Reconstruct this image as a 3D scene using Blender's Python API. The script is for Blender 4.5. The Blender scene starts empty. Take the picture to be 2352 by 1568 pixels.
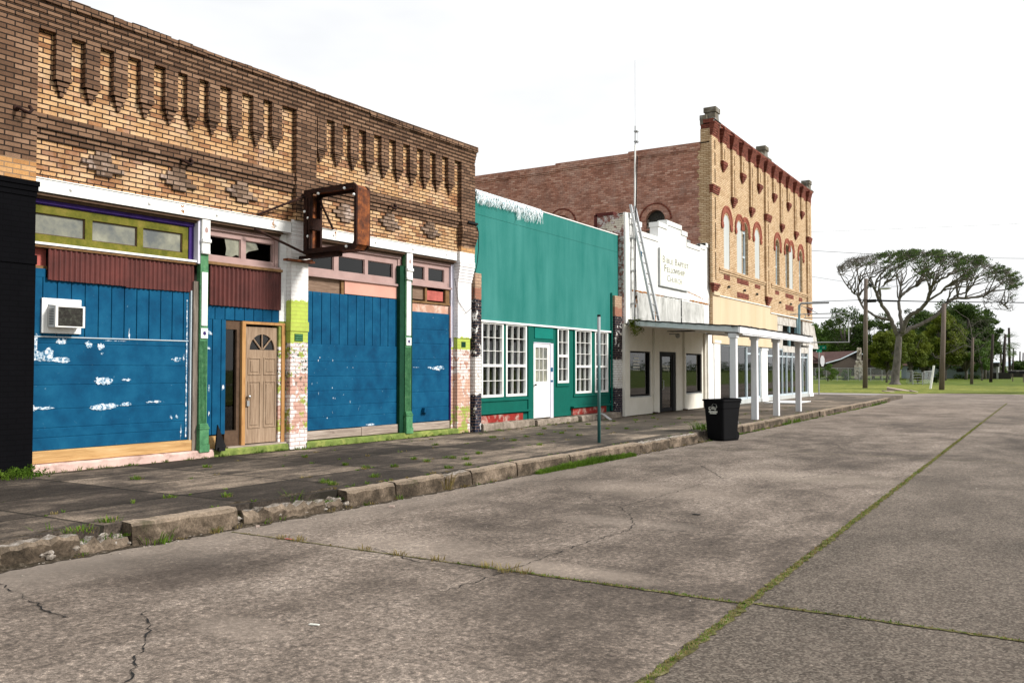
import bpy, math, random
from mathutils import Vector, Matrix
random.seed(7)
R_ = math.radians
C = bpy.context.scene.collection
SC = bpy.context.scene
# ---------------------------------------------------------------- camera
cam = bpy.data.objects.new('camera', bpy.data.cameras.new('camera')); C.objects.link(cam)
cam.data.lens = 2017/2352*36; cam.data.sensor_width = 36
cam.data.clip_end = 6000; cam.data.clip_start = 0.1
cam.location = (0, 0, 1.6)
cam.rotation_euler = (R_(90)+math.atan(65/2017), 0, R_(31.5))
SC.camera = cam
# ---------------------------------------------------------------- sky + sun
SUN_EL, SUN_AZ = 34, 72          # azimuth clockwise from +Y (the street direction)
w = bpy.data.worlds.new('World'); SC.world = w; w.use_nodes = True
nt = w.node_tree; nt.nodes.clear()
out = nt.nodes.new('ShaderNodeOutputWorld'); bg = nt.nodes.new('ShaderNodeBackground')
sky = nt.nodes.new('ShaderNodeTexSky'); sky.sky_type = 'NISHITA'; sky.sun_disc = False
sky.sun_elevation = R_(SUN_EL); sky.sun_rotation = R_(SUN_AZ); sky.dust_density = 2.0
mx = nt.nodes.new('ShaderNodeMix'); mx.data_type = 'RGBA'
tc = nt.nodes.new('ShaderNodeTexCoord'); mp = nt.nodes.new('ShaderNodeMapping'); mp.inputs['Scale'].default_value = (1, 1, 3)
nz = nt.nodes.new('ShaderNodeTexNoise'); nz.inputs['Scale'].default_value = 1.6; nz.inputs['Detail'].default_value = 5
rp = nt.nodes.new('ShaderNodeValToRGB')
rp.color_ramp.elements[0].color = (7.9, 8.1, 8.4, 1); rp.color_ramp.elements[1].color = (11.8, 11.8, 11.7, 1)
rp.color_ramp.elements[0].position = .35; rp.color_ramp.elements[1].position = .65
nt.links.new(tc.outputs['Generated'], mp.inputs[0]); nt.links.new(mp.outputs[0], nz.inputs['Vector']); nt.links.new(nz.outputs['Fac'], rp.inputs[0])
mx.inputs[0].default_value = 0.93
nt.links.new(sky.outputs[0], mx.inputs[6]); nt.links.new(rp.outputs[0], mx.inputs[7])
nt.links.new(mx.outputs[2], bg.inputs[0]); bg.inputs[1].default_value = 0.071; nt.links.new(bg.outputs[0], out.inputs[0])
sl = bpy.data.lights.new('sun', 'SUN'); sl.energy = 3.2; sl.angle = R_(12); sl.color = (1, .96, .9)
so = bpy.data.objects.new('sun', sl); C.objects.link(so)
sd = Vector((math.sin(R_(SUN_AZ))*math.cos(R_(SUN_EL)), math.cos(R_(SUN_AZ))*math.cos(R_(SUN_EL)), math.sin(R_(SUN_EL))))
so.rotation_euler = (-sd).to_track_quat('-Z', 'Y').to_euler(); so.location = (20, 10, 40)
SC.view_settings.view_transform = 'Standard'; SC.view_settings.look = 'None'; SC.view_settings.gamma = 1
SC.view_settings.exposure = 0.6
SC.cycles.max_bounces = 6; SC.cycles.transparent_max_bounces = 12; SC.cycles.use_denoising = True

# ---------------------------------------------------------------- material helpers
class N:
    def __init__(s, name, rough=.85, spec=.12, metal=0):
        s.m = bpy.data.materials.new(name); s.m.use_nodes = True; s.t = s.m.node_tree; s.t.nodes.clear()
        s.o = s.n('OutputMaterial'); s.b = s.n('BsdfPrincipled'); s.l(s.b.outputs[0], s.o.inputs[0])
        s.b.inputs['Roughness'].default_value = rough; s.b.inputs['Specular IOR Level'].default_value = spec
        s.b.inputs['Metallic'].default_value = metal
        s.c = s.n('TexCoord').outputs['Object']; s.hs = []
    def n(s, k, **kw):
        x = s.t.nodes.new('ShaderNode'+k)
        for a, v in kw.items(): setattr(x, a, v)
        return x
    def l(s, a, b): s.t.links.new(a, b)
    def put(s, sock, v):
        if isinstance(v, (int, float)): sock.default_value = v
        elif isinstance(v, tuple): sock.default_value = v if len(v) == 4 or sock.type == 'VECTOR' else (*v, 1)
        else: s.l(v, sock)
    def math(s, op, a, b=0, c=0, clamp=False):
        x = s.n('Math', operation=op, use_clamp=clamp); s.put(x.inputs[0], a); s.put(x.inputs[1], b)
        if op in ('MULTIPLY_ADD', 'SMOOTH_MIN', 'COMPARE'): s.put(x.inputs[2], c)
        return x.outputs[0]
    def mix(s, f, a, b, mode='MIX'):
        x = s.n('Mix', data_type='RGBA', blend_type=mode); s.put(x.inputs[0], f); s.put(x.inputs[6], a); s.put(x.inputs[7], b); return x.outputs[2]
    def ramp(s, f, stops, interp='LINEAR'):
        x = s.n('ValToRGB'); s.put(x.inputs[0], f); r = x.color_ramp; r.interpolation = interp
        while len(r.elements) < len(stops): r.elements.new(.5)
        for e, (p, c) in zip(r.elements, stops):
            e.position = p; e.color = (c, c, c, 1) if isinstance(c, (int, float)) else (*c, 1)
        return x.outputs[0]
    def sc(s, v, vec=None):
        x = s.n('Mapping'); x.inputs['Scale'].default_value = v; s.l(vec or s.c, x.inputs[0]); return x.outputs[0]
    def noise(s, scale, detail=5, rough=.6, vec=None, dist=0):
        x = s.n('TexNoise'); x.inputs['Scale'].default_value = scale; x.inputs['Detail'].default_value = detail
        x.inputs['Roughness'].default_value = rough; x.inputs['Distortion'].default_value = dist; s.l(vec or s.c, x.inputs['Vector']); return x.outputs['Fac']
    def step(s, v, a, b): return s.ramp(v, [(a, 0.), (b, 1.)])
    def xyz(s, vec=None):
        x = s.n('SeparateXYZ'); s.l(vec or s.c, x.inputs[0]); return x.outputs
    def comb(s, a, b, c=0):
        x = s.n('CombineXYZ'); s.put(x.inputs[0], a); s.put(x.inputs[1], b); s.put(x.inputs[2], c); return x.outputs[0]
    def maprange(s, v, a, b, c=0, d=1):
        x = s.n('MapRange'); s.put(x.inputs[0], v)
        for i, k in enumerate((a, b, c, d)): x.inputs[i+1].default_value = k
        return x.outputs[0]
    def bump(s, h, st=.3, d=.01):
        x = s.n('Bump'); x.inputs['Strength'].default_value = st; x.inputs['Distance'].default_value = d; s.l(h, x.inputs['Height'])
        if s.hs: s.l(s.hs[-1], x.inputs['Normal'])
        s.hs.append(x.outputs[0]); s.l(x.outputs[0], s.b.inputs['Normal'])
    def done(s, col, rough=None):
        s.put(s.b.inputs['Base Color'], col)
        if rough is not None: s.put(s.b.inputs['Roughness'], rough)
        return s.m
    def uv(s):       # wall coordinates: along the wall, height
        q = s.xyz(); return s.math('ADD', q[0], q[1]), q[2]
    def bricks(s, bw, bh, mortar=.008, off=.5, smooth=.15, vec=None, sq=0):
        if vec is None:
            u, z = s.uv(); vec = s.comb(u, z)
        x = s.n('TexBrick'); s.l(vec, x.inputs['Vector']); x.offset = off
        x.inputs['Color1'].default_value = (0, 0, 0, 1); x.inputs['Color2'].default_value = (1, 1, 1, 1)
        x.inputs['Mortar'].default_value = (.5, .5, .5, 1)
        x.inputs['Scale'].default_value = 1; x.inputs['Mortar Size'].default_value = mortar; x.inputs['Mortar Smooth'].default_value = smooth
        x.inputs['Brick Width'].default_value = bw; x.inputs['Row Height'].default_value = bh
        return x.outputs['Color'], x.outputs['Fac']

def brickmat(name, stops, mortar, bw=.215, bh=.0695, ms=.007, grime=.35, grimecol=(.05, .035, .025), chalk=0, bst=.6, wear=0):
    s = N(name, .9, .2); col, fac = s.bricks(bw, bh, ms)
    n1 = s.noise(9, 6, .65); n2 = s.noise(60, 4, .7)
    v = s.math('ADD', s.math('MULTIPLY', col, .75), s.math('MULTIPLY', n1, .3)); c = s.ramp(v, stops)
    c = s.mix(s.math('MULTIPLY', s.step(n2, .35, .7), .35), c, (.12, .07, .04), 'MULTIPLY') if grime else c
    ng = s.noise(1.3, 8, .65, dist=.4)
    if grime: c = s.mix(s.math('MULTIPLY', s.step(ng, .48, .72), grime), c, grimecol)
    if chalk:
        nc = s.noise(2.2, 7, .7, s.sc((1, 1, .6)), .6); c = s.mix(s.math('MULTIPLY', s.step(nc, .5, .66), chalk), c, (.62, .5, .44))
    c = s.mix(fac, c, mortar)
    s.bump(s.math('SUBTRACT', 1, fac), bst, .012); s.bump(n2, .35, .004)
    return s.done(c)

def plain(name, col, rough=.8, var=.25, scale=6, bump=.15, spec=.12, metal=0, dirt=None, dirtamt=.4, streak=False):
    s = N(name, rough, spec, metal)
    vec = s.sc((1, 1, .12)) if streak else None
    n = s.noise(scale, 7, .65, vec); n2 = s.noise(scale*14, 3, .6)
    dk = tuple(x*(1-var) for x in col); lt = tuple(min(1, x*(1+var*.6)) for x in col)
    c = s.ramp(n, [(.3, dk), (.7, lt)])
    if dirt: c = s.mix(s.math('MULTIPLY', s.step(s.noise(scale*.6, 8, .7, vec, .5), .5, .68), dirtamt), c, dirt)
    if bump: s.bump(n2, bump, .004)
    return s.done(c)

def painted_brick(name, layers, base_stops, mortar, bh=.0695, bw=.215, spec=.1):
    """layers: (z0, z1, colour, coverage 0..1, patch scale) painted one over another, in world-ish object z"""
    s = N(name, .85, spec); col, fac = s.bricks(bw, bh, .007)
    c = s.ramp(s.math('ADD', s.math('MULTIPLY', col, .7), s.math('MULTIPLY', s.noise(8), .3)), base_stops)
    c = s.mix(fac, c, mortar); z = s.uv()[1]; rag = s.noise(7, 6, .7)
    zz = s.math('ADD', z, s.math('MULTIPLY', s.math('SUBTRACT', rag, .5), .22))
    for i, (z0, z1, pc, cov, ps) in enumerate(layers):
        a = s.math('GREATER_THAN', zz, z0); b = s.math('LESS_THAN', zz, z1)
        m = s.math('MULTIPLY', a, b)
        if cov < 1:
            x = s.n('TexNoise'); x.inputs['Scale'].default_value = ps; x.inputs['Detail'].default_value = 6; x.inputs['Roughness'].default_value = .7
            x.noise_dimensions = '4D'; x.inputs['W'].default_value = i*3.7; s.l(s.c, x.inputs['Vector'])
            t = .5+(.5-cov)*.42
            m = s.math('MULTIPLY', m, s.step(x.outputs['Fac'], t-.012, t+.012))
        pv = s.ramp(s.noise(3.5, 6, .6), [(.3, tuple(k*.8 for k in pc)), (.7, pc)])
        c = s.mix(m, c, s.mix(s.math('MULTIPLY', fac, .2 if cov == 1 else .7), pv, mortar))
    s.bump(s.math('SUBTRACT', 1, fac), .45, .01)
    return s.done(c)

M = {}
# building 1
M['tan'] = brickmat('tan_brick', [(0, (.17, .085, .04)), (.22, (.36, .17, .08)), (.4, (.52, .30, .14)), (.6, (.62, .38, .19)), (.8, (.66, .45, .25)), (1, (.50, .27, .16))], (.035, .018, .012), ms=.010, grime=.35, chalk=.22)
M['brown'] = brickmat('brown_brick', [(0, (.085, .046, .028)), (.4, (.165, .092, .055)), (.75, (.235, .138, .085)), (1, (.32, .20, .13))], (.02, .012, .008), ms=.010, grime=.35, chalk=.0)
M['brownfade'] = brickmat('faded_brown_brick', [(0, (.11, .07, .048)), (.4, (.20, .13, .088)), (.75, (.29, .20, .145)), (1, (.38, .27, .20))], (.03, .02, .014), ms=.010, grime=.3, chalk=.6)
M['orange'] = brickmat('orange_brick', [(0, (.35, .16, .06)), (.5, (.60, .33, .13)), (1, (.62, .42, .26))], (.22, .15, .1), grime=.2)
M['blackpaint'] = painted_brick('black_painted_brick', [(-1, 9, (.0045, .0045, .0055), 1, 1)], [(0, (.02, .02, .02)), (1, (.02, .02, .02))], (.001, .001, .001), spec=.02)
LIME = (.44, .54, .10)
M['pier'] = painted_brick('peeling_pier', [(-1, 2.1, (.74, .70, .68), .72, 7), (.3, 1.35, (.58, .36, .29), .55, 3), (.3, 2.2, (.34, .42, .08), .36, 4.5), (1.0, 2.1, (.02, .085, .065), .34, 15), (1.88, 9, LIME, 1, 1), (2.62, 9, (.86, .85, .83), 1, 1)],
    [(0, (.30, .12, .09)), (1, (.46, .24, .19))], (.28, .12, .09))
M['pierend'] = painted_brick('peeling_end_pier', [(-1, 2.1, (.74, .68, .64), .6, 6), (-1, 1.3, (.62, .40, .30), .6, 3), (.0, .6, (.34, .42, .09), .5, 5), (1.85, 9, LIME, 1, 1), (2.12, 9, (.86, .85, .85), 1, 1)],
    [(0, (.34, .16, .11)), (1, (.5, .3, .22))], (.28, .12, .09))
M['bwpil'] = painted_brick('black_white_peeling_brick', [(-1, 3.0, (.74, .74, .72), .75, 6), (1.7, 3.0, (.018, .02, .028), .66, 7), (-1, .85, (.02, .024, .04), .75, 9), (3.0, 3.25, (.33, .15, .10), .8, 6)],
    [(0, (.34, .22, .145)), (1, (.46, .32, .22))], (.2, .13, .1))
M['white'] = plain('white_paint', (.84, .84, .82), .6, .08, 3, .08, dirt=(.52, .46, .4), dirtamt=.25)
M['whitebrick'] = painted_brick('white_painted_brick', [(-1, 20, (.84, .84, .83), 1, 1)], [(0, (.5, .3, .2)), (1, (.5, .3, .2))], (.52, .5, .5))
M['lilac'] = plain('lilac_white_paint', (.58, .57, .66), .7, .06, 3)
M['purple'] = plain('purple_trim', (.045, .022, .14), .7, .3, 8)
M['woodtrim'] = plain('bare_wood_trim', (.21, .12, .055), .8, .35, 9, .2, streak=False)
M['darkwood'] = plain('dark_wood_trim', (.10, .062, .04), .85, .35, 9)
M['pink'] = plain('dusty_pink_paint', (.40, .275, .255), .75, .14, 4, .1, dirt=(.35, .2, .17), dirtamt=.3)
M['palepink'] = plain('pale_pink_paint', (.62, .33, .26), .75, .1, 3, .1)
M['salmon'] = plain('salmon_plaster', (.50, .28, .20), .85, .2, 5, .2, dirt=(.75, .68, .6), dirtamt=.7)
M['redwood'] = plain('red_painted_wood', (.45, .12, .10), .8, .3, 6)
s = N('green_window_paint', .75); n = s.noise(5, 7, .7)
M['olive'] = s.done(s.ramp(n, [(.32, (.06, .07, .009)), (.5, (.125, .122, .016)), (.68, (.21, .17, .035))]))
def woodmat(name, cols, axis='y', sc=1):
    s = N(name, .8, .25); v = {'y': (5, .5, 9), 'z': (9, 9, .6)}[axis]
    n = s.noise(2.2*sc, 8, .7, s.sc(v), 1.2); n2 = s.noise(1.2, 3, .5)
    c = s.ramp(s.math('ADD', s.math('MULTIPLY', n, .8), s.math('MULTIPLY', n2, .2)), [(.32, cols[0]), (.5, cols[1]), (.68, cols[2])])
    s.bump(n, .25, .006); return s.done(c)
M['pine'] = woodmat('pine_board', [(.30, .16, .06), (.48, .29, .12), (.58, .40, .2)])
M['greywood'] = woodmat('weathered_grey_board', [(.10, .075, .06), (.30, .24, .20), (.48, .41, .35)])
M['greypost'] = woodmat('weathered_grey_post', [(.05, .04, .032), (.16, .13, .105), (.3, .26, .22)], 'z')
M['ply'] = woodmat('old_plywood', [(.07, .04, .025), (.2, .13, .09), (.3, .21, .15)], 'y', 2)
M['door'] = woodmat('varnished_door', [(.16, .105, .066), (.28, .195, .13), (.39, .285, .20)], 'z')
M['doorjamb'] = woodmat('orange_jamb', [(.24, .11, .04), (.42, .22, .08), (.5, .3, .13)], 'z')
s = N('blue_board_paint', .7, .1); n = s.noise(3, 7, .65); n2 = s.noise(70, 3, .6)
c = s.ramp(n, [(.3, (.001, .045, .108)), (.5, (.002, .068, .15)), (.72, (.006, .095, .19))])
c = s.mix(s.math('MULTIPLY', s.step(s.noise(16, 8, .75), .66, .69), .8), c, (.25, .42, .52)); s.bump(n2, .2, .003)
M['blue'] = s.done(c)
s = N('white_filler', .9); M['filler'] = s.done(s.ramp(s.noise(22, 7, .75), [(.42, (.02, .12, .22)), (.5, (.30, .42, .52)), (.58, (.78, .80, .84))]))
s = N('rust_red_sheet', .6, .4); n = s.noise(3, 7, .65)
c = s.ramp(n, [(.3, (.065, .014, .011)), (.7, (.125, .028, .022))]); c = s.mix(s.math('MULTIPLY', s.step(s.noise(24, 6, .8), .69, .72), .6), c, (.5, .35, .32)); M['corr'] = s.done(c)
s = N('green_iron_paint', .6, .4); n = s.noise(9, 7, .7)
M['irongreen'] = s.done(s.ramp(n, [(.3, (.02, .10, .038)), (.55, (.06, .21, .085)), (.75, (.13, .28, .13))]))
M['darkgreen'] = plain('dark_green_paint', (.006, .045, .022), .6, .3, 5)
M['curbpink'] = plain('pink_painted_concrete', (.60, .42, .37), .9, .18, 5, .4, dirt=(.2, .13, .1), dirtamt=.7)
M['curblime'] = plain('lime_painted_concrete', (.15, .20, .05), .9, .4, 5, .4, dirt=(.33, .34, .10), dirtamt=.8)
M['plastic'] = plain('old_white_plastic', (.78, .77, .74), .5, .08, 4, .0, dirt=(.35, .25, .15), dirtamt=.15)
M['grille'] = plain('dark_grille', (.035, .032, .028), .6, .5, 30, .2, dirt=(.12, .13, .1), dirtamt=.6)
s = N('rusty_steel', .8, .3, .1); n = s.noise(7, 8, .7); n2 = s.noise(26, 5, .7, s.sc((1, 1, .4)))
c = s.ramp(n, [(.3, (.035, .014, .008)), (.48, (.13, .038, .013)), (.62, (.28, .085, .022)), (.8, (.36, .13, .04))])
c = s.mix(s.step(n2, .64, .68), c, (.03, .012, .012)); s.bump(n, .3, .01); M['rust'] = s.done(c)
s = N('rusty_steel_dark', .85, .2, .1); n = s.noise(9, 8, .7)
M['rustdark'] = s.done(s.ramp(n, [(.35, (.014, .007, .006)), (.6, (.04, .016, .011)), (.8, (.1, .03, .015))]))
M['chrome'] = plain('dull_metal', (.6, .6, .58), .3, .1, 8, 0, .5, .9)
M['galv'] = plain('galvanised_steel', (.36, .37, .37), .45, .2, 5, .05, .5, .6)
M['black'] = plain('black_rubber', (.012, .012, .013), .7, .3, 8, .05)
M['alum'] = plain('aluminium', (.55, .56, .58), .4, .1, 9, 0, .5, .5)
M['dark'] = plain('dark_interior', (.02, .018, .016), .95, .3, 3, 0)
M['innerwall'] = plain('dim_plaster_interior', (.25, .24, .21), .95, .2, 2, 0)
M['curtain'] = plain('greenish_curtain', (.34, .36, .31), .95, .35, 1.6, 0, dirt=(.12, .14, .10), dirtamt=.75)
M['paper'] = plain('stained_window_paper', (.32, .31, .24), .95, .25, 1.5, 0, dirt=(.13, .13, .1), dirtamt=.6)
def glass(name, tint=(.75, .8, .8), refl=1.0):
    s = N(name); s.t.nodes.remove(s.b)
    tr = s.n('BsdfTransparent'); tr.inputs[0].default_value = (*tint, 1); gl = s.n('BsdfGlossy'); gl.inputs['Roughness'].default_value = .02
    gl.inputs['Color'].default_value = (refl, refl, refl, 1)
    fr = s.n('Fresnel'); fr.inputs[0].default_value = 1.5; m = s.n('MixShader'); s.l(fr.outputs[0], m.inputs[0]); s.l(tr.outputs[0], m.inputs[1]); s.l(gl.outputs[0], m.inputs[2]); s.l(m.outputs[0], s.o.inputs[0])
    return s.m
M['glass'] = glass('window_glass'); M['glassdark'] = glass('tinted_glass', (.3, .28, .26))
s = N('dusty_glass', .25, .5); n = s.noise(2.2, 7, .65); M['dusty'] = s.done(s.ramp(n, [(.35, (.10, .11, .11)), (.55, (.22, .22, .17)), (.7, (.33, .33, .26))]))
# teal
s = N('teal_stucco', .85, .2); st = s.noise(1.6, 7, .6, s.sc((1, 1.2, .16)), .3); n2 = s.noise(90, 3, .7); blot = s.noise(1.2, 5, .6)
m_ = s.math('MULTIPLY', s.step(s.math('ADD', s.math('MULTIPLY', st, .75), s.math('MULTIPLY', blot, .25)), .38, .68), .5)
c = s.mix(m_, (.001, .125, .112), (.08, .29, .27)); c = s.mix(.25, c, s.ramp(n2, [(.3, (.0, .10, .075)), (.7, (.1, .34, .28))])); s.bump(n2, .35, .006); M['teal'] = s.done(c)
M['tealdk'] = plain('dark_teal_paint', (.002, .10, .075), .7, .12, 4, .15)
M['teallt'] = plain('teal_panel_paint', (.004, .17, .135), .75, .1, 4, .15)
M['redbase'] = plain('red_peeling_base', (.26, .028, .022), .85, .3, 6, .3, dirt=(.55, .5, .42), dirtamt=.75)
s = N('old_concrete', .92, .15); n = s.noise(4, 9, .72, dist=.3); n2 = s.noise(60, 4, .7)
c = s.ramp(n, [(.3, (.06, .05, .038)), (.48, (.20, .165, .13)), (.66, (.36, .30, .25))]); s.bump(s.noise(25, 6, .7), .7, .012); M['conc'] = s.done(c)
s = N('shredded_tarp', .8, .2); M['tarp'] = s.done(s.ramp(s.noise(12, 4, .6), [(.35, (.42, .60, .66)), (.55, (.84, .88, .9))]))
# church
s = N('church_white_stucco', .85, .2); st = s.noise(1.8, 8, .65, s.sc((1, 1, .3)), .4)
c = s.ramp(st, [(.3, (.60, .60, .57)), (.55, (.77, .77, .755))]); s.bump(s.noise(40, 4, .7), .2, .005); M['chwhite'] = s.done(c)
s = N('grey_stained_panel', .85, .2); st = s.noise(2.6, 9, .7, s.sc((1, 1, .45)), .6); M['chpanel'] = s.done(s.ramp(st, [(.32, (.26, .26, .245)), (.45, (.42, .42, .40)), (.6, (.58, .58, .56))]))
s = N('cream_stucco', .9, .15); M['cream'] = s.done(s.ramp(s.noise(2.5, 6, .6), [(.3, (.66, .63, .55)), (.7, (.74, .71, .64))]))
s = N('rust_crack', .9); M['rustcrack'] = s.done(s.ramp(s.noise(30, 5, .7), [(.35, (.14, .05, .015)), (.6, (.42, .17, .03)), (.75, (.6, .5, .4))]))
M['signwhite'] = plain('weathered_sign_board', (.76, .77, .70), .7, .08, 2, .05, dirt=(.62, .62, .42), dirtamt=.4)
M['letter'] = plain('faded_letter_paint', (.13, .125, .11), .8, .4, 12, 0)
M['fadedletter'] = plain('very_faded_letter_paint', (.27, .265, .235), .8, .3, 12, 0)
M['postwhite'] = plain('chipped_white_post', (.66, .67, .69), .7, .1, 6, .1, dirt=(.45, .42, .38), dirtamt=.5, streak=True)
M['roofblack'] = plain('tar_roofing', (.02, .02, .02), .9, .4, 8, .3)
M['peelbrick'] = painted_brick('peeling_grey_brick', [(-1, 12, (.52, .47, .46), .5, 9), (5.6, 12, (.60, .56, .47), .55, 3)], [(0, (.15, .055, .045)), (1, (.28, .12, .1))], (.2, .15, .13))
M['maroon'] = plain('maroon_coping', (.10, .028, .025), .8, .35, 6)
# yellow building
M['conc2'] = plain('pinkish_broken_concrete', (.38, .30, .26), .95, .2, 3, .4)
M['boardgrey'] = plain('pale_grey_boarding', (.46, .48, .47), .8, .12, 2, 0, streak=True)
M['yellow'] = brickmat('yellow_brick', [(0, (.46, .31, .18)), (.4, (.65, .475, .295)), (.7, (.76, .59, .395)), (1, (.62, .44, .275))], (.33, .20, .10), ms=.012, grime=.3, bst=.8)
M['archred'] = plain('red_terracotta', (.27, .085, .055), .85, .25, 6, .2)
M['redbr'] = brickmat('red_trim_brick', [(0, (.12, .030, .018)), (.5, (.22, .062, .04)), (1, (.33, .11, .075))], (.05, .02, .015), grime=.3)
s = N('side_wall_red_brick', .92, .15); col, fac = s.bricks(.22, .075, .008)
c = s.ramp(s.math('ADD', s.math('MULTIPLY', col, .6), s.math('MULTIPLY', s.noise(5), .4)), [(.1, (.20, .085, .058)), (.4, (.36, .165, .115)), (.7, (.47, .25, .185)), (.95, (.60, .42, .34))])
ch = s.noise(1.1, 9, .72, s.sc((1, 1, .8)), .7); c = s.mix(s.math('MULTIPLY', s.step(ch, .47, .62), .38), c, (.46, .33, .28))
c = s.mix(s.math('MULTIPLY', s.step(s.noise(11, 8, .8, s.sc((1, 1, 2.4))), .57, .62), .55), c, (.72, .66, .62))
c = s.mix(s.math('MULTIPLY', s.step(s.noise(.9, 9, .72), .5, .66), .55), c, (.13, .06, .045)); c = s.mix(s.math('MULTIPLY', fac, .6), c, (.16, .09, .07)); s.bump(s.math('SUBTRACT', 1, fac), .5, .01); M['sidered'] = s.done(c)
M['pinstone'] = plain('weathered_cast_stone', (.16, .14, .11), .9, .5, 5, .4, dirt=(.38, .4, .42), dirtamt=.7)
M['beige'] = plain('beige_panel', (.60, .48, .33), .8, .08, 1.5, .05, dirt=(.5, .38, .23), dirtamt=.5, streak=True)
M['bluegrey'] = plain('pale_blue_grey_frame', (.45, .52, .56), .6, .15, 5, 0)
M['cleanblue'] = plain('teal_grey_pipe', (.22, .36, .40), .5, .2, 5, 0)
M['fasciaold'] = plain('flaking_fascia', (.52, .50, .46), .9, .25, 4, .2, dirt=(.14, .09, .07), dirtamt=.8)
s = N('lamp_glow'); s.b.inputs['Emission Color'].default_value = (1, .8, .5, 1); s.b.inputs['Emission Strength'].default_value = 4; M['lampglow'] = s.done((.9, .8, .6))
M['binblack'] = plain('black_bin_plastic', (.003, .003, .004), .7, .2, 5, .05, .12)
s = N('old_green_grey_pipe', .6, .4); n = s.noise(4, 6, .6, s.sc((1, 1, .5))); z = s.xyz()[2]; g = s.math('ADD', s.math('MULTIPLY', n, 1.4), s.math('MULTIPLY', z, .6))
M['signpole'] = s.done(s.ramp(s.math('MULTIPLY', g, .4), [(.25, (.02, .12, .11)), (.62, (.08, .17, .17)), (.8, (.30, .32, .33))]))
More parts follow.
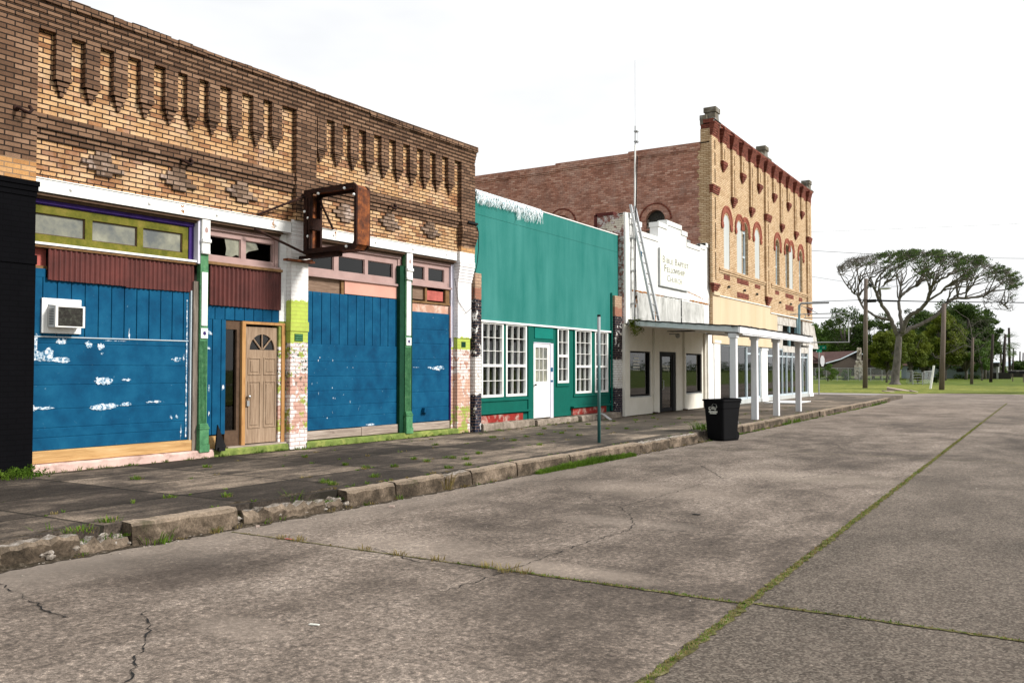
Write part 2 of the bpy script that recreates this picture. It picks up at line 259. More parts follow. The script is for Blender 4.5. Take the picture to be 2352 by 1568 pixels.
# ---------------------------------------------------------------- mesh helpers
OFF = {}
def off_of(o):
    while o is not None:
        if o.name in OFF: return OFF[o.name]
        o = o.parent
    return Vector((0, 0, 0))
class MB:
    def __init__(s): s.v = []; s.f = []; s.m = []; s.smooth = False
    def add(s, vs, fs, m=0):
        k = len(s.v); s.v += [tuple(v) for v in vs]; s.f += [tuple(i+k for i in f) for f in fs]; s.m += [m]*len(fs); return s
    def box(s, x0, x1, y0, y1, z0, z1, m=0):
        x0, x1 = sorted((x0, x1)); y0, y1 = sorted((y0, y1)); z0, z1 = sorted((z0, z1))
        return s.add([(x0,y0,z0),(x1,y0,z0),(x1,y1,z0),(x0,y1,z0),(x0,y0,z1),(x1,y0,z1),(x1,y1,z1),(x0,y1,z1)],
                     [(0,3,2,1),(4,5,6,7),(0,1,5,4),(1,2,6,5),(2,3,7,6),(3,0,4,7)], m)
    def prism(s, poly, x0, x1, m=0):          # poly: (y, z), extruded along x
        n = len(poly); a = sum(poly[i][0]*poly[(i+1)%n][1]-poly[(i+1)%n][0]*poly[i][1] for i in range(n))
        if a < 0: poly = poly[::-1]
        x0, x1 = sorted((x0, x1))
        return s.add([(x0, *p) for p in poly]+[(x1, *p) for p in poly], [tuple(range(n))[::-1], tuple(range(n, 2*n))]+[(i, (i+1)%n, n+(i+1)%n, n+i) for i in range(n)], m)
    def prismz(s, poly, z0, z1, m=0):         # poly: (x, y), extruded upwards
        n = len(poly); a = sum(poly[i][0]*poly[(i+1)%n][1]-poly[(i+1)%n][0]*poly[i][1] for i in range(n))
        if a < 0: poly = poly[::-1]
        return s.add([(*p, z0) for p in poly]+[(*p, z1) for p in poly], [tuple(range(n))[::-1], tuple(range(n, 2*n))]+[(i, (i+1)%n, n+(i+1)%n, n+i) for i in range(n)], m)
    def tube(s, pts, rs, n=8, m=0, cap=True):
        pts = [Vector(p) for p in pts]; rs = rs if isinstance(rs, (list, tuple)) else [rs]*len(pts); k = len(s.v); up = None
        for i, p in enumerate(pts):
            d = (pts[min(i+1, len(pts)-1)]-pts[max(i-1, 0)]).normalized()
            if up is None: up = Vector((0, 0, 1)) if abs(d.z) < .9 else Vector((1, 0, 0))
            a = d.cross(up)
            if a.length < 1e-4: a = d.orthogonal()
            a.normalize(); b = a.cross(d).normalized(); up = b
            for j in range(n):
                t = 2*math.pi*j/n; s.v.append(tuple(p+(a*math.cos(t)+b*math.sin(t))*rs[i]))
        for i in range(len(pts)-1):
            for j in range(n):
                s.f.append((k+i*n+j, k+i*n+(j+1)%n, k+(i+1)*n+(j+1)%n, k+(i+1)*n+j)); s.m.append(m)
        if cap:
            s.f.append(tuple(k+j for j in range(n))[::-1]); s.m.append(m)
            s.f.append(tuple(k+(len(pts)-1)*n+j for j in range(n))); s.m.append(m)
        return s
    def ball(s, c, r, m=0, sx=1, sy=1, sz=1, nu=8, nv=5):
        vs = [(c[0], c[1], c[2]+r*sz)]
        for i in range(1, nv):
            for j in range(nu):
                a = math.pi*i/nv; b = 2*math.pi*j/nu
                vs.append((c[0]+r*sx*math.sin(a)*math.cos(b), c[1]+r*sy*math.sin(a)*math.sin(b), c[2]+r*sz*math.cos(a)))
        vs.append((c[0], c[1], c[2]-r*sz)); L = len(vs)-1; fs = [(0, 1+j, 1+(j+1)%nu) for j in range(nu)]
        for i in range(nv-2):
            for j in range(nu): fs.append((1+i*nu+j, 1+(i+1)*nu+j, 1+(i+1)*nu+(j+1)%nu, 1+i*nu+(j+1)%nu))
        fs += [(L, 1+(nv-2)*nu+(j+1)%nu, 1+(nv-2)*nu+j) for j in range(nu)]
        return s.add(vs, fs, m)
    def build(s, name, mat, parent=None, tr=None, smooth=False, bevel=0, map=None):
        o_ = off_of(parent) if parent is not None else Vector((0, 0, 0))
        me = bpy.data.meshes.new(name); vs = s.v
        if map: vs = [map(*v) for v in vs]
        me.from_pydata([tuple(Vector(v)-o_) for v in vs], [], s.f)
        for m in (mat if isinstance(mat, (list, tuple)) else [mat]): me.materials.append(M[m] if isinstance(m, str) else m)
        me.polygons.foreach_set('material_index', s.m); me.update()
        if smooth: me.polygons.foreach_set('use_smooth', [True]*len(me.polygons))
        o = bpy.data.objects.new(name, me); C.objects.link(o)
        if parent is not None: o.parent = parent
        if bevel:
            b = o.modifiers.new('bevel', 'BEVEL'); b.width = bevel; b.segments = 1; b.limit_method = 'ANGLE'
        return o
def tag(o, label=None, cat=None, group=None, kind=None):
    for k, v in (('label', label), ('category', cat), ('group', group), ('kind', kind)):
        if v: o[k] = v
    return o
F1O, F1A = Vector((-11.58, 6.6, 0)), -0.05       # frame of the first building: its front is turned slightly
def f1w(p): return F1O+Matrix.Rotation(F1A, 3, 'Z') @ Vector(p)
def thing(name, label, cat, base=(0, 0, 0), frame=None, group=None):
    o = bpy.data.objects.new(name, None); C.objects.link(o); o.empty_display_size = .3
    if frame == 1: o.location = f1w(base); o.rotation_euler = (0, 0, F1A)
    else: o.location = base
    OFF[o.name] = Vector(base)
    return tag(o, label, cat, group)
def solo(mb, name, mat, label, cat, base, frame=None, group=None, **kw):     # a thing that is one mesh
    d = bpy.data.objects.new('tmp', None); OFF[d.name] = Vector(base); o = mb.build(name, mat, d, **kw); o.parent = None
    del OFF[d.name]; bpy.data.objects.remove(d)
    if frame == 1: o.location = f1w(base); o.rotation_euler = (0, 0, F1A)
    else: o.location = base
    return tag(o, label, cat, group)
def q(y):                                        # photo-plane metres -> metres along the first building's front
    return y*11.91/(11.55+.05*y)-6.6
def blob(mb, x, y, z, ry, rz, m=0, n=18, t=.002, jag=.35):
    a0 = random.random()*6; pts = []
    for i in range(n):
        a = 2*math.pi*i/n; k = 1+random.uniform(-jag, jag)
        pts.append((y+ry*k*math.cos(a), z+rz*k*math.sin(a)))
    k0 = len(mb.v); mb.add([(x+t, y, z)]+[(x+t, *p) for p in pts], [(0, i+1, (i+1)%n+1) for i in range(n)], m)
def textmesh(txt, name, mat, parent, size, mtx, ext=.002, align='CENTER', sx=1):
    cu = bpy.data.curves.new(name, 'FONT'); cu.body = txt; cu.size = size; cu.extrude = ext; cu.align_x = align; cu.resolution_u = 2
    t = bpy.data.objects.new(name+'_tmp', cu); C.objects.link(t); dg = bpy.context.evaluated_depsgraph_get(); dg.update()
    me = bpy.data.meshes.new_from_object(t.evaluated_get(dg)); bpy.data.objects.remove(t)
    me.transform(Matrix.Translation(-off_of(parent)) @ mtx @ Matrix.Diagonal((sx, 1, 1, 1))); me.name = name; me.materials.clear(); me.materials.append(M[mat])
    o = bpy.data.objects.new(name, me); C.objects.link(o); o.parent = parent; return o
def facing_street(x, y, z):      # text plane facing +x; reading direction from the street runs along +y
    return Matrix.Translation((x, y, z)) @ Matrix(((0, 0, 1, 0), (1, 0, 0, 0), (0, 1, 0, 0), (0, 0, 0, 1)))
def shell(mb, x0, x1, y0, y1, z0, z1, t=.2, m=0):   # hollow body, open to the street (+x)
    mb.box(x0, x0+t, y0, y1, z0, z1, m); mb.box(x0+t, x1, y0, y0+t, z0, z1, m); mb.box(x0+t, x1, y1-t, y1, z0, z1, m)
def wallholes(mb, x0, x1, y0, y1, z0, z1, holes, m=0):      # wall slab with rectangular openings (y0,y1,z0,z1)
    ys = sorted({y0, y1, *[h[0] for h in holes], *[h[1] for h in holes]}); zs = sorted({z0, z1, *[h[2] for h in holes], *[h[3] for h in holes]})
    ys = [y for y in ys if y0 <= y <= y1]; zs = [z for z in zs if z0 <= z <= z1]
    for i in range(len(ys)-1):
        run = None
        for j in range(len(zs)-1):
            cy, cz = (ys[i]+ys[i+1])/2, (zs[j]+zs[j+1])/2; solid = not any(h[0] < cy < h[1] and h[2] < cz < h[3] for h in holes)
            if solid: run = run or [zs[j], 0]; run[1] = zs[j+1]
            if run and (not solid or j == len(zs)-2): mb.box(x0, x1, ys[i], ys[i+1], run[0], run[1], m); run = None
def window(parent, x, y0, y1, z0, z1, frame='white', fw=.05, cols=1, rows=1, mt=.012, mun=None, depth=.06, pane='glass', name='window', splits=None, back=None, lab=None):
    f = MB()
    f.box(x-depth, x, y0, y1, z1-fw, z1); f.box(x-depth, x, y0, y1, z0, z0+fw); f.box(x-depth, x, y0, y0+fw, z0+fw, z1-fw); f.box(x-depth, x, y1-fw, y1, z0+fw, z1-fw)
    segs = [(z0+fw, z1-fw, rows)]
    if splits:
        zm, rt, rb = splits; f.box(x-depth, x+.004, y0+fw, y1-fw, zm-.03, zm+.03); segs = [(z0+fw, zm-.03, rb), (zm+.03, z1-fw, rt)]
    o = f.build(name, frame, parent)
    if lab: o['label'] = lab
    g = MB()
    for a, b, r in segs:
        for i in range(1, r): zz = a+(b-a)*i/r; g.box(x-depth+.01, x-.018, y0+fw, y1-fw, zz-mt/2, zz+mt/2)
        for i in range(1, cols): yy = y0+fw+(y1-y0-2*fw)*i/cols; g.box(x-depth+.012, x-.016, yy-mt/2, yy+mt/2, a, b)
    if g.v: g.build('muntins', mun or frame, o)
    p = MB().box(x-depth+.02, x-depth+.024, y0+fw*.6, y1-fw*.6, z0+fw*.6, z1-fw*.6).build('pane', pane, o)
    return o

# ---------------------------------------------------------------- ground, road, pavement
KX = -7.05
def kerb_x(y):
    pts = [(-20, -7.3), (3.9, -7.17), (7, -6.98), (10, -6.86), (18.5, -6.60), (21, -6.62), (41, -6.75), (47, -6.85), (200, -6.9)]
    for (a, p), (b, r_) in zip(pts, pts[1:]):
        if y <= b: return p+(r_-p)*(y-a)/(b-a)
    return -6.9
def sheet(name, mat, x0, x1, y0, y1, z, nx=1, ny=1, label=None):
    m = MB(); vs = [(x0+(x1-x0)*i/nx, y0+(y1-y0)*j/ny, z) for j in range(ny+1) for i in range(nx+1)]
    m.add(vs, [(j*(nx+1)+i, j*(nx+1)+i+1, (j+1)*(nx+1)+i+1, (j+1)*(nx+1)+i) for j in range(ny) for i in range(nx)])
    return tag(m.build(name, mat), label, kind='structure')
M['grassgreen'] = plain('uncut_green_grass', (.085, .125, .014), .95, .45, .5, .6, dirt=(.20, .21, .045), dirtamt=.6)
# lawn / plain, one sheet to the horizon
s = N('dry_green_grass', .95, .1); n = s.noise(.12, 8, .65); n2 = s.noise(1.4, 7, .7, s.sc((1, .5, 1))); n3 = s.noise(14, 5, .75)
c = s.ramp(s.math('ADD', s.math('MULTIPLY', n, .5), s.math('MULTIPLY', n2, .5)), [(.38, (.05, .085, .010)), (.5, (.13, .16, .022)), (.58, (.27, .27, .06)), (.7, (.36, .33, .10))])
c = s.mix(.45, c, s.ramp(n3, [(.3, (.04, .07, .01)), (.7, (.3, .3, .09))])); s.bump(n3, .8, .05); M['grass'] = s.done(c)
sheet('lawn', 'grassgreen', -2500, 2500, -600, 4500, -.02, label=None)
# road
s = N('worn_concrete_road', .93, .2); q3 = s.xyz(); X_, Y_ = q3[0], q3[1]
big = s.noise(.32, 9, .66, s.sc((1.3, .8, 1)), .5); mid = s.noise(1.7, 8, .7, s.sc((1, .55, 1)), .3); fine = s.noise(26, 6, .8); vf = s.noise(110, 3, .8)
c = s.ramp(s.math('ADD', s.math('MULTIPLY', big, .6), s.math('MULTIPLY', mid, .4)), [(.37, (.070, .055, .044)), (.46, (.165, .131, .105)), (.53, (.28, .226, .184)), (.62, (.41, .338, .28))])
c = s.mix(1, c, s.ramp(fine, [(.36, .40), (.5, 1.0), (.64, 1.95)]), 'MULTIPLY'); c = s.mix(1, c, s.ramp(s.noise(13, 8, .8, s.sc((1, .7, 1))), [(.36, .62), (.5, 1.02), (.64, 1.5)]), 'MULTIPLY')
c = s.mix(s.math('MULTIPLY', s.step(vf, .60, .72), .35), c, (.36, .31, .27)); c = s.mix(s.math('MULTIPLY', s.step(vf, .42, .3), .55), c, (.03, .025, .022))
for (cx_, cy_, rx_, ry_, am, cc) in ((-3.32, 6.25, .95, .30, .5, (.40, .33, .27)), (-4.95, 6.35, 1.1, .62, .38, (.38, .315, .26)), (-4.6, 11.0, 1.6, .8, .3, (.40, .33, .27)), (-4.3, 3.8, .5, .25, .3, (.35, .29, .24)), (-3.9, 8.5, 1.0, .35, .3, (.36, .3, .25)), (-5.6, 4.4, 1.3, .5, .35, (.07, .055, .045)), (-5.4, 8.9, .9, .3, .45, (.075, .06, .05)), (-4.3, 9.3, 1.4, .22, .35, (.08, .065, .052)), (-3.2, 5.0, 1.4, .4, .3, (.08, .065, .053)), (-3.0, 13.5, 1.8, .8, .3, (.38, .32, .26))):
    dx_ = s.math('DIVIDE', s.math('SUBTRACT', X_, cx_), rx_); dy_ = s.math('DIVIDE', s.math('SUBTRACT', Y_, cy_), ry_); d_ = s.math('ADD', s.math('ADD', s.math('MULTIPLY', dx_, dx_), s.math('MULTIPLY', dy_, dy_)), s.math('MULTIPLY', mid, 2.2))
    c = s.mix(s.math('MULTIPLY', s.ramp(s.math('MULTIPLY', d_, .5), [(.6, 1.), (1., 0.)]), am*.85), c, cc)
# dust along the kerb, pinkish stain, darker exposed-aggregate slabs right of the long joint
dust = s.math('MULTIPLY', s.maprange(s.math('ADD', X_, s.math('MULTIPLY', s.noise(1.1, 5, .6), 1.6)), -5.1, -6.4), .55); c = s.mix(dust, c, (.30, .255, .215))
agg = s.n('TexVoronoi'); agg.inputs['Scale'].default_value = 75; s.l(s.c, agg.inputs['Vector'])
ac = s.mix(.75, s.ramp(s.math('ADD', s.math('MULTIPLY', big, .4), s.math('MULTIPLY', fine, .6)), [(.35, (.034, .026, .021)), (.65, (.14, .11, .088))]), s.ramp(agg.outputs['Color'], [(.15, (.016, .013, .010)), (.5, (.075, .062, .050)), (.8, (.22, .19, .155))]))
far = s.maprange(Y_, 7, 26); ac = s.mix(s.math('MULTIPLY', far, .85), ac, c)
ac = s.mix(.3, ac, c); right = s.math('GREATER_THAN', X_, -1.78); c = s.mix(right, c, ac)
# second lot of slabs beyond the long joint are a touch lighter near the far crossing
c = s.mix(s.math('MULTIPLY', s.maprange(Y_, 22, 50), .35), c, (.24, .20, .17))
s.bump(fine, .35, .01); s.bump(vf, .6, .006); M['road'] = s.done(c)
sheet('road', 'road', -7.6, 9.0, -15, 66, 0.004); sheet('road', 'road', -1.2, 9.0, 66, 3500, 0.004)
s = N('pale_cross_street', .92, .2); n = s.noise(1.2, 8, .7, s.sc((1, .3, 1))); n2 = s.noise(40, 5, .75)
c = s.ramp(n, [(.3, (.24, .21, .20)), (.7, (.38, .35, .34))]); c = s.mix(.3, c, s.ramp(n2, [(.3, (.1, .09, .08)), (.7, (.45, .41, .38))])); M['cross'] = s.done(c)
sheet('cross_street', 'cross', -90, -9.5, 54.5, 63.2, .0085); sheet('road', 'road', -9.5, 60, 54.5, 63.2, .0085)
# verge on the far side of the crossing: grass bank, both sides of the road
def verge(x0, x1, y0, y1, z, seed):
    random.seed(seed); m = MB(); nx, ny = 40, 60; vs = []
    for j in range(ny+1):
        for i in range(nx+1):
            e = min(i, nx-i, j*1.5, ny-j)/4; vs.append((x0+(x1-x0)*i/nx+random.uniform(-.1, .1)*(e < 1), y0+(y1-y0)*j/ny+random.uniform(-.25, .25)*(j == 0), min(1, e)*z+random.uniform(-.02, .02)*min(1, e)+.012))
    m.add(vs, [(j*(nx+1)+i, j*(nx+1)+i+1, (j+1)*(nx+1)+i+1, (j+1)*(nx+1)+i) for j in range(ny) for i in range(nx)]); return m
def bend(x, y, z):
    return (x, y, z)
vg = verge(-70, -1.5, 63.6, 99, .07, 3)
vg.v = [(x, y+max(0, (x+8))*1.15*max(0, 1-(y-63.6)/30), z) for x, y, z in vg.v]
tag(vg.build('grass_verge', 'grass'), kind='structure')
tag(verge(9.3, 14, -15, 53, .12, 4).build('grass_verge', 'grass'), kind='structure')
# pavement
s = N('mottled_pavement', .92, .2); q3 = s.xyz()
dn = s.noise(.9, 3, .5); vec = s.comb(s.math('ADD', q3[1], s.math('MULTIPLY', dn, .05)), s.math('ADD', q3[0], s.math('MULTIPLY', dn, .04)))
col, fac = s.bricks(1.62, 1.18, .022, off=.0, vec=vec, smooth=.3)
big = s.noise(.8, 8, .66, s.sc((1, .45, 1)), .5); mid = s.noise(4.5, 8, .72, s.sc((1.4, .6, 1)), .2); fine = s.noise(45, 5, .8)
v = s.math('ADD', s.math('MULTIPLY', big, .62), s.math('ADD', s.math('MULTIPLY', mid, .3), s.math('MULTIPLY', col, .14)))
c = s.ramp(s.math('SUBTRACT', v, .02), [(.40, (.024, .019, .015)), (.50, (.050, .040, .032)), (.57, (.13, .103, .08)), (.66, (.31, .245, .185))])
c = s.mix(1, c, s.ramp(fine, [(.36, .45), (.5, 1.0), (.64, 1.8)]), 'MULTIPLY')
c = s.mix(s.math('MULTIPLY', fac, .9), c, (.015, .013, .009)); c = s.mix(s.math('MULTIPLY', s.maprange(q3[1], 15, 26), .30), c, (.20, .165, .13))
s.bump(fine, .4, .008); s.bump(s.math('SUBTRACT', 1, fac), .6, .02); M['pave'] = s.done(c)
pv = MB(); ys = [-12+i*1.0 for i in range(66)]; vs = []
for y in ys:
    for x in [kerb_x(y)-.16-.0, -8.2, -9.4, -10.4, -13.5]: vs.append((x, y, .205 if y < 52 else .205-.03*(y-52)))
nn = 5; pv.add(vs, [(j*nn+i, (j+1)*nn+i, (j+1)*nn+i+1, j*nn+i+1) for j in range(len(ys)-1) for i in range(nn-1)])
pv.add([(kerb_x(y)-.16, y, zz) for y in ys for zz in (.205, -.02)], [(2*j, 2*j+1, 2*j+3, 2*j+2) for j in range(len(ys)-1)])
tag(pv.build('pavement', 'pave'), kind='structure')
# kerb: cast blocks, several broken open, gaps where they are lost
random.seed(11)
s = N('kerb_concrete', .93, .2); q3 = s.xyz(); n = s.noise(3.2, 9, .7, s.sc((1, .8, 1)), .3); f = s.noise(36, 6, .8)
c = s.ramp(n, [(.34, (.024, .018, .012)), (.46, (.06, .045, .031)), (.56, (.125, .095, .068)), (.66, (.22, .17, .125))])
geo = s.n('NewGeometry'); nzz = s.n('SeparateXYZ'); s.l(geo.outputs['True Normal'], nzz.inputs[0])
c = s.mix(s.math('MULTIPLY', s.step(nzz.outputs[2], .4, .8), .7), c, (.36, .285, .215))      # shade painted in by face normal: tops paler, mossy sides darker
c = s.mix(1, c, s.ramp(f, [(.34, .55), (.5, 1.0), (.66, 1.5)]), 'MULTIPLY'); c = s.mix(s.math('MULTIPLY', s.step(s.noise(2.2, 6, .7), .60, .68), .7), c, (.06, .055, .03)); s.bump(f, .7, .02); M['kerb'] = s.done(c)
s = N('broken_concrete', .95, .15); f = s.noise(14, 8, .8); M['rubble'] = s.done(s.ramp(f, [(.35, (.06, .05, .04)), (.5, (.28, .24, .2)), (.66, (.62, .58, .54))])); s.bump(f, 1, .03)
breaks = [(3.0, 3.9, .13, 0), (3.9, 4.55, .19, .02), (4.55, 5.0, .12, .04), (5.03, 6.18, .215, .0), (6.25, 7.38, .15, .04), (7.40, 7.66, .12, .04), (7.72, 8.55, .205, .0), (8.58, 9.55, .21, 0), (9.58, 10.15, .20, .015), (10.17, 11.3, .21, 0), (11.32, 12.9, .215, 0), (12.92, 14.3, .21, 0),
          (14.32, 15.6, .215, 0), (15.62, 17.1, .205, .01), (17.13, 18.6, .21, .012)]
y = 19.9
while y < 47: breaks.append((y, y+random.uniform(1.6, 2.6), .21, 0)); y = breaks[-1][1]+.02
y = 3.0
while y > -12: breaks.append((y-2.0, y-.03, .21, .0)); y -= 2.0
kb = MB(); rb = MB()
for (a, b, h, rg) in breaks:
    nseg = max(3, int((b-a)/.06)) if rg else 10; rows = []
    dx = random.uniform(-.012, .012); tilt = random.uniform(-.006, .008)
    for j in range(nseg+1):
        y = a+(b-a)*j/nseg; xf = kerb_x(y)+dx; endr = .018*(j in (0, nseg)); rn = random.uniform(-1, 1)*rg; hh = h+tilt*(j/nseg-.5)+rn
        ch = .03+abs(random.uniform(-.01, .02))+rg*random.random()
        rows.append([(xf+.015-endr, y, -.01), (xf-endr, y, max(.03, hh-ch)), (xf-ch*.55-endr, y, hh-.008), (xf-.165, y, hh+random.uniform(-.004, .004)-rg*.4), (xf-.17, y, -.01)])
    n5 = 5; k = len(kb.v); kb.v += [p for r in rows for p in r]
    for j in range(nseg):
        for i in range(n5-1):
            kb.f.append((k+j*n5+i, k+(j+1)*n5+i, k+(j+1)*n5+i+1, k+j*n5+i+1)); kb.m.append(1 if (rg and i in (2,)) else 0)
    kb.f.append((k, k+1, k+2, k+3, k+4)); kb.m.append(0); kb.f.append(tuple(k+nseg*n5+i for i in range(5))[::-1]); kb.m.append(0)
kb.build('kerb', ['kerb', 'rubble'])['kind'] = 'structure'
# kerb return round the corner at the crossing
kc = MB(); pts = []
for i in range(13):
    a = R_(90*i/12); pts.append((-6.85-6+6*math.cos(a), 47+5.5*math.sin(a)))
for i in range(len(pts)-1):
    (ax, ay), (bx, by) = pts[i], pts[i+1]; nx, ny = (by-ay), -(bx-ax); l = math.hypot(nx, ny); nx /= l; ny /= l; h0, h1 = .21-.012*i, .21-.012*(i+1)
    kc.add([(ax, ay, -.01), (bx, by, -.01), (bx, by, h1), (ax, ay, h0), (ax-nx*.17, ay-ny*.17, -.01), (bx-nx*.17, by-ny*.17, -.01), (bx-nx*.17, by-ny*.17, h1), (ax-nx*.17, ay-ny*.17, h0)],
           [(0, 1, 2, 3), (3, 2, 6, 7), (5, 4, 7, 6)])
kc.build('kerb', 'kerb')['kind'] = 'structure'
# rubble and soil in the broken stretches
random.seed(5); rb = MB()
def stone(m, x, y, z, r):
    a = random.random()*6; n = 6; vs = []
    for zz, k in ((-.5, .7), (.0, 1.), (.55, .55)):
        for i in range(n): t = a+6.283*i/n; kk = r*k*random.uniform(.7, 1.2); vs.append((x+kk*math.cos(t), y+kk*math.sin(t)*1.2, z+zz*r*.9+random.uniform(-.1, .1)*r))
    m.add(vs, [(i, (i+1)%n, n+(i+1)%n, n+i) for i in range(n)]+[(n+i, n+(i+1)%n, 2*n+(i+1)%n, 2*n+i) for i in range(n)]+[tuple(2*n+i for i in range(n))])
for (a, b, cnt) in ((3.0, 5.0, 130), (6.15, 6.5, 30), (6.5, 7.8, 120)):
    for i in range(cnt):
        y = random.uniform(a, b); x = kerb_x(y)-random.uniform(.0, .3); stone(rb, x, y, .03+.10*(kerb_x(y)-x)/.3+random.uniform(0, .04), random.choice([.012, .02, .03, .045]))
for i in range(420):
    y = random.uniform(3, 20)**1.0; stone(rb, kerb_x(y)+random.expovariate(14)+.01, y, .006, random.uniform(.004, .014))
for i in range(160):
    y = random.uniform(2.5, 24); stone(rb, random.uniform(-6.8, 5), y, .005, random.uniform(.004, .009))
tag(rb.build('rubble', 'rubble'), kind='stuff')
s = N('soil', .98, .05); f = s.noise(20, 7, .8); M['soil'] = s.done(s.ramp(f, [(.3, (.015, .012, .008)), (.5, (.06, .048, .034)), (.75, (.2, .165, .13))])); s.bump(f, 1, .03)
so_ = MB()
for (a, b) in ((-12, 3.0), (3.0, 5.02), (6.1, 6.55), (6.5, 7.8), (18.6, 19.95)):
    n = max(3, int((b-a)/.08)); vs = []
    for j in range(n+1):
        y = a+(b-a)*j/n
        for k, (dx, z) in enumerate(((.05, .008), (-.02, .03), (-.09, .07), (-.17, .12), (-.26, .212))): vs.append((kerb_x(y)+dx+random.uniform(-.02, .02), y, z+random.uniform(-.012, .02)*(k > 0)))
    so_.add(vs, [(j*5+i, j*5+i+1, (j+1)*5+i+1, (j+1)*5+i) for j in range(n) for i in range(4)])
# gutter dirt and the pale broken edge of the pavement behind the kerb
n = 300; vs = []
for j in range(n+1):
    y = 2+j*.08
    for dx in (.02, random.uniform(.05, .13)): vs.append((kerb_x(y)+dx, y, .0085))
so_.add(vs, [(j*2, j*2+1, (j+1)*2+1, (j+1)*2) for j in range(n)])
for (xa, ya, xb, yb) in ((-11.55, 6.6, -11.08, 16.3), (-10.95, 16.5, -10.8, 23.7), (-10.85, 24.3, -10.85, 32)):
    n = int((yb-ya)/.07); vs = []
    for j in range(n+1): t = j/n; vs += [(xa+(xb-xa)*t-.1, ya+(yb-ya)*t, .2085), (xa+(xb-xa)*t+random.uniform(.05, .16), ya+(yb-ya)*t, .2085)]
    so_.add(vs, [(2*j, 2*j+1, 2*j+3, 2*j+2) for j in range(n)])
tag(so_.build('soil', 'soil'), kind='structure')
# joints (grass-filled), cracks
random.seed(21); jt = MB(); ck = MB()
def ribbon(m, pts, w, z=.0095, jag=.3, step=.06, taper=False):
    out = []
    for (ax, ay), (bx, by) in zip(pts, pts[1:]):
        n = max(1, int(math.hypot(bx-ax, by-ay)/step)); out += [(ax+(bx-ax)*i/n, ay+(by-ay)*i/n) for i in range(n)]
    out.append(pts[-1]); k = len(m.v)
    for i, (x, y) in enumerate(out):
        p, r_ = out[max(0, i-1)], out[min(len(out)-1, i+1)]; dx, dy = r_[0]-p[0], r_[1]-p[1]; l = math.hypot(dx, dy) or 1; nx, ny = dy/l, -dx/l
        ww = w*random.uniform(1-jag, 1+jag)/2; o_ = random.uniform(-jag, jag)*w*.6
        m.v.append((x+nx*(ww+o_), y+ny*(ww+o_), z)); m.v.append((x+nx*(o_-ww), y+ny*(o_-ww), z))
    for i in range(len(out)-1): m.f.append((k+2*i, k+2*i+2, k+2*i+3, k+2*i+1)); m.m.append(0)
ribbon(jt, [(-1.79, -8), (-1.79, 48)], .066, jag=.4)
for y, x0, x1, w in ((5.98, -6.9, -4.0, .022), (5.98, -4.0, -1.8, .03), (6.02, -1.75, 6, .034), (17.4, -6.2, 8, .02), (45.4, -6.3, 4, .05), (30.5, -6.2, 8, .02), (-6, -6.8, 8, .03)):
    ribbon(jt, [(x0, y), (x1, y)], w, jag=.35)
s = N('joint_moss', .97, .05); f = s.noise(9, 7, .8); M['moss'] = s.done(s.ramp(f, [(.35, (.035, .03, .02)), (.5, (.10, .095, .035)), (.7, (.28, .245, .14))]))
tag(jt.build('road_joint', 'moss'), kind='structure')
def gp(u, v, z=0):      # photo-frame point (2352 px wide) onto the ground
    yaw, pit, F = R_(31.5), math.atan(65/2017), 2017.
    R = Vector((math.cos(yaw), math.sin(yaw), 0)); Fh = Vector((-math.sin(yaw), math.cos(yaw), 0)); Fw = Fh*math.cos(pit)+Vector((0, 0, math.sin(pit))); U = -Fh*math.sin(pit)+Vector((0, 0, math.cos(pit)))
    d = R*(u-1176)/F+U*(784-v)/F+Fw; t = (z-1.6)/d.z; return d.x*t, d.y*t
cracks = [[(1345, 1140), (1380, 1155), (1425, 1165), (1450, 1185), (1455, 1212), (1430, 1222), (1350, 1245), (1270, 1275), (1215, 1295), (1150, 1315)],
          [(1450, 1212), (1560, 1220), (1700, 1230), (1850, 1240)], [(1425, 1165), (1500, 1145), (1620, 1110)],
          [(1170, 1310), (1100, 1335), (1000, 1365)], [(0, 1340), (60, 1375), (110, 1405), (170, 1425)], [(300, 1568), (320, 1500), (340, 1450), (330, 1400)],
          [(1590, 1060), (1640, 1085), (1665, 1105)], [(1640, 1033), (1760, 1037), (1900, 1041)], [(1810, 1100), (1900, 1090), (1960, 1075)], [(1880, 1010), (1920, 1020), (1940, 1035)], [(860, 1260), (950, 1290), (1040, 1300)]]
for cr in cracks:
    pts = [gp(*p) for p in cr]; fine_ = []
    for (ax, ay), (bx, by) in zip(pts, pts[1:]):
        n = max(2, int(math.hypot(bx-ax, by-ay)/.06))
        for i in range(n): fine_.append((ax+(bx-ax)*i/n+random.uniform(-.022, .022), ay+(by-ay)*i/n+random.uniform(-.022, .022)))
    ribbon(ck, fine_, .0078, jag=.95, step=.03)
tag(ck.build('road_crack', 'roofblack'), kind='structure')
# ================================================================ building 1: brick storefront with blue boards
random.seed(31)
B1 = thing('brick_storefront', 'long single storey tan and brown brick storefront boarded up in blue with corbelled parapet', 'building', (0, 0, .2), 1)
TOP = lambda l: 6.68-.0115*l
LR = q(17.08)                                     # right end
def cz(l): return 0                               # level courses
# upper tan wall field and rough brick ends
wb = MB()
wb.prism([(-4.5, 4.16), (LR-.02, 4.16), (LR-.02, TOP(LR)-.1), (-4.5, 6.6)], -.36, -.02)
wb.build('brick_wall', 'tan', B1)
sh = MB(); shell(sh, -16, -.36, -4.5, LR-.02, .2, 6.35, .25); sh.box(-15.75, -.36, -4.25, LR-.27, 5.8, 6.0); sh.box(-15.75, -.36, -4.25, LR-.27, .2, .34)
sh.box(-4.2, -4.1, -4.25, LR-.27, .34, 5.8)
sh.build('body', ['tan'], B1)
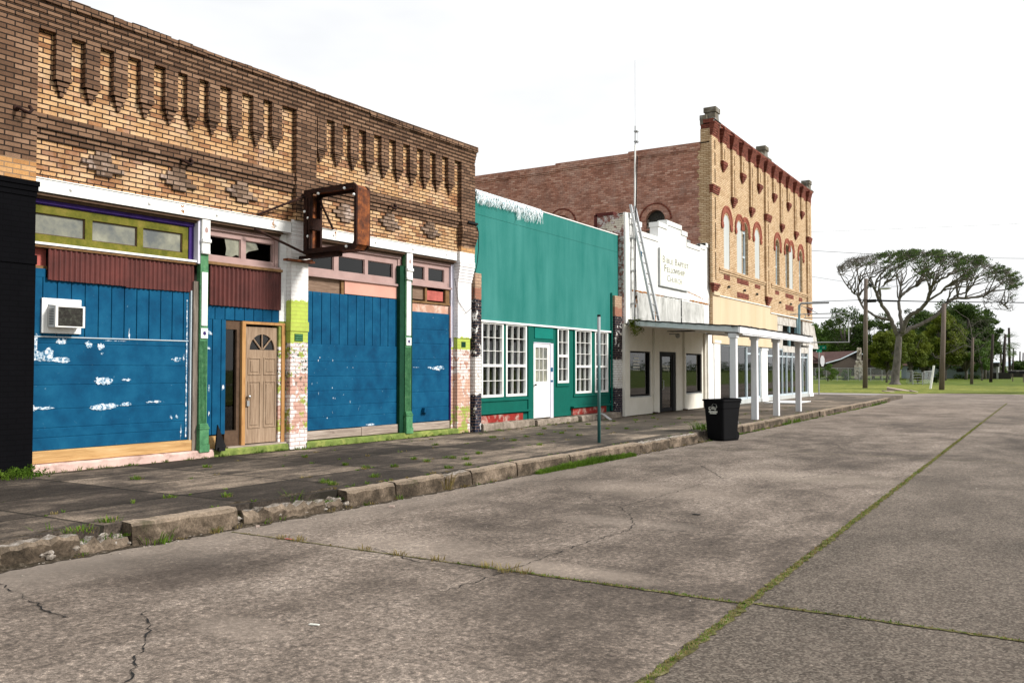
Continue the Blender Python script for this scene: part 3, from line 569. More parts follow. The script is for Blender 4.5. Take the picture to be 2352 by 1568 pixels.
# cornice: courses stepping out
co = MB(); z = 6.2; k = 0
while z < 6.62:
    h = .0655 if z+.07 < 6.62 else .06
    n1 = .062+.014*k; co.prism([(-4.5, z), (LR+.004*k, z), (LR+.004*k, min(z+h, TOP(LR)-.02+0*k)), (-4.5, z+h)], -.3+.001*k, n1); z += .0695; k += 1
cp = MB(); l = -4.5
while l < LR+.02:
    w_ = random.uniform(.12, .3); l2 = min(l+w_, LR+.03); zt = TOP(l)+random.uniform(-.012, .012)
    if zt > 6.61: cp.box(-.32, .155+random.uniform(-.01, .012), l+.004, l2-.004, 6.555, zt)
    else: cp.box(-.32, .15+random.uniform(-.01, .01), l+.004, l2-.004, 6.5, zt)
    l = l2
co.build('cornice', 'brown', B1); cp.build('coping', 'brown', B1)
# pilasters of dark brick
def pil(l0, l1, z0, z1, n=.075):
    m = MB(); m.box(-.3, n, l0, l1, z0, z1); return m
pl = pil(q(5.92), q(6.60), 4.38, 6.2); pl.build('pilaster', 'brown', B1)
pil(q(5.92), q(6.60), 4.10, 4.38, .074).build('pilaster', 'orange', B1)
pil(q(11.33), q(11.84), 4.40, 6.2).build('pilaster', 'brown', B1)
pil(q(11.33), q(11.84), 4.24, 4.40, .072).build('pilaster', 'tan', B1)
pr = pil(q(16.52), q(17.08), 4.95, 6.2); pr.build('pilaster', 'brown', B1)
# right pilaster foot: corbels out then in
cf = MB(); z = 4.95
for i, (e) in enumerate((.0, .02, .04, .055, .055, .045, .03, .015, 0)): cf.box(-.3, .075+e, q(16.52)-e*.4, q(17.08)+e, z-.0695*(i+1), z-.0695*i-.004)
cf.build('corbel_foot', 'brown', B1)
pil(q(16.52), q(17.08), 4.20, 4.325, .07).build('pilaster', 'orange', B1)
# black painted pier at the left edge
bp = MB(); bp.box(-.4, .085, q(4.2), q(6.61), .2, 3.0); bp.box(-.4, .10, q(4.2), q(6.62), 3.0, 3.12); bp.box(-.4, .08, q(4.2), q(6.60), 3.12, 3.9)
for i, e in enumerate((.012, .025, .04)): bp.box(-.4, .08+e, q(4.2), q(6.6)+e*.8, 3.9+.0695*i, 3.9+.0695*(i+1)-.004)
bp.build('black_pier', 'blackpaint', B1)['label'] = 'black painted brick pier'
lw = MB(); lw.box(-.4, -.05, -4.5, q(4.2), .2, 4.16); lw.build('brick_wall', 'blackpaint', B1)
# pendant corbels, 10 per bay
tips = [6.92, 7.35, 7.79, 8.23, 8.66, 9.06, 9.47, 9.93, 10.4, 10.83, 11.95, 12.4, 12.85, 13.3, 13.77, 14.23, 14.7, 15.16, 15.61, 16.09]
for i, t in enumerate(tips):
    c0 = q(t+.045)+0.0; m = MB(); zb = 5.555+.004*i; d = .062
    m.box(-.03, d, c0-.108, c0+.108, zb, 6.2)
    m.box(-.03, d+.014, c0-.114, c0+.114, zb, zb+.066)
    for j, wd in enumerate((.082, .055, .027)):
        m.box(-.03, d*(1-.24*(j+1))+.005, c0-wd, c0+wd, zb-.068*(j+1), zb-.068*j-.004)
    m.build('corbel', 'brown', B1)
# string courses
for (a, b) in ((q(6.60), q(11.33)), (q(11.84), q(16.52))):
    sc_ = MB(); zt = 5.06+.004*(a)
    for i, (n_, h) in enumerate(((.045, .066), (.032, .066), (.05, .06), (.022, .066), (.005, .04))): sc_.box(-.03, n_, a, b, zt-.0695*(i+1)+.002*(i % 2), zt-.0695*i-.006)
    sc_.build('string_course', 'brown', B1)
# stepped diamonds
for t in (7.62, 8.90, 10.16, 12.70, 14.05, 15.45):
    c0 = q(t); zt = 4.70+.004*c0; m = MB()
    for i, (a, b) in enumerate(((-.13, .11), (-.22, .12), (-.34, .22), (-.24, .32), (-.12, .13))): m.box(-.03, .018+.006*(i % 2), c0+a*.95, c0+b*.95, zt-.0695*(i+1)+.004, zt-.0695*i)
    m.build('brick_diamond', 'brownfade', B1)
# header row above the beam
for (a, b) in ((q(6.62), q(11.3)), (q(11.86), q(16.5))):
    hr = MB(); l = a
    while l < b: hr.box(-.03, -.005+random.uniform(0, .006), l, l+.1, 4.2, 4.262); l += .106
    hr.build('header_course', 'tan', B1)
# white steel beam, two lengths, with lips and rosettes
for (a, b) in ((q(6.55), q(11.26)), (q(11.76), q(16.4))):
    m = MB(); m.box(-.2, .03, a, b, 4.015, 4.175); m.box(-.2, .045, a, b, 4.175, 4.188); m.box(-.2, .035, a, b, 4.0, 4.015)
    o = m.build('steel_beam', 'white', B1)
    nb = max(2, int((b-a)/1.3))
    for i in range(nb+1):
        c_ = a+.55+(b-a-.9)*i/nb; r = MB(); r.tube([(.03, c_, 4.09), (.055, c_, 4.09)], [.03, .018], 8); r.build('rosette', 'white', o)
    # rust streaks at the joints
    rs = MB()
    for c_ in ((q(8.95), q(10.83)) if a < 3 else (q(12.4),)):
        for j in range(9): yy = c_+random.uniform(-.03, .03); zz = random.uniform(4.03, 4.15); blob(rs, .03, yy, zz, .008, random.uniform(.01, .03), n=7)
    rs.build('rust_mark', 'rustcrack', o)
# ----- mouldings below the beam
for (a, b, pur) in ((q(6.62), q(9.30), 1), (q(9.50), q(11.1), 0), (q(11.86), q(14.55), 0), (q(14.8), q(16.42), 0)):
    m = MB(); m.box(-.26, .0, a, b, 3.955, 3.985); m.box(-.26, -.06, a, b, 3.925, 3.955); o = m.build('soffit_moulding', 'darkwood', B1)
    m = MB(); m.box(-.26, -.11, a, b, 3.87, 3.925); m.box(-.26, -.14, a, b, 3.855, 3.87); m.build('trim', 'purple' if pur else 'pink', B1)
# ----- transoms
def transom(a, b, z0, z1, mat, cuts, n=-.15, pane='dusty', inner=(.09, .09)):
    """frame with panes; cuts are pane extents (l0, l1, z0, z1)"""
    f = MB(); wallholes(f, n-.05, n, a, b, z0, z1, cuts); o = f.build('transom_window', mat, B1)
    for c in cuts:
        e = MB(); t = .012; e.box(n-.052, n-.018, c[0], c[0]+t, c[2], c[3]); e.box(n-.052, n-.018, c[1]-t, c[1], c[2], c[3]); e.box(n-.052, n-.018, c[0], c[1], c[2], c[2]+t); e.box(n-.052, n-.018, c[0], c[1], c[3]-t, c[3]); e.build('glazing_bead', 'darkwood' if mat == 'olive' else mat, o)
    return o
Z_T0 = 3.40
o = transom(q(6.62), q(9.20), 3.33, 3.85, 'olive', [(q(6.70), q(7.44), 3.45, 3.74), (q(7.55), q(8.28), 3.445, 3.74), (q(8.38), q(9.09), 3.44, 3.74)])
for c in ((6.70, 7.44), (7.55, 8.28), (8.38, 9.09)):
    p = MB(); p.box(-.19, -.186, q(c[0]), q(c[1]), 3.44, 3.75); p.build('pane', 'dusty', o)
m = MB(); m.box(-.2, -.13, q(9.20), q(9.29), 3.33, 3.92); m.build('trim', 'purple', B1); m = MB(); m.box(-.24, -.02, q(9.29), q(9.335), 3.28, 3.985); m.build('jamb', 'lilac', B1)
m = MB(); m.box(-.2, -.04, q(6.62), q(9.32), 3.298, 3.33); m.build('sill', 'white', B1); m = MB(); m.box(-.2, -.06, q(6.62), q(9.32), 3.262, 3.298); m.build('sill', 'woodtrim', B1)
# broken pink transom over the door
o = transom(q(9.50), q(11.02), 3.38, 3.86, 'pink', [(q(9.56), q(10.27), 3.46, 3.78), (q(10.38), q(10.99), 3.46, 3.78)])
def shard(par, pts, n=-.186, mat='dusty'):
    m = MB(); m.prism([(q(a), b) for a, b in pts], n-.004, n); m.build('broken_pane', mat, par)
shard(o, [(9.95, 3.78), (10.27, 3.78), (10.27, 3.50), (10.2, 3.52), (10.1, 3.475), (9.97, 3.49), (9.99, 3.6)]); shard(o, [(10.38, 3.78), (10.62, 3.78), (10.69, 3.66), (10.46, 3.60), (10.38, 3.53)])
shard(o, [(9.56, 3.78), (9.60, 3.74), (9.59, 3.6), (9.62, 3.5), (9.7, 3.475), (9.56, 3.46)])
m = MB(); m.box(-.2, -.13, q(11.02), q(11.1), 3.38, 3.86); m.build('jamb', 'pink', B1)
m = MB(); m.box(-.2, -.08, q(9.50), q(11.12), 3.345, 3.38); m.build('sill', 'pink', B1); m = MB(); m.box(-.2, -.05, q(9.50), q(11.14), 3.30, 3.345); m.build('sill', 'woodtrim', B1)
# bay 3 transom (4 panes), bay 4 transom (2 panes)
o = transom(q(11.72), q(14.47), 3.34, 3.86, 'pink', [(q(11.80), q(12.55), 3.46, 3.75), (q(12.68), q(13.44), 3.46, 3.75), (q(13.54), q(14.33), 3.46, 3.75)])
for c in ((11.80, 12.55), (12.68, 13.44), (13.54, 14.33)): p = MB(); p.box(-.19, -.186, q(c[0]), q(c[1]), 3.45, 3.76); p.build('pane', 'glassdark', o)
m = MB(); m.box(-.2, -.13, q(14.47), q(14.58), 3.34, 3.92); m.build('jamb', 'pink', B1); m = MB(); m.box(-.2, -.09, q(11.72), q(14.56), 3.30, 3.34); m.build('sill', 'pink', B1)
o = transom(q(14.80), q(16.38), 3.40, 3.86, 'pink', [(q(14.86), q(15.42), 3.50, 3.78), (q(15.56), q(16.16), 3.50, 3.78)])
for c in ((14.86, 15.42), (15.56, 16.16)): p = MB(); p.box(-.19, -.186, q(c[0]), q(c[1]), 3.49, 3.79); p.build('pane', 'glassdark', o)
m = MB(); m.box(-.2, -.10, q(14.80), q(16.40), 3.36, 3.40); m.build('sill', 'pink', B1)
# exposed old panels under transoms
m = MB(); m.box(-.22, -.2, q(6.62), q(6.90), 3.0, 3.262); m.build('old_panel', 'redwood', B1); m = MB(); m.box(-.22, -.16, q(6.62), q(6.90), 2.97, 3.02); m.build('rail', 'woodtrim', B1)
m = MB(); m.box(-.22, -.19, q(11.72), q(12.76), 3.03, 3.30); m.build('old_panel', 'ply', B1); m = MB(); m.box(-.2, -.15, q(12.76), q(12.84), 3.0, 3.30); m.box(-.2, -.14, q(11.72), q(12.84), 2.985, 3.03); m.build('rail', 'woodtrim', B1)
m = MB(); m.box(-.2, -.13, q(12.84), q(14.56), 3.045, 3.30); m.build('pink_board', 'palepink', B1)
m = MB(); m.box(-.22, -.19, q(14.8), q(15.45), 3.09, 3.36); m.build('old_panel', 'ply', B1); m = MB(); m.box(-.22, -.18, q(15.52), q(16.15), 3.09, 3.30); m.build('old_panel', 'redwood', B1)
m = MB(); m.box(-.2, -.14, q(15.43), q(15.50), 3.05, 3.36); m.box(-.2, -.14, q(16.2), q(16.38), 3.05, 3.36); m.box(-.2, -.12, q(14.8), q(16.38), 3.01, 3.05); m.build('rail', 'woodtrim', B1)
m = MB(); m.box(-.2, -.15, q(14.8), q(16.36), 2.80, 3.0); m.build('plaster_band', 'salmon', B1)
# corrugated red sheets
def corrug(a, b, z0, z1, pitch, n=-.1, amp=.012, tilt=0):
    m = MB(); k = int((b-a)/pitch*8); vs = []
    for i in range(k+1):
        l = a+(b-a)*i/k; x = n+amp*math.sin(2*math.pi*(l-a)/pitch); e = random.uniform(-.004, .004)
        vs += [(x, l, z0+tilt*(l-a)+e), (x, l, z1)]
    m.add(vs, [(2*i, 2*i+2, 2*i+3, 2*i+1) for i in range(k)]); o = m.build('corrugated_sheet', 'corr', B1); sm = o.modifiers.new('s', 'SOLIDIFY'); sm.thickness = .004; return o
corrug(q(6.87), q(8.1), 2.83, 3.262, .075, -.085); corrug(q(8.06), q(9.29), 2.815, 3.262, .075, -.10, tilt=.01)
corrug(q(9.58), q(10.43), 2.645, 3.30, .086, -.09, .017); corrug(q(10.41), q(11.14), 2.64, 3.30, .075, -.10, .011)
# blue boarding
def vplanks(a, b, z0, z1, w_, n=-.13, gap=.011):
    m = MB(); l = a
    while l < b-.01:
        e = min(l+w_, b); m.box(n-.03, n+random.uniform(0, .003), l+gap/2, e-gap/2, z0, z1); l = e
    m.box(n-.034, n-.014, a, b, z0, z1); return m
def hplanks(a, b, z0, z1, hs, n=-.125, gap=.01):
    m = MB(); z = z0
    for h in hs:
        e = min(z+h, z1); t = random.uniform(-.004, .004); m.add([(n-.03, a, z+gap/2), (n, a, z+gap/2+t), (n, b, z+gap/2-t), (n-.03, b, z+gap/2), (n-.03, a, e-gap/2), (n+.002, a, e-gap/2), (n+.002, b, e-gap/2), (n-.03, b, e-gap/2)],
            [(0, 3, 2, 1), (4, 5, 6, 7), (0, 1, 5, 4), (1, 2, 6, 5), (2, 3, 7, 6), (3, 0, 4, 7)]); z = e
    m.box(n-.034, n-.006, a, b, z0, z1); return m
v = vplanks(q(6.62), q(9.22), 2.05, 2.86, .2); v.box(-.16, -.128, q(6.62), q(6.87), 2.86, 2.98); v.build('vertical_boarding', 'blue', B1, bevel=.004)
h_ = hplanks(q(6.64), q(9.22), .50, 2.05, [.17, .13, .26, .33, .27, .3, .2], -.13)
h_ = h_.build('horizontal_boarding', 'blue', B1, bevel=.004)
# filler patches, traced by position
fpl = []; fp = MB()
def pp(y, z, ry, rz, nb=4, n=-.127):
    for i in range(nb): blob(fp, n+.0006*i, q(y)+random.uniform(-.6, .6)*ry, z+random.uniform(-.4, .4)*rz, ry*random.uniform(.3, .6), rz*random.uniform(.35, .8), n=16, jag=.5)
for a in ((6.72, 1.88, .05, .22, 8), (6.85, 1.80, .14, .10, 5), (7.0, 1.74, .24, .035, 8), (7.1, 1.98, .08, .05, 3), (7.5, 1.96, .07, .05, 4), (7.68, 1.93, .06, .05, 4), (7.72, 1.84, .03, .02, 2), (7.9, 2.02, .2, .008, 4), (8.15, 2.12, .015, .14, 4),
          (7.75, 1.44, .15, .055, 10), (8.1, 1.455, .08, .02, 4), (6.74, 1.07, .06, .05, 5), (6.9, 1.08, .2, .018, 6), (7.78, 1.07, .22, .05, 12), (8.1, 1.09, .10, .03, 6), (8.6, 1.12, .13, .02, 6), (8.9, .87, .03, .035, 3), (9.0, .87, .035, .035, 3), (9.08, .62, .015, .11, 5), (9.0, 1.76, .09, .04, 5), (9.12, 1.78, .012, .08, 3)):
    fp = MB(); pp(*a); fp.build('filler_patch', 'filler', h_)
m = MB(); m.box(-.127, -.118, q(9.16), q(9.18), .55, 2.7); m.build('sealant_line', 'filler', h_)
m = MB(); m.box(-.135, -.115, q(6.62), q(9.2), 2.045, 2.06); m.build('batten', 'bluegrey', h_)
# bay 2 boards
v = vplanks(q(9.52), q(11.2), 2.42, 2.66, .195, -.13); v.build('vertical_boarding', 'blue', B1, bevel=.004)
v = vplanks(q(9.50), q(9.96), .55, 2.42, .17, -.131); o = v.build('vertical_boarding', 'blue', B1, bevel=.004)
fp = MB()
for a in ((9.6, 1.95, .04, .04, 3), (9.9, 1.32, .025, .05, 4), (9.62, 1.3, .02, .06, 3), (9.62, .9, .015, .04, 3), (9.62, 2.2, .05, .05, 3)): pp(*a, n=-.126)
fp.build('filler_patch', 'filler', o)
# bay 3 and 4 boards
v = vplanks(q(11.72), q(14.46), 2.07, 3.03, .225, -.13); v.build('vertical_boarding', 'blue', B1, bevel=.004)
o = hplanks(q(11.72), q(14.47), .50, 2.07, [.22, .22, .27, .27, .27, .4], -.12, .011).build('horizontal_boarding', 'blue', B1, bevel=.004)
fp = MB()
for i in range(18): blob(fp, -.117, q(random.uniform(11.85, 13.3)), random.uniform(.6, 1.85), random.uniform(.004, .010), random.uniform(.008, .026), n=8, jag=.5)
blob(fp, -.117, q(13.6), .53, .12, .02); fp.build('filler_patch', 'filler', o)
o = hplanks(q(14.92), q(16.34), .50, 2.82, [.30, .33, .36, .33, .33, .30, .37], -.135, .016).build('horizontal_boarding', 'blue', B1, bevel=.004)
fp = MB()
for a in ((15.85, 1.63, .2, .05, 10), (15.6, 1.645, .12, .02, 5), (15.75, 2.72, .06, .012, 2), (15.1, 1.65, .09, .008, 3)): pp(*a, n=-.131)
fp.build('filler_patch', 'filler', o)
vt = MB(); vt.prism([(q(15.30), .70), (q(15.47), .70), (q(15.44), .80), (q(15.32), .80)], -.135, -.05); vt.build('vent_hood', 'blue', o)
# jambs
m = MB(); m.box(-.2, -.09, q(9.22), q(9.245), .5, 2.85); m.build('jamb', 'bluegrey', B1)
m = MB(); m.box(-.22, -.06, q(9.25), q(9.345), .32, 3.0); m.build('jamb', 'greypost', B1)
m = MB(); m.box(-.2, -.1, q(14.47), q(14.53), .45, 3.04); m.build('jamb', 'greywood', B1); m = MB(); m.box(-.2, -.08, q(14.53), q(14.58), .4, 3.04); m.build('jamb', 'pink', B1)
m = MB(); m.box(-.2, -.1, q(16.33), q(16.38), .5, 2.3); m.build('jamb', 'purple', B1); m = MB(); m.box(-.2, -.1, q(16.33), q(16.38), 2.3, 3.0); m.build('jamb', 'pink', B1)
# bottom timbers and painted plinth
m = MB(); m.box(-.2, -.07, q(6.62), q(9.25), .335, .50); m.build('bottom_timber', 'pine', B1, bevel=.006)
m = MB(); m.box(-.2, -.09, q(11.72), q(13.3), .335, .49); m.box(-.2, -.085, q(13.305), q(14.53), .33, .50); m.box(-.2, -.09, q(14.92), q(16.3), .33, .49); m.build('bottom_timber', 'greywood', B1, bevel=.006)
m = MB(); m.box(-.2, -.08, q(9.60), q(9.86), .33, .53); m.build('bottom_timber', 'pine', B1, bevel=.006)
def plinth(a, b, mat, h=.33, n=.02):
    m = MB(); k = max(4, int((b-a)/.09)); vs = []
    for i in range(k+1):
        l = a+(b-a)*i/k; e = random.uniform(-.01, .008); d = random.uniform(-.008, .008)
        vs += [(n+d, l, .19), (n+d*.5-.006, l, h-.025+e), (n-.03, l, h+e*.5), (-.3, l, h)]
    m.add(vs, [(4*i+j, 4*(i+1)+j, 4*(i+1)+j+1, 4*i+j+1) for i in range(k) for j in range(3)]); m.build('plinth', mat, B1)
plinth(q(6.61), q(9.62), 'curbpink'); plinth(q(9.62), q(11.26), 'curblime', .32, .01); plinth(q(11.7), q(16.5), 'curblime', .32)
# middle pier: front face and side return of painted brick, moulded cap, vent
PM0, PM1 = q(11.29), q(11.72)
m = MB(); m.box(-.35, .0, PM0, PM1, .2, 2.28); m.box(-.35, .004, PM0+.004, PM1-.004, 2.45, 3.45); m.box(-.35, .015, PM0-.01, PM1+.012, 2.28, 2.45)
z = 3.45
for i in range(12): e = (.0, .012, .024, .036, .03, .03, .03, .02, .025, .03, .03, .03)[i]; m.box(-.35, .0+e, PM0-e*.4+.002, PM1+e, z, z+.063); z += .0665
m.build('pier', 'pier', B1)
m = MB(); m.box(-.002, .006, PM0+.09, PM1-.12, 2.105, 2.235); o = m.build('vent', 'darkgreen', B1)
m = MB()
for i in range(3): m.box(0, .012, PM0+.1, PM1-.13, 2.12+.04*i, 2.14+.04*i)
m.build('louvre', 'irongreen', o)
m = MB(); m.box(-.34, -.12, q(11.12), PM0, .32, 2.0); m.build('pier_return', 'pier', B1); m = MB(); m.box(-.34, -.1195, q(11.12), PM0, 2.0, 2.45); m.build('pier_return', 'curblime', B1); m = MB(); m.box(-.34, -.121, q(11.13), PM0, 2.45, 3.98); m.build('pier_return', 'whitebrick', B1)
# right pier
PE0, PE1 = q(16.47), q(17.02)
m = MB(); m.box(-.35, .0, PE0, PE1-.03, .2, 2.30); m.box(-.35, .02, PE0-.01, PE1-.015, 2.30, 3.55); z = 3.55
for i in range(10): e = (.01, .02, .03, .04, .05, .06, .06, .05, .05, .05)[i]; m.box(-.35, .02+e, PE0-.005, PE1-.01+e, z, z+.061); z += .0655
m.build('pier', 'pierend', B1)
m = MB(); m.box(-.002, .006, PE0+.14, PE1-.2, 2.10, 2.22); m.build('vent', 'darkgreen', B1)
m = MB(); m.box(-.34, -.1, q(16.36), PE0, .32, 2.1); m.build('pier_return', 'pierend', B1); m = MB(); m.box(-.34, -.1, q(16.36), PE0, 2.1, 3.98); m.build('pier_return', 'lilac', B1)
# cast iron columns
def ironcol(a, b, strip_z0):
    o = MB(); c0 = (a+b)/2; hw = (b-a)/2
    o.box(-.12, -.02, c0-hw, c0+hw, .3, 3.99); o.box(-.14, .035, c0-hw-.02, c0+hw+.02, .3, .42); o.box(-.13, .02, c0-hw-.012, c0+hw+.012, .42, .66)
    for i in range(3): o.box(-.12, .03-.012*i, c0-hw-.02+.008*i, c0+hw+.02-.008*i, .66+.03*i, .69+.03*i)
    for i in range(5): l = c0-hw+.012+(2*hw-.024)*(i+.5)/5; o.box(-.02, -.008, l-.007, l+.007, .76, 2.06)
    c = o.build('iron_column', 'irongreen', B1, bevel=.004)
    t = MB(); t.box(-.02, -.006, c0-hw+.02, c0+hw-.02, 2.30, strip_z0); t.build('white_strip', 'white', c)
    t = MB(); t.box(-.02, .02, c0-hw-.004, c0+hw+.004, 3.48, 3.99); t.box(-.02, .045, c0-hw-.01, c0+hw+.01, 3.62, 3.68); t.box(-.02, .03, c0-hw, c0+hw, 3.44, 3.49); t.build('capital', 'white', c, bevel=.008)
    t = MB(); t.box(-.02, -.002, c0-hw+.012, c0+hw-.012, 2.1, 2.26); tl = t.build('tile', 'white', c)
    t = MB(); t.add([(.0005, c0, 2.18)]+[(.0005, c0+math.cos(k*math.pi/8)*(.045 if k % 2 else .022), 2.18+math.sin(k*math.pi/8)*(.05 if k % 2 else .025)) for k in range(16)], [(0, i+1, (i+1) % 16+1) for i in range(16)]); t.build('tile_flower', 'purple', tl)
    t = MB(); t.add([(.0205, c0, 3.83)]+[(.0205, c0+math.sin(k*math.pi/6)*.032, 3.81+math.cos(k*math.pi/6)*(.06 if k < 3 or k > 9 else .035)) for k in range(12)], [(0, (i+1) % 12+1, i+1) for i in range(12)]); t.build('crest', 'pink', c)
ironcol(q(9.345), q(9.50), 3.15); ironcol(q(14.60), q(14.79), 3.42)
m = MB(); m.box(-.3, -.1, q(14.79), q(14.93), .3, 3.7); m.build('column_return', 'darkgreen', B1)
m = MB(); m.box(-.3, -.045, q(14.44), q(14.60), .3, 3.72); m.build('column_return', 'darkgreen', B1)
# door, sidelight
D0, D1 = q(10.38), q(11.17)
d = MB(); dn = -.16; cz_, r = 1.95, (D1-D0)*.36; cy = (D0+D1)/2
wallholes(d, dn-.045, dn, D0, D1, .36, 2.33, [(cy-r-.01, cy+r+.01, 1.94, 1.94+r+.01)])
seg = [(cy+r*math.cos(R_(t)), 1.94+r*math.sin(R_(t))) for t in range(0, 91, 10)]
d.prism([(cy+r+.01, 1.94)]+seg+[(cy, 1.95+r), (cy+r+.01, 1.95+r)], dn-.04, dn); seg2 = [(cy-r*math.cos(R_(t)), 1.94+r*math.sin(R_(t))) for t in range(0, 91, 10)]
d.prism([(cy-r-.01, 1.94)]+seg2+[(cy, 1.95+r), (cy-r-.01, 1.95+r)], dn-.04, dn)
door = d.build('door', 'door', B1)
m = MB()
for t in (45, 90, 135): m.tube([(dn-.01, cy+.03*math.cos(R_(t)), 1.95), (dn-.01, cy+r*math.cos(R_(t)), 1.94+r*math.sin(R_(t)))], .014, 6)
m.build('glazing_bar', 'door', door)
m = MB(); m.box(dn-.03, dn-.025, cy-r, cy+r, 1.94, 1.95+r); m.build('pane', 'glassdark', door)
for (a, b, z0, z1) in ((.06, .44, 1.52, 1.80), (.56, .94, 1.52, 1.80), (.06, .44, .62, 1.40), (.56, .94, .62, 1.40)):
    a = D0+.04+(D1-D0-.08)*a; b = D0+.04+(D1-D0-.08)*b
    m = MB(); wallholes(m, dn, dn+.012, a-.01, b+.01, z0-.01, z1+.01, [(a+.015, b-.015, z0+.015, z1-.015)]); m.box(dn, dn+.009, a+.045, b-.045, z0+.045, z1-.045); m.build('door_panel', 'door', door, bevel=.004)
m = MB(); m.ball((dn+.06, D0+.06, 1.15), .03); m.tube([(dn, D0+.06, 1.15), (dn+.06, D0+.06, 1.15)], .012); m.build('door_knob', 'chrome', door, smooth=True)
m = MB(); m.box(dn, dn+.035, D0+.035, D0+.085, .99, 1.08); m.build('padlock', 'galv', door)
m = MB(); m.box(-.25, -.10, q(10.28), q(10.355), .34, 2.37); m.box(-.25, -.10, q(11.18), q(11.26), .34, 2.37); m.box(-.25, -.10, q(10.28), q(11.26), 2.37, 2.415); m.build('door_frame', 'doorjamb', B1)
m = MB(); m.box(-.3, -.05, q(9.96), q(11.26), .30, .345); m.build('threshold', 'greywood', B1)
m = MB(); m.box(-.22, -.15, q(9.96), q(10.28), .345, .60); m.box(-.22, -.15, q(9.96), q(10.28), 2.27, 2.415); m.box(-.22, -.15, q(10.2), q(10.275), .60, 2.27); o = m.build('sidelight', 'darkwood', B1)
m = MB(); m.box(-.2, -.196, q(9.96), q(10.2), .6, 2.27); m.build('pane', 'glassdark', o)
# dark rooms behind the open transoms and the door glass
m = MB(); m.box(-3.0, -2.9, q(6.7), q(16.4), .4, 5.6); m.build('interior_partition', 'innerwall', B1)
m = MB(); m.box(-.36, -.30, q(6.6), q(11.3), .34, 3.30); m.box(-.36, -.30, q(11.7), q(16.4), .34, 3.0); m.build('stud_wall', 'dark', B1)
# ---- things on building 1
ac = thing('air_conditioner', 'old white window air conditioner in a white frame on the blue boards', 'air conditioner', (-.12, q(7.07), 2.1), 1)
a0, a1 = q(6.80), q(7.37); m = MB(); wallholes(m, -.13, -.095, a0, a1, 2.10, 2.58, [(a0+.08, a1-.08, 2.19, 2.49)]); m.build('surround', 'white', ac, bevel=.004)
m = MB(); b0, b1 = q(6.885), q(7.31); n0 = .09
m.box(-.14, n0, b0, b1, 2.18, 2.475); m.box(n0, n0+.012, b0, b0+.035, 2.18, 2.475); m.box(n0, n0+.012, b1-.03, b1, 2.18, 2.475); m.box(n0, n0+.012, b0+.035, b1-.03, 2.455, 2.475); m.box(n0, n0+.012, b0+.035, b1-.03, 2.18, 2.195); m.build('housing', 'plastic', ac)
m = MB(); m.box(n0, n0+.004, b0+.035, b1-.03, 2.195, 2.455)
for i in range(13): m.box(n0, n0+.009, b0+.035, b1-.03, 2.20+.0195*i, 2.206+.0195*i)
m.build('condenser_grille', 'grille', ac)
m = MB()
for i in range(10): m.box(-.06, .06, b0-.003, b0, 2.22+.022*i, 2.228+.022*i)
m.build('side_louvre', 'grille', ac)
# rusted sign frame
sg = thing('rusted_sign_frame', 'empty rusty steel box frame of an old projecting sign', 'sign frame', (.0, q(11.6), 4.0), 1)
def sp(n, dl, z): return (n, q(11.6)+dl, z)
OFF[sg.name] = Vector((.0, 4.69, 4.0)); sg.location = f1w((.0, 4.69, 4.0))
def ringbox(m, n0, n1, z0, z1, l0, l1, t, ch=.07, side=(1, 1, 1, 1)):
    po = [(n0+ch*.3, z0), (n1-ch, z0), (n1, z0+ch), (n1, z1-ch), (n1-ch, z1), (n0+ch*.3, z1), (n0, z1-ch*.4), (n0, z0+ch*.4)]
    tl, tr, tb, tt = t; pi = [(n0+tl, z0+tb), (n1-tr-.04, z0+tb), (n1-tr, z0+tb+.05), (n1-tr, z1-tt-.04), (n1-tr-.04, z1-tt), (n0+tl+.02, z1-tt), (n0+tl, z1-tt-.02), (n0+tl, z0+tb+.02)]
    k = len(m.v); N_ = 8
    for l in (l0, l1):
        m.v += [(a, l, b) for a, b in po]+[(a, l, b) for a, b in pi]
    for i in range(N_):
        j = (i+1) % N_
        m.f += [(k+i, k+j, k+N_+j, k+N_+i), (k+2*N_+j, k+2*N_+i, k+3*N_+i, k+3*N_+j), (k+j, k+i, k+2*N_+i, k+2*N_+j), (k+N_+i, k+N_+j, k+3*N_+j, k+3*N_+i)]; m.m += [0]*4
m = MB(); ringbox(m, .24, 1.52, 3.62, 4.74, 4.56, 4.60, (.19, .06, .085, .075)); m.build('side_plate', 'rustdark', sg)
m = MB(); ringbox(m, .24, 1.52, 3.62, 4.72, 4.85, 4.89, (.12, .06, .07, .07)); m.build('side_plate', 'rustdark', sg)
m = MB(); m.box(1.505, 1.525, 4.585, 4.87, 3.70, 4.64); m.build('end_plate', 'rust', sg)
m = MB(); m.add([(1.505, 4.585, 4.64), (1.505, 4.87, 4.64), (1.44, 4.87, 4.715), (1.44, 4.585, 4.715)], [(0, 1, 2, 3)]); m.add([(1.505, 4.585, 3.70), (1.505, 4.87, 3.70), (1.44, 4.87, 3.63), (1.44, 4.585, 3.63)], [(0, 3, 2, 1)]); m.box(.30, 1.44, 4.6, 4.85, 4.70, 4.715); m.box(.28, 1.44, 4.6, 4.85, 3.625, 3.64); m.box(.245, .26, 4.6, 4.85, 3.65, 4.69); m.build('rim_plate', 'rust', sg)
m = MB(); m.box(.42, .53, 4.50, 4.70, 4.02, 4.22); m.box(.34, .36, 4.53, 4.56, 3.7, 4.6); m.box(.40, .42, 4.53, 4.56, 3.7, 4.6); m.box(.26, 1.0, 4.62, 4.76, 3.55, 3.62); m.box(.0, .26, 4.66, 4.72, 4.66, 4.71); m.box(.0, .3, 4.66, 4.72, 3.56, 3.61); m.build('mounting_steel', 'rustdark', sg)
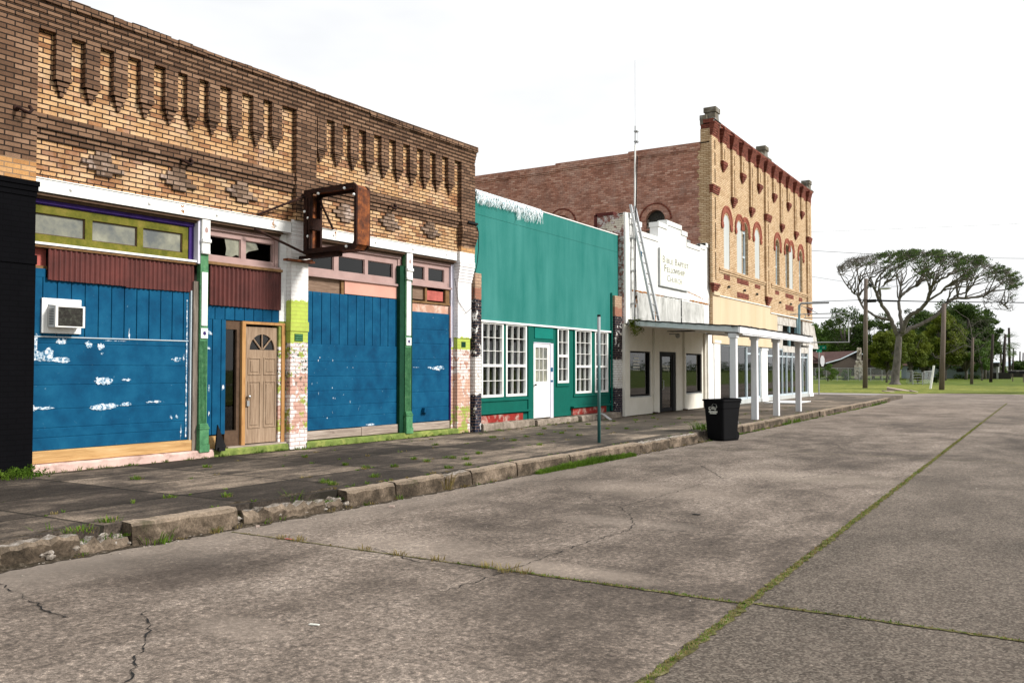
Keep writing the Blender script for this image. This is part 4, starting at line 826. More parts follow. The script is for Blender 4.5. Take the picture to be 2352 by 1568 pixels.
m = MB(); m.tube([(.3, 4.70, 4.70), (.02, 3.75, 4.22)], .022, 6); m.tube([(.5, 4.7, 4.55), (.05, 5.45, 4.2)], .022, 6); m.tube([(.06, 3.65, 3.96), (.33, 4.68, 3.58)], .022, 6); m.build('brace', 'rustdark', sg)
m = MB(); m.box(.0, .12, 4.32, 4.95, 3.50, 3.535); m.box(.02, .3, 4.66, 4.74, 3.5, 3.53); m.build('wall_bracket', 'rust', sg)
m = MB()
for (n_, z) in ((.62, 4.64), (1.25, 4.66), (1.47, 4.53), (.28, 4.36), (.37, 4.24), (.37, 3.92), (1.30, 3.67)): m.ball((n_, 4.545, z), .026)
m.build('lamp_socket', 'white', sg, smooth=True)
# hooks and insulators in the wall, cable at the right corner
def hook(l, z, label, n=-.02):
    m = MB(); m.tube([(n, l, z), (n+.08, l, z), (n+.13, l+.02, z-.03), (n+.14, l+.10, z-.05), (n+.11, l+.15, z), (n+.08, l+.13, z+.06)], .024, 6); m.ball((n+.01, l, z+.01), .045, sx=.5)
    solo(m, 'iron_hook', 'rustdark', label, 'hook', (n, l, z), 1, 'iron hooks in the brick wall', smooth=True)
hook(q(8.93), 4.84, 'rusty iron hook above the second brick diamond from the left'); hook(q(13.98), 4.86, 'rusty iron hook in the brick right of the empty sign frame'); hook(q(6.32), 5.02, 'rusty iron hook in a mossy patch on the far left brick pilaster', .07)
m = MB(); lr = q(17.08); m.box(.1, .14, lr-.32, lr+.03, 4.86, 4.90); m.tube([(.12, lr-.02, 4.9), (.13, lr+.05, 4.7), (.12, lr+.07, 4.35), (.11, lr+.03, 4.0), (.06, lr-.0, 3.7)], .009, 5); m.tube([(.06, lr, 3.7), (.05, lr-.06, 3.0), (.05, lr-.3, 2.86), (.03, lr-.55, 3.1), (.0, lr-.65, 3.6)], .006, 5)
solo(m, 'loose_cable', 'black', 'black cable hanging from the corner of the brick storefront', 'cable', (.1, lr, 4.8), 1)
m = MB(); m.box(.03, .10, q(9.66), q(9.78), .3, .36); m.prism([(q(9.62), .32), (q(9.83), .36), (q(9.66), .72)], .03, .06)
solo(m, 'black_scrap_box', 'black', 'black plastic scrap leaning beside the green column foot', 'scrap', (.05, q(9.7), .32), 1)

# ================================================================ building 2: teal storefront
random.seed(8)
TX = -11.1
B2 = thing('teal_storefront', 'single storey teal stucco storefront with white grid windows', 'building', (TX, 16.5, .2))
m = MB(); wallholes(m, TX-.2, TX, 16.5, 24.27, 2.70, 5.14, [(23.75, 24.27, 2.70, 3.82)]); m.box(TX-.2, TX, 16.5, 24.27, 5.15, 5.66); m.box(TX-.22, TX-.006, 16.5, 24.26, 5.13, 5.16); m.box(TX-.0, TX+.004, 16.5, 16.505, 2.7, 3)
m.build('stucco_wall', 'teal', B2)
m = MB(); m.box(TX-.22, TX+.012, 16.5, 24.28, 5.66, 5.685); m.build('coping', 'white', B2)
HOL = [(16.80, 17.75, .96, 2.72), (17.87, 18.84, .96, 2.72), (19.20, 20.24, .30, 2.30), (20.45, 21.08, 1.25, 2.72), (21.47, 22.46, .95, 2.72), (22.70, 23.56, .95, 2.72)]
m = MB(); wallholes(m, TX-.22, TX-.03, 16.5, 23.75, .37, 2.70, HOL); m.build('front_wall', 'tealdk', B2)
m = MB(); m.box(TX-.03, TX-.012, 19.24, 20.2, 2.40, 2.68); m.build('panel', 'teallt', B2)
m = MB(); m.box(TX-.03, TX+.0, 16.6, 18.9, .86, .93); m.box(TX-.03, TX, 21.35, 23.6, .86, .92); m.box(TX-.03, TX, 20.38, 21.1, 1.16, 1.22); m.box(TX-.03, TX-.0, 20.38, 20.42, 1.22, 2.7); m.box(TX-.03, TX, 21.38, 21.44, .92, 2.7); m.box(TX-.03, TX, 18.9, 19.16, .37, 2.7); m.build('trim_board', 'tealdk', B2, bevel=.004)
m = MB(); m.box(TX-.03, TX+.07, 16.6, 18.92, .575, .62); m.build('ledge', 'tealdk', B2, bevel=.006); m = MB(); m.box(TX-.03, TX+.08, 21.2, 23.6, .565, .61); m.build('ledge', 'tealdk', B2, bevel=.006)
m = MB(); m.box(TX-.03, TX+.02, 16.58, 18.6, .37, .545); m.build('base_panel', 'redbase', B2); m = MB(); m.box(TX-.03, TX+.02, 21.25, 23.35, .37, .55); m.build('base_panel', 'redbase', B2)
m = MB(); m.box(TX-.03, TX+.03, 16.5, 24.27-.5, 2.70, 2.745); m.build('white_trim', 'white', B2)
for i, (a, b, z0, z1) in enumerate(HOL):
    if i == 2: continue
    window(B2, TX-.01, a, b, z0, z1, 'white', .055, cols=(2 if i == 3 else 3), depth=.09, splits=((z0+(z1-z0)*.42), 3, 2) if i != 3 else (1.97, 2, 2), mun='plastic')
# curtains and dark room
for i, (a, b, z0, z1) in enumerate(HOL):
    if i == 2: continue
    c = MB(); k = 30; vs = []
    zt = z0+(z1-z0)*(.66 if i < 3 else .6 if i == 3 else .78)
    for j in range(k+1): y = a+(b-a)*j/k; x = TX-.24+.003*math.sin(j*.9); vs += [(x, y, z0-.05), (x, y, zt)]
    c.add(vs, [(2*j, 2*j+2, 2*j+3, 2*j+1) for j in range(k)]); c.build('curtain', 'curtain', B2)
m = MB(); shell(m, TX-10, TX-.22, 16.55, 24.25, .2, 5.2, .2); m.box(TX-9.8, TX-.22, 16.75, 24.05, 4.9, 5.1); m.box(TX-9.8, TX-.22, 16.75, 24.05, .2, .35); m.box(TX-4, TX-3.9, 16.75, 24.05, .35, 4.9); m.build('body', 'innerwall', B2)
# door, ajar, grimy white with nine panes
d = MB(); wallholes(d, TX-.09, TX-.04, 19.22, 20.06, .38, 2.27, [(19.32, 19.94, 1.30, 2.17)]); d = d.build('door', 'white', B2)
m = MB()
for i in (1, 2): m.box(TX-.08, TX-.05, 19.32+.207*i-.011, 19.32+.207*i+.011, 1.30, 2.17); m.box(TX-.08, TX-.05, 19.32, 19.94, 1.30+.29*i-.011, 1.30+.29*i+.011)
m.build('muntins', 'plastic', d); m = MB(); m.box(TX-.075, TX-.07, 19.3, 19.96, 1.29, 2.18); m.build('pane', 'dusty', d)
for a in (19.33, 19.68): m = MB(); wallholes(m, TX-.04, TX-.03, a, a+.25, .55, 1.15, [(a+.02, a+.23, .57, 1.13)]); m.box(TX-.04, TX-.033, a+.05, a+.2, .61, 1.09); m.build('door_panel', 'white', d)
m = MB(); m.ball((TX-.0, 19.27, 1.22), .028); m.tube([(TX-.04, 19.27, 1.22), (TX, 19.27, 1.22)], .01); m.build('door_knob', 'black', d)
m = MB(); m.box(TX-.1, TX-.02, 20.07, 20.23, .34, 2.29); m.box(TX-.1, TX-.02, 19.2, 20.07, 2.275, 2.30); o = m.build('door_frame', 'lilac', B2)
m = MB(); m.box(TX-.02, TX-.017, 20.08, 20.2, 1.55, 1.66); m.box(TX-.02, TX-.017, 20.08, 20.2, 1.28, 1.33); m.build('blue_tape', M['blue'], o)
# broken concrete step
def roughstep(name, mat, x0, x1, y0, y1, z0, z1, parent, amp=.015):
    m = MB(); k = max(3, int((y1-y0)/.12)); vs = []
    for i in range(k+1):
        y = y0+(y1-y0)*i/k; d1, d2 = random.uniform(-amp, amp), random.uniform(-amp, amp)
        vs += [(x1+d1+.01, y, z0), (x1+d1, y, z1-.03+d2), (x1-.03+d1, y, z1+d2), (x0, y, z1)]
    m.add(vs, [(4*i+j, 4*(i+1)+j, 4*(i+1)+j+1, 4*i+j+1) for i in range(k) for j in range(3)]); m.add([vs[0], vs[1], vs[2], vs[3], (x0, y0, z0)], [(0, 1, 2, 3, 4)]); m.add([*vs[-4:], (x0, y1, z0)], [(4, 3, 2, 1, 0)]); return m.build(name, mat, parent)
roughstep('step', 'conc', TX-.1, TX+.16, 16.63, 18.95, .19, .375, B2); roughstep('step', 'conc', TX-.2, TX+.22, 18.97, 21.2, .19, .345, B2); roughstep('step', 'conc', TX-.1, TX+.32, 21.22, 23.75, .19, .365, B2)
# party pilasters of peeling black and white brick
m = MB(); m.box(TX-.1, TX+.10, 16.37, 16.62, .2, 3.78); m.build('pilaster', 'bwpil', B2); m = MB(); m.box(TX-.2, TX+.12, 23.76, 24.27, .2, 3.80); m.build('pilaster', 'bwpil', B2)
m = MB(); m.tube([(TX+.03, 23.72, .4), (TX+.03, 23.72, 3.88)], .03, 8); m.build('drain_pipe', 'tealdk', B2)
# shredded tarp over the parapet
random.seed(77)
tp = MB(); y = 16.45
while y < 19.45:
    for k in range(3):
        L = random.uniform(.16, .32)*(1-.13*(y-16.5))+(.18 if 18.2 < y < 19.45 and random.random() < .25 else 0); wd = random.uniform(.012, .035); x = TX+.02+random.uniform(0, .05); yy = y+random.uniform(-.02, .03)
        pts = [(x-.03, yy, 5.70), (x+.01, yy, 5.66)]+[(x+.02+random.uniform(-.01, .02), yy+random.uniform(-.012, .03)*j, 5.66-L*j/4) for j in range(1, 5)]
        k0 = len(tp.v)
        for j, p in enumerate(pts): w_ = wd*(1-.16*j); tp.v += [(p[0], p[1]-w_/2, p[2]), (p[0]+.004, p[1]+w_/2, p[2])]
        for j in range(len(pts)-1): tp.f.append((k0+2*j, k0+2*j+1, k0+2*j+3, k0+2*j+2)); tp.m.append(0)
    y += .022
tp.box(TX-.12, TX+.02, 16.45, 19.45, 5.684, 5.70)
solo(tp, 'shredded_tarp', 'tarp', 'shredded pale tarp hanging over the teal parapet', 'tarp', (TX, 18, 5.68))
m = MB(); k = 10; vs = []
for i in range(k+1): t = i/k; vs += [(TX+.35+.25*t, 22.05+.32*math.sin(t*1.4), .38-.17*t**1.5+.02*math.sin(t*6)), (TX+.35+.25*t, 22.2+.32*math.sin(t*1.4), .39-.17*t**1.5+.02*math.sin(t*6))]
m.add(vs, [(2*i, 2*i+2, 2*i+3, 2*i+1) for i in range(k)]); o = solo(m, 'metal_strip', 'alum', 'bent pale metal strip lying on the concrete step', 'scrap', (TX+.4, 22.1, .3)); o.modifiers.new('s', 'SOLIDIFY').thickness = .006

# ================================================================ building 3: white church storefront
CX = -10.9
B3 = thing('church_storefront', 'white storefront with stepped parapet and beige lower front', 'building', (CX, 24.5, .2))
par = [(24.52, 2.95), (24.52, 6.38), (24.75, 6.38), (24.75, 6.22), (25.56, 6.22), (25.56, 5.94), (26.98, 5.94), (26.98, 6.45), (27.72, 6.45), (27.72, 6.63), (29.04, 6.6), (29.04, 6.45), (29.61, 6.45), (29.61, 6.10), (31.0, 6.10), (31.0, 6.2), (31.6, 6.2), (31.6, 6.32), (32.0, 6.32), (32.0, 2.95)]
top = [(a, b) for a, b in par if b > 4]
m = MB(); m.prism([(24.52, 4.06)]+top+[(32.0, 4.06)], CX-.3, CX); m.build('parapet_wall', 'chwhite', B3)
m = MB(); m.prism([(24.52, 2.95), (24.52, 4.055), (32.0, 4.055), (32.0, 2.95)], CX-.3, CX-.015); m.build('lower_parapet_wall', 'chwhite', B3)
for a, b, zt in ((25.0, 29.0, 4.0), (29.12, 31.45, 4.0)): m = MB(); m.box(CX-.015, CX-.003, a, b, 3.02, zt); m.build('patch_panel', 'chpanel', B3)
cp = MB()
for (a, b, z) in ((24.52, 24.78, 6.38), (24.78, 25.56, 6.22), (25.56, 26.97, 5.94), (26.95, 27.73, 6.45), (27.70, 29.07, 6.61), (29.05, 29.64, 6.45), (29.6, 31.0, 6.10), (31.0, 31.6, 6.2), (31.6, 32.0, 6.32)): cp.box(CX-.32, CX+.03, a, b, z-.15, z+.005)
cp.build('coping', 'chwhite', B3)
# rust cracks
random.seed(4)
def crackline(pts, wd, mat='rustcrack', n=CX+.002, name='rust_crack', par_=None):
    m = MB(); out = []
    for (ay, az), (by, bz) in zip(pts, pts[1:]):
        k = max(1, int(math.hypot(by-ay, bz-az)/.06)); out += [(ay+(by-ay)*i/k, az+(bz-az)*i/k+random.uniform(-.012, .012)) for i in range(k)]
    out.append(pts[-1]); vs = []
    for i, (y, z) in enumerate(out):
        w_ = wd*random.uniform(.3, 1.5)/2; p, r_ = out[max(0, i-1)], out[min(len(out)-1, i+1)]; dy, dz = r_[0]-p[0], r_[1]-p[1]; l = math.hypot(dy, dz) or 1
        vs += [(n, y-dz/l*w_, z+dy/l*w_), (n, y+dz/l*w_, z-dy/l*w_)]
    m.add(vs, [(2*i, 2*i+1, 2*i+3, 2*i+2) for i in range(len(out)-1)]); m.build(name, mat, par_ or B3)
crackline([(24.85, 4.04), (26.2, 4.04)], .04); crackline([(26.2, 4.04), (27.4, 4.03)], .02); crackline([(27.4, 4.03), (29.1, 4.05)], .022, 'letter'); crackline([(29.6, 4.36), (30.6, 4.28), (31.3, 4.2)], .03); crackline([(29.9, 4.07), (31.9, 4.05)], .05); crackline([(31.9, 4.05), (31.9, 4.3)], .02)
crackline([(29.06, 3.0), (29.06, 4.03)], .05, 'roofblack'); crackline([(25.0, 3.1), (25.0, 4.0)], .02, 'letter'); crackline([(26.7, 3.1), (26.72, 3.6)], .05)
fp = MB()
for i in range(14): blob(fp, CX+.002, 25.0+random.uniform(0, .2), random.uniform(3.55, 4.02), .05, .05, n=9)
fp.build('rust_patch', 'rustcrack', B3)
crackline([(30.5, 4.95), (31.2, 4.85), (31.8, 4.9)], .01, 'galv')
# beige lower front: planes step in and out round the window and door bays
HC = [(24.70, 26.36, .78, 2.18), (27.10, 28.60, .2, 2.2), (29.52, 31.2, .78, 2.18)]
m = MB(); wallholes(m, CX-.2, CX-.03, 24.5, 32.0, .1, 2.95, HC); m.box(CX-.03, CX+.0, 24.28, 24.66, .1, 2.95); m.build('front_wall', 'cream', B3)
for a in (26.58, 29.30, 31.42): m = MB(); m.box(CX-.03, CX+.05, a-.06, a+.06, .25, 2.93); m.build('downpipe_casing', 'cream', B3, bevel=.012)
for a in (26.58, 29.30): m = MB(); m.box(CX-.03, CX+.10, a-.08, a+.08, .2, .24); m.build('casing_foot', 'rustdark', B3)
m = MB(); m.box(CX-.1, CX+.08, 31.6, 32.2, .15, 2.95); m.build('end_pilaster', 'white', B3)
def dkwin(a, b, z0, z1, x=CX-.07):
    return window(B3, x, a, b, z0, z1, 'black', .05, depth=.08, pane='glassdark')
w1 = dkwin(24.70, 26.36, .78, 2.18); w2 = dkwin(29.52, 31.2, .78, 2.18)
m = MB(); m.box(CX-.1, CX-.02, 24.70, 26.36, .745, .78); m.box(CX-.1, CX-.02, 29.52, 31.2, .745, .78); m.build('sill', 'galv', B3)
# writing on the left window: pale lines
for i, wd in enumerate((.28, .2, .27, .25, .27, .28)):      # too small and faint in the photograph to read: pale lines
    m = MB(); z = 2.06-.095*i; h = .006 if i in (0, 5) else .018; m.box(CX-.122, CX-.119, 25.42-wd, 25.42+wd*(.9 if i % 2 else 1), z-h, z+h); m.build('window_lettering', 'signwhite', w1)
m = MB(); m.box(CX-.6, CX-.55, 25.6, 26.0, 1.2, 2.0); m.build('interior_board', 'signwhite', B3)
dr = MB(); wallholes(dr, CX-.12, CX-.07, 27.32, 28.36, .22, 2.12, [(27.42, 28.26, .34, 2.04)]); dr = dr.build('door', 'black', B3)
m = MB(); m.box(CX-.1, CX-.096, 27.4, 28.28, .32, 2.06); m.build('pane', 'glassdark', dr)
m = MB(); m.tube([(CX-.07, 27.42, 1.25), (CX-.02, 27.42, 1.25), (CX-.02, 27.42, .95), (CX-.07, 27.42, .95)], .014, 6); m.build('door_handle', 'galv', dr)
m = MB(); m.box(CX-.15, CX-.05, 27.10, 27.32, .2, 2.2); m.box(CX-.15, CX-.05, 28.36, 28.60, .2, 2.2); m.box(CX-.15, CX-.05, 27.32, 28.36, 2.12, 2.2); m.build('door_frame', 'black', B3)
for t, z in (('Bible Baptist', 1.71), ('Fellowship', 1.60)): textmesh(t, 'door_lettering', 'signwhite', dr, .12 if t != 'B' else .2, facing_street(CX-.094, 27.84, z-.03), sx=1.1)
m = MB(); shell(m, CX-11, CX-.3, 24.5, 32.0, .1, 5.6, .2); m.box(CX-10.8, CX-.3, 24.7, 31.8, 5.2, 5.4); m.box(CX-10.8, CX-.3, 24.7, 31.8, .1, .22); m.box(CX-3, CX-2.9, 24.7, 31.8, .22, 5.2); m.build('body', 'innerwall', B3)
m = MB(); m.box(CX-.2, CX-.03, 24.28, 24.5, .1, 3.0); m.build('side_return', 'cream', B3)
# brick end wall of the parapet with maroon coping
m = MB(); m.box(CX-.9, CX-.03, 24.27, 24.51, 3.0, 6.3); m.box(CX-1.3, CX-.9, 24.27, 24.51, 3.0, 5.7); m.build('parapet_return', 'peelbrick', B3)
m = MB(); m.box(CX-.95, CX-.35, 24.25, 24.53, 6.3, 6.4); m.box(CX-1.0, CX-.9, 24.25, 24.53, 5.72, 6.35); m.box(CX-1.35, CX-.9, 24.25, 24.53, 5.7, 5.78); m.build('return_coping', 'maroon', B3)
m = MB(); m.box(CX-.05, CX+.03, 24.3, 24.62, 3.0, 6.36); m.build('corner_strip', 'chwhite', B3)
# flue pots behind the parapet
m = MB(); m.box(CX-.8, CX-.55, 30.3, 30.6, 5.9, 6.22); m.build('roof_vent', 'grille', B3); m = MB(); m.box(CX-.7, CX-.45, 30.9, 31.25, 5.9, 6.4); m.build('roof_vent', 'galv', B3)
# sign board with raised letters
sb = thing('church_sign', 'white sign board lettered Bible Baptist Fellowship Church on the white parapet', 'sign', (CX, 28.28, 4.4))
m = MB(); m.prism([(26.96, 4.37), (29.6, 4.37), (29.6, 5.56), (26.96, 5.58)], CX, CX+.05); m.build('board', 'signwhite', sb)
m = MB(); m.box(CX, CX+.075, 26.93, 26.96, 4.36, 5.6); m.box(CX, CX+.07, 26.96, 29.6, 4.345, 4.37); m.build('edge_trim', 'galv', sb)
def smallcaps(words, yc, z, big, small, mats):
    ws = []; x = 0; kx = 1.35
    for w_ in words:
        for i, ch in enumerate(w_):
            s_ = big if i == 0 else small; wid = s_*.66*kx*(.5 if ch == 'I' else .8 if ch in 'LEFTSJP' else 1.25 if ch == 'W' else 1); ws.append((ch, x+wid/2, s_, i == 0)); x += wid+.012
        x += .12
    tot = x-.12
    for ch, cx_, s_, first in ws: textmesh(ch, 'letter', mats[1] if first and ch in 'BC' else mats[0], sb, s_, facing_street(CX+.051, yc+cx_-tot/2, z), .004, sx=kx)
smallcaps(('BIBLE', 'BAPTIST'), 28.4, 5.15, .33, .23, ('letter', 'fadedletter')); smallcaps(('FELLOWSHIP',), 28.3, 4.86, .33, .23, ('letter', 'fadedletter')); smallcaps(('CHURCH',), 28.3, 4.55, .32, .24, ('fadedletter', 'fadedletter'))
# antenna mast and ladder
a0 = Vector((CX+.10, 24.74, 3.2))
am = thing('antenna_mast', 'tall thin antenna mast strapped to the white parapet corner', 'antenna', tuple(a0))
m = MB(); m.tube([(CX+.10, 24.74, 3.1), (CX+.10, 24.80, 5.0), (CX+.06, 24.95, 6.9), (CX+.06, 24.98, 8.55)], [.03, .03, .032, .026], 8); m.build('mast', 'white', am)
m = MB(); m.tube([(CX+.14, 24.72, 3.1), (CX+.14, 24.80, 6.0), (CX+.12, 25.0, 8.2)], .016, 6); m.build('cable', 'black', am)
m = MB(); m.tube([(CX+.06, 24.98, 8.55), (CX+.06, 24.99, 9.14)], .018, 6); m.tube([(CX+.10, 25.05, 8.6), (CX+.10, 25.05, 9.0)], .008, 5); m.box(CX+.03, CX+.14, 24.95, 25.08, 8.63, 8.67); m.box(CX+.03, CX+.14, 24.95, 25.08, 8.95, 8.99); m.tube([(CX+.06, 24.99, 9.14), (CX+.06, 25.0, 11.2)], .006, 5); m.build('whip', 'galv', am)
m = MB()
for z in (3.6, 4.6, 5.6): m.box(CX, CX+.14, 24.7, 24.84, z, z+.04)
m.build('strap', 'galv', am)
ld = thing('ladder', 'aluminium extension ladder leaning against the white parapet', 'ladder', (CX+.6, 26.1, 3.1))
def rail(p0, p1, w_, mat='alum'):
    m = MB(); d = Vector(p1)-Vector(p0); k = []
    for t in (0, 1):
        p = Vector(p0)+d*t
        for a, b in ((-.0, -w_/2), (.07, -w_/2), (.07, w_/2), (-.0, w_/2)): k.append((p.x+a, p.y+b, p.z))
    m.add(k, [(0, 3, 2, 1), (4, 5, 6, 7), (0, 1, 5, 4), (1, 2, 6, 5), (2, 3, 7, 6), (3, 0, 4, 7)]); return m.build('ladder_rail', mat, ld)
LB1, LT1 = Vector((CX+.55, 25.15, 3.12)), Vector((CX+.05, 24.55, 6.62)); dl = Vector((.0, .40, 0))
rail(LB1, LT1, .075); rail(LB1+dl, LT1+dl*.8, .075)
for i in range(11):
    t = (i+.5)/11; a = LB1.lerp(LT1, t); b = (LB1+dl).lerp(LT1+dl*.8, t); m = MB(); m.tube([a+Vector((.03, 0, 0)), b+Vector((.03, 0, 0))], .022, 6); m.build('rung', 'galv', ld)
m = MB()
for i in range(1, 14):
    a = LB1.lerp(LT1, i/14); m.ball((a.x+.075, a.y, a.z), .012)
m.build('rivet', 'black', ld)
m = MB(); a = LB1.lerp(LT1, .55); b = LB1.lerp(LT1, .6); m.add([(a.x+.075, a.y-.032, a.z), (a.x+.075, a.y+.032, a.z), (b.x+.075, b.y+.032, b.z), (b.x+.075, b.y-.032, b.z)], [(0, 1, 2, 3)]); m.build('warning_sticker', M['blue'], ld)
# ================================================================ canopy over the pavement
cn = thing('porch_canopy', 'sagging flat canopy with white fascia on square white posts over the pavement', 'canopy', (-9, 27, .2))
A, B_, C_, D_ = (CX, 24.55, 3.05), (-6.92, 22.6, 2.68), (-6.92, 30.9, 2.66), (CX, 31.6, 3.0)
def slab(m, pts, t0, t1, mm=0):
    m.add([(p[0], p[1], p[2]+t0) for p in pts]+[(p[0], p[1], p[2]+t1) for p in pts], [(3, 2, 1, 0), (4, 5, 6, 7), (0, 1, 5, 4), (1, 2, 6, 5), (2, 3, 7, 6), (3, 0, 4, 7)], mm)
m = MB(); slab(m, [A, B_, C_, D_], -.02, .03); o = m.build('soffit', 'cream', cn)
random.seed(19)
m = MB(); k = 40; vs = []     # ragged roofing felt
def lerp3(a, b, t): return tuple(a[i]+(b[i]-a[i])*t for i in range(3))
e1 = [lerp3(A, B_, i/k) for i in range(k+1)]; e2 = [lerp3(D_, C_, i/k) for i in range(k+1)]
for i in range(k+1):
    for p, s_ in ((e1[i], -1), (e2[i], 1)): vs.append((p[0], p[1]+s_*(.05+random.uniform(-.02, .03)), p[2]+.075+random.uniform(-.006, .008)))
m.add(vs, [(2*i, 2*i+2, 2*i+3, 2*i+1) for i in range(k)]); f1 = [lerp3(B_, C_, i/k) for i in range(k+1)]
m.add([(p[0]+.04+random.uniform(-.015, .03), p[1], p[2]+.085+random.uniform(-.01, .01)) for p in f1]+[(p[0]-.2, p[1], p[2]+.08) for p in f1], [(i, i+1, k+2+i, k+1+i) for i in range(k)])
o = m.build('roofing_felt', 'roofblack', cn); o.modifiers.new('s', 'SOLIDIFY').thickness = .035
def fascia(P, Q, h, name='fascia', nrm=(0, -1, 0), t=.035, mat='postwhite', dz=.04):
    m = MB(); k = 20; vs = []
    for i in range(k+1):
        p = Vector(lerp3(P, Q, i/k)); sag = random.uniform(-.004, .004)
        for (a, b) in ((0, dz), (t, dz), (t, dz-h+sag), (0, dz-h+sag)): vs.append(tuple(p+Vector(nrm)*a+Vector((0, 0, b))))
    m.add(vs, [(4*i+j, 4*(i+1)+j, 4*(i+1)+(j+1) % 4, 4*i+(j+1) % 4) for i in range(k) for j in range(4)]); m.add(vs[:4], [(0, 1, 2, 3)]); m.add(vs[-4:], [(3, 2, 1, 0)]); return m.build(name, mat, cn)
fascia(A, B_, .14); fascia(B_, C_, .16, nrm=(1, 0, 0)); fascia((B_[0], B_[1]+.3, B_[2]-.13), (C_[0], C_[1], C_[2]-.12), .07, nrm=(1, 0, 0), t=.02, name='lower_fascia'); fascia(D_, C_, .14, nrm=(0, 1, 0))
for (y, x) in ((22.75, -7.1), (24.66, -7.1), (27.0, -7.12), (30.3, -7.25)):
    m = MB(); m.box(x-.085, x+.085, y-.085, y+.085, .2, 2.54); p = m.build('post', 'postwhite', cn, bevel=.01)
    m = MB(); m.box(x-.11, x+.11, y-.11, y+.11, 2.44, 2.56); m.build('post_cap', 'postwhite', p)
m = MB(); m.box(-9.4, -8.7, 23.9, 24.3, 2.70, 2.72); m.box(-8.0, -7.5, 24.8, 25.2, 2.66, 2.68); m.build('soffit_hatch', 'black', cn)
m = MB(); m.ball((CX+.3, 27.9, 2.74), .09); m.tube([(CX, 27.9, 2.8), (CX+.3, 27.9, 2.8)], .02); m.build('porch_lamp', 'galv', cn)
# ================================================================ building 4: two storey yellow brick corner block
random.seed(14)
YX = -10.8; Y0, Y1 = 32.05, 48.35
B4 = thing('yellow_brick_block', 'two storey yellow brick corner block with red brick arches and brackets', 'building', (YX, Y0, .2))
WINS = [  # (y0, y1, sill, spring, top-radius, kind)
 (33.47, 34.20, 'w'), (35.15, 35.85, 'w'), (35.92, 36.70, 'g'), (37.70, 38.42, 'w'), (41.05, 41.75, 'g'), (42.85, 43.50, 'g'), (43.58, 44.25, 'w'), (45.55, 46.22, 'g')]
ZS, ZP = 5.56, 7.34
m = MB(); wallholes(m, YX-.32, YX, Y0, Y1, 4.86, 10.4, [(a-.0, b+.0, ZS, ZP+(b-a)/2) for a, b, k in WINS]); m.box(YX-.32, YX, Y0, 40.0, 4.4, 4.86); m.box(YX-.32, YX, 40.0, Y1, 4.1, 4.86)
def archfill(m, a, b, z, x0, x1):      # solid corners above a round headed opening
    r = (b-a)/2; c = (a+b)/2
    for s_ in (1, -1):
        seg = [(c+s_*r*math.cos(R_(t)), z+r*math.sin(R_(t))) for t in range(0, 91, 15)]
        m.prism([(c+s_*r, z+r)]+seg[:], x0, x1)
for a, b, k in WINS: archfill(m, a, b, ZP, YX-.32, YX-.002)
m.build('brick_wall', 'yellow', B4)
for a, b, k in WINS:
    r = (b-a)/2; c = (a+b)/2; shp = [(a, ZS), (b, ZS)]+[(c+r*math.cos(R_(t)), ZP+r*math.sin(R_(t))) for t in range(0, 181, 15)]
    if k == 'w': m = MB(); m.prism(shp, YX-.24, YX-.015); m.build('boarded_window', 'boardgrey', B4)
    else:
        zr = 6.35+random.uniform(-.1, .1); f = MB(); f.box(YX-.22, YX-.12, a, a+.1, ZS, ZP+.1); f.box(YX-.22, YX-.12, b-.1, b, ZS, ZP+.1); f.box(YX-.22, YX-.12, a+.1, b-.1, ZS, ZS+.08); f.box(YX-.2, YX-.10, a+.1, b-.1, zr, zr+.08); f.box(YX-.2, YX-.10, a+.1, b-.1, ZP-.05, ZP+.03)
        o = f.build('sash_window', 'bluegrey', B4); m = MB(); m.prism(shp, YX-.21, YX-.2); m.build('pane', 'dusty' if random.random() < .5 else 'glass', o)
        m = MB(); m.prism(shp, YX-.32, YX-.30); m.build('blind', 'dark', o)
m = MB(); m.box(YX-.02, YX+.07, 32.8, 39.5, 5.44, 5.53); m.box(YX-.02, YX+.04, 32.8, 39.5, 5.36, 5.44); m.box(YX-.02, YX+.07, 40.2, 47.5, 5.44, 5.53); m.box(YX-.02, YX+.04, 40.2, 47.5, 5.36, 5.44); m.build('sill_course', 'yellow', B4)
# horseshoe hood moulds
def hood(c, ro, ri, zc=7.36, leg=.2, foot=(1, 1)):
    m = MB(); n = 16; vs = []
    for (r, x) in ((ri, YX), (ri, YX+.012), (ri+.05, YX+.024), (ro-.1, YX+.024), (ro-.08, YX+.045), (ro, YX+.045), (ro, YX)):
        for i in range(n+1): t = math.pi*i/n; vs.append((x, c+r*math.cos(t), zc+r*math.sin(t)))
    L = 7
    m.add(vs, [(j*(n+1)+i, (j+1)*(n+1)+i, (j+1)*(n+1)+i+1, j*(n+1)+i+1) for j in range(L-1) for i in range(n)])
    for s_ in (1, -1):
        if not foot[0 if s_ > 0 else 1]: continue
        m.prism([(c+s_*ri, zc), (c+s_*ro, zc), (c+s_*ro, zc-leg*.5), (c+s_*(ri+.02), zc-leg*.5)], YX, YX+.035); m.prism([(c+s_*(ri-.0), zc-leg*.5), (c+s_*(ro+.03), zc-leg*.5), (c+s_*(ro-.06), zc-leg-.05), (c+s_*(ri+.06), zc-leg-.05)], YX, YX+.05)
    return m.build('arch_hood', 'archred', B4)
for (c, ro, ri, ft) in ((33.83, .70, .42, (1, 1)), (35.50, .62, .38, (0, 1)), (36.33, .62, .40, (1, 0)), (38.06, .68, .42, (1, 1)), (41.40, .66, .40, (1, 1)), (43.17, .60, .37, (0, 1)), (43.93, .60, .37, (1, 0)), (45.88, .66, .40, (1, 1))): hood(c, ro, ri, foot=ft)
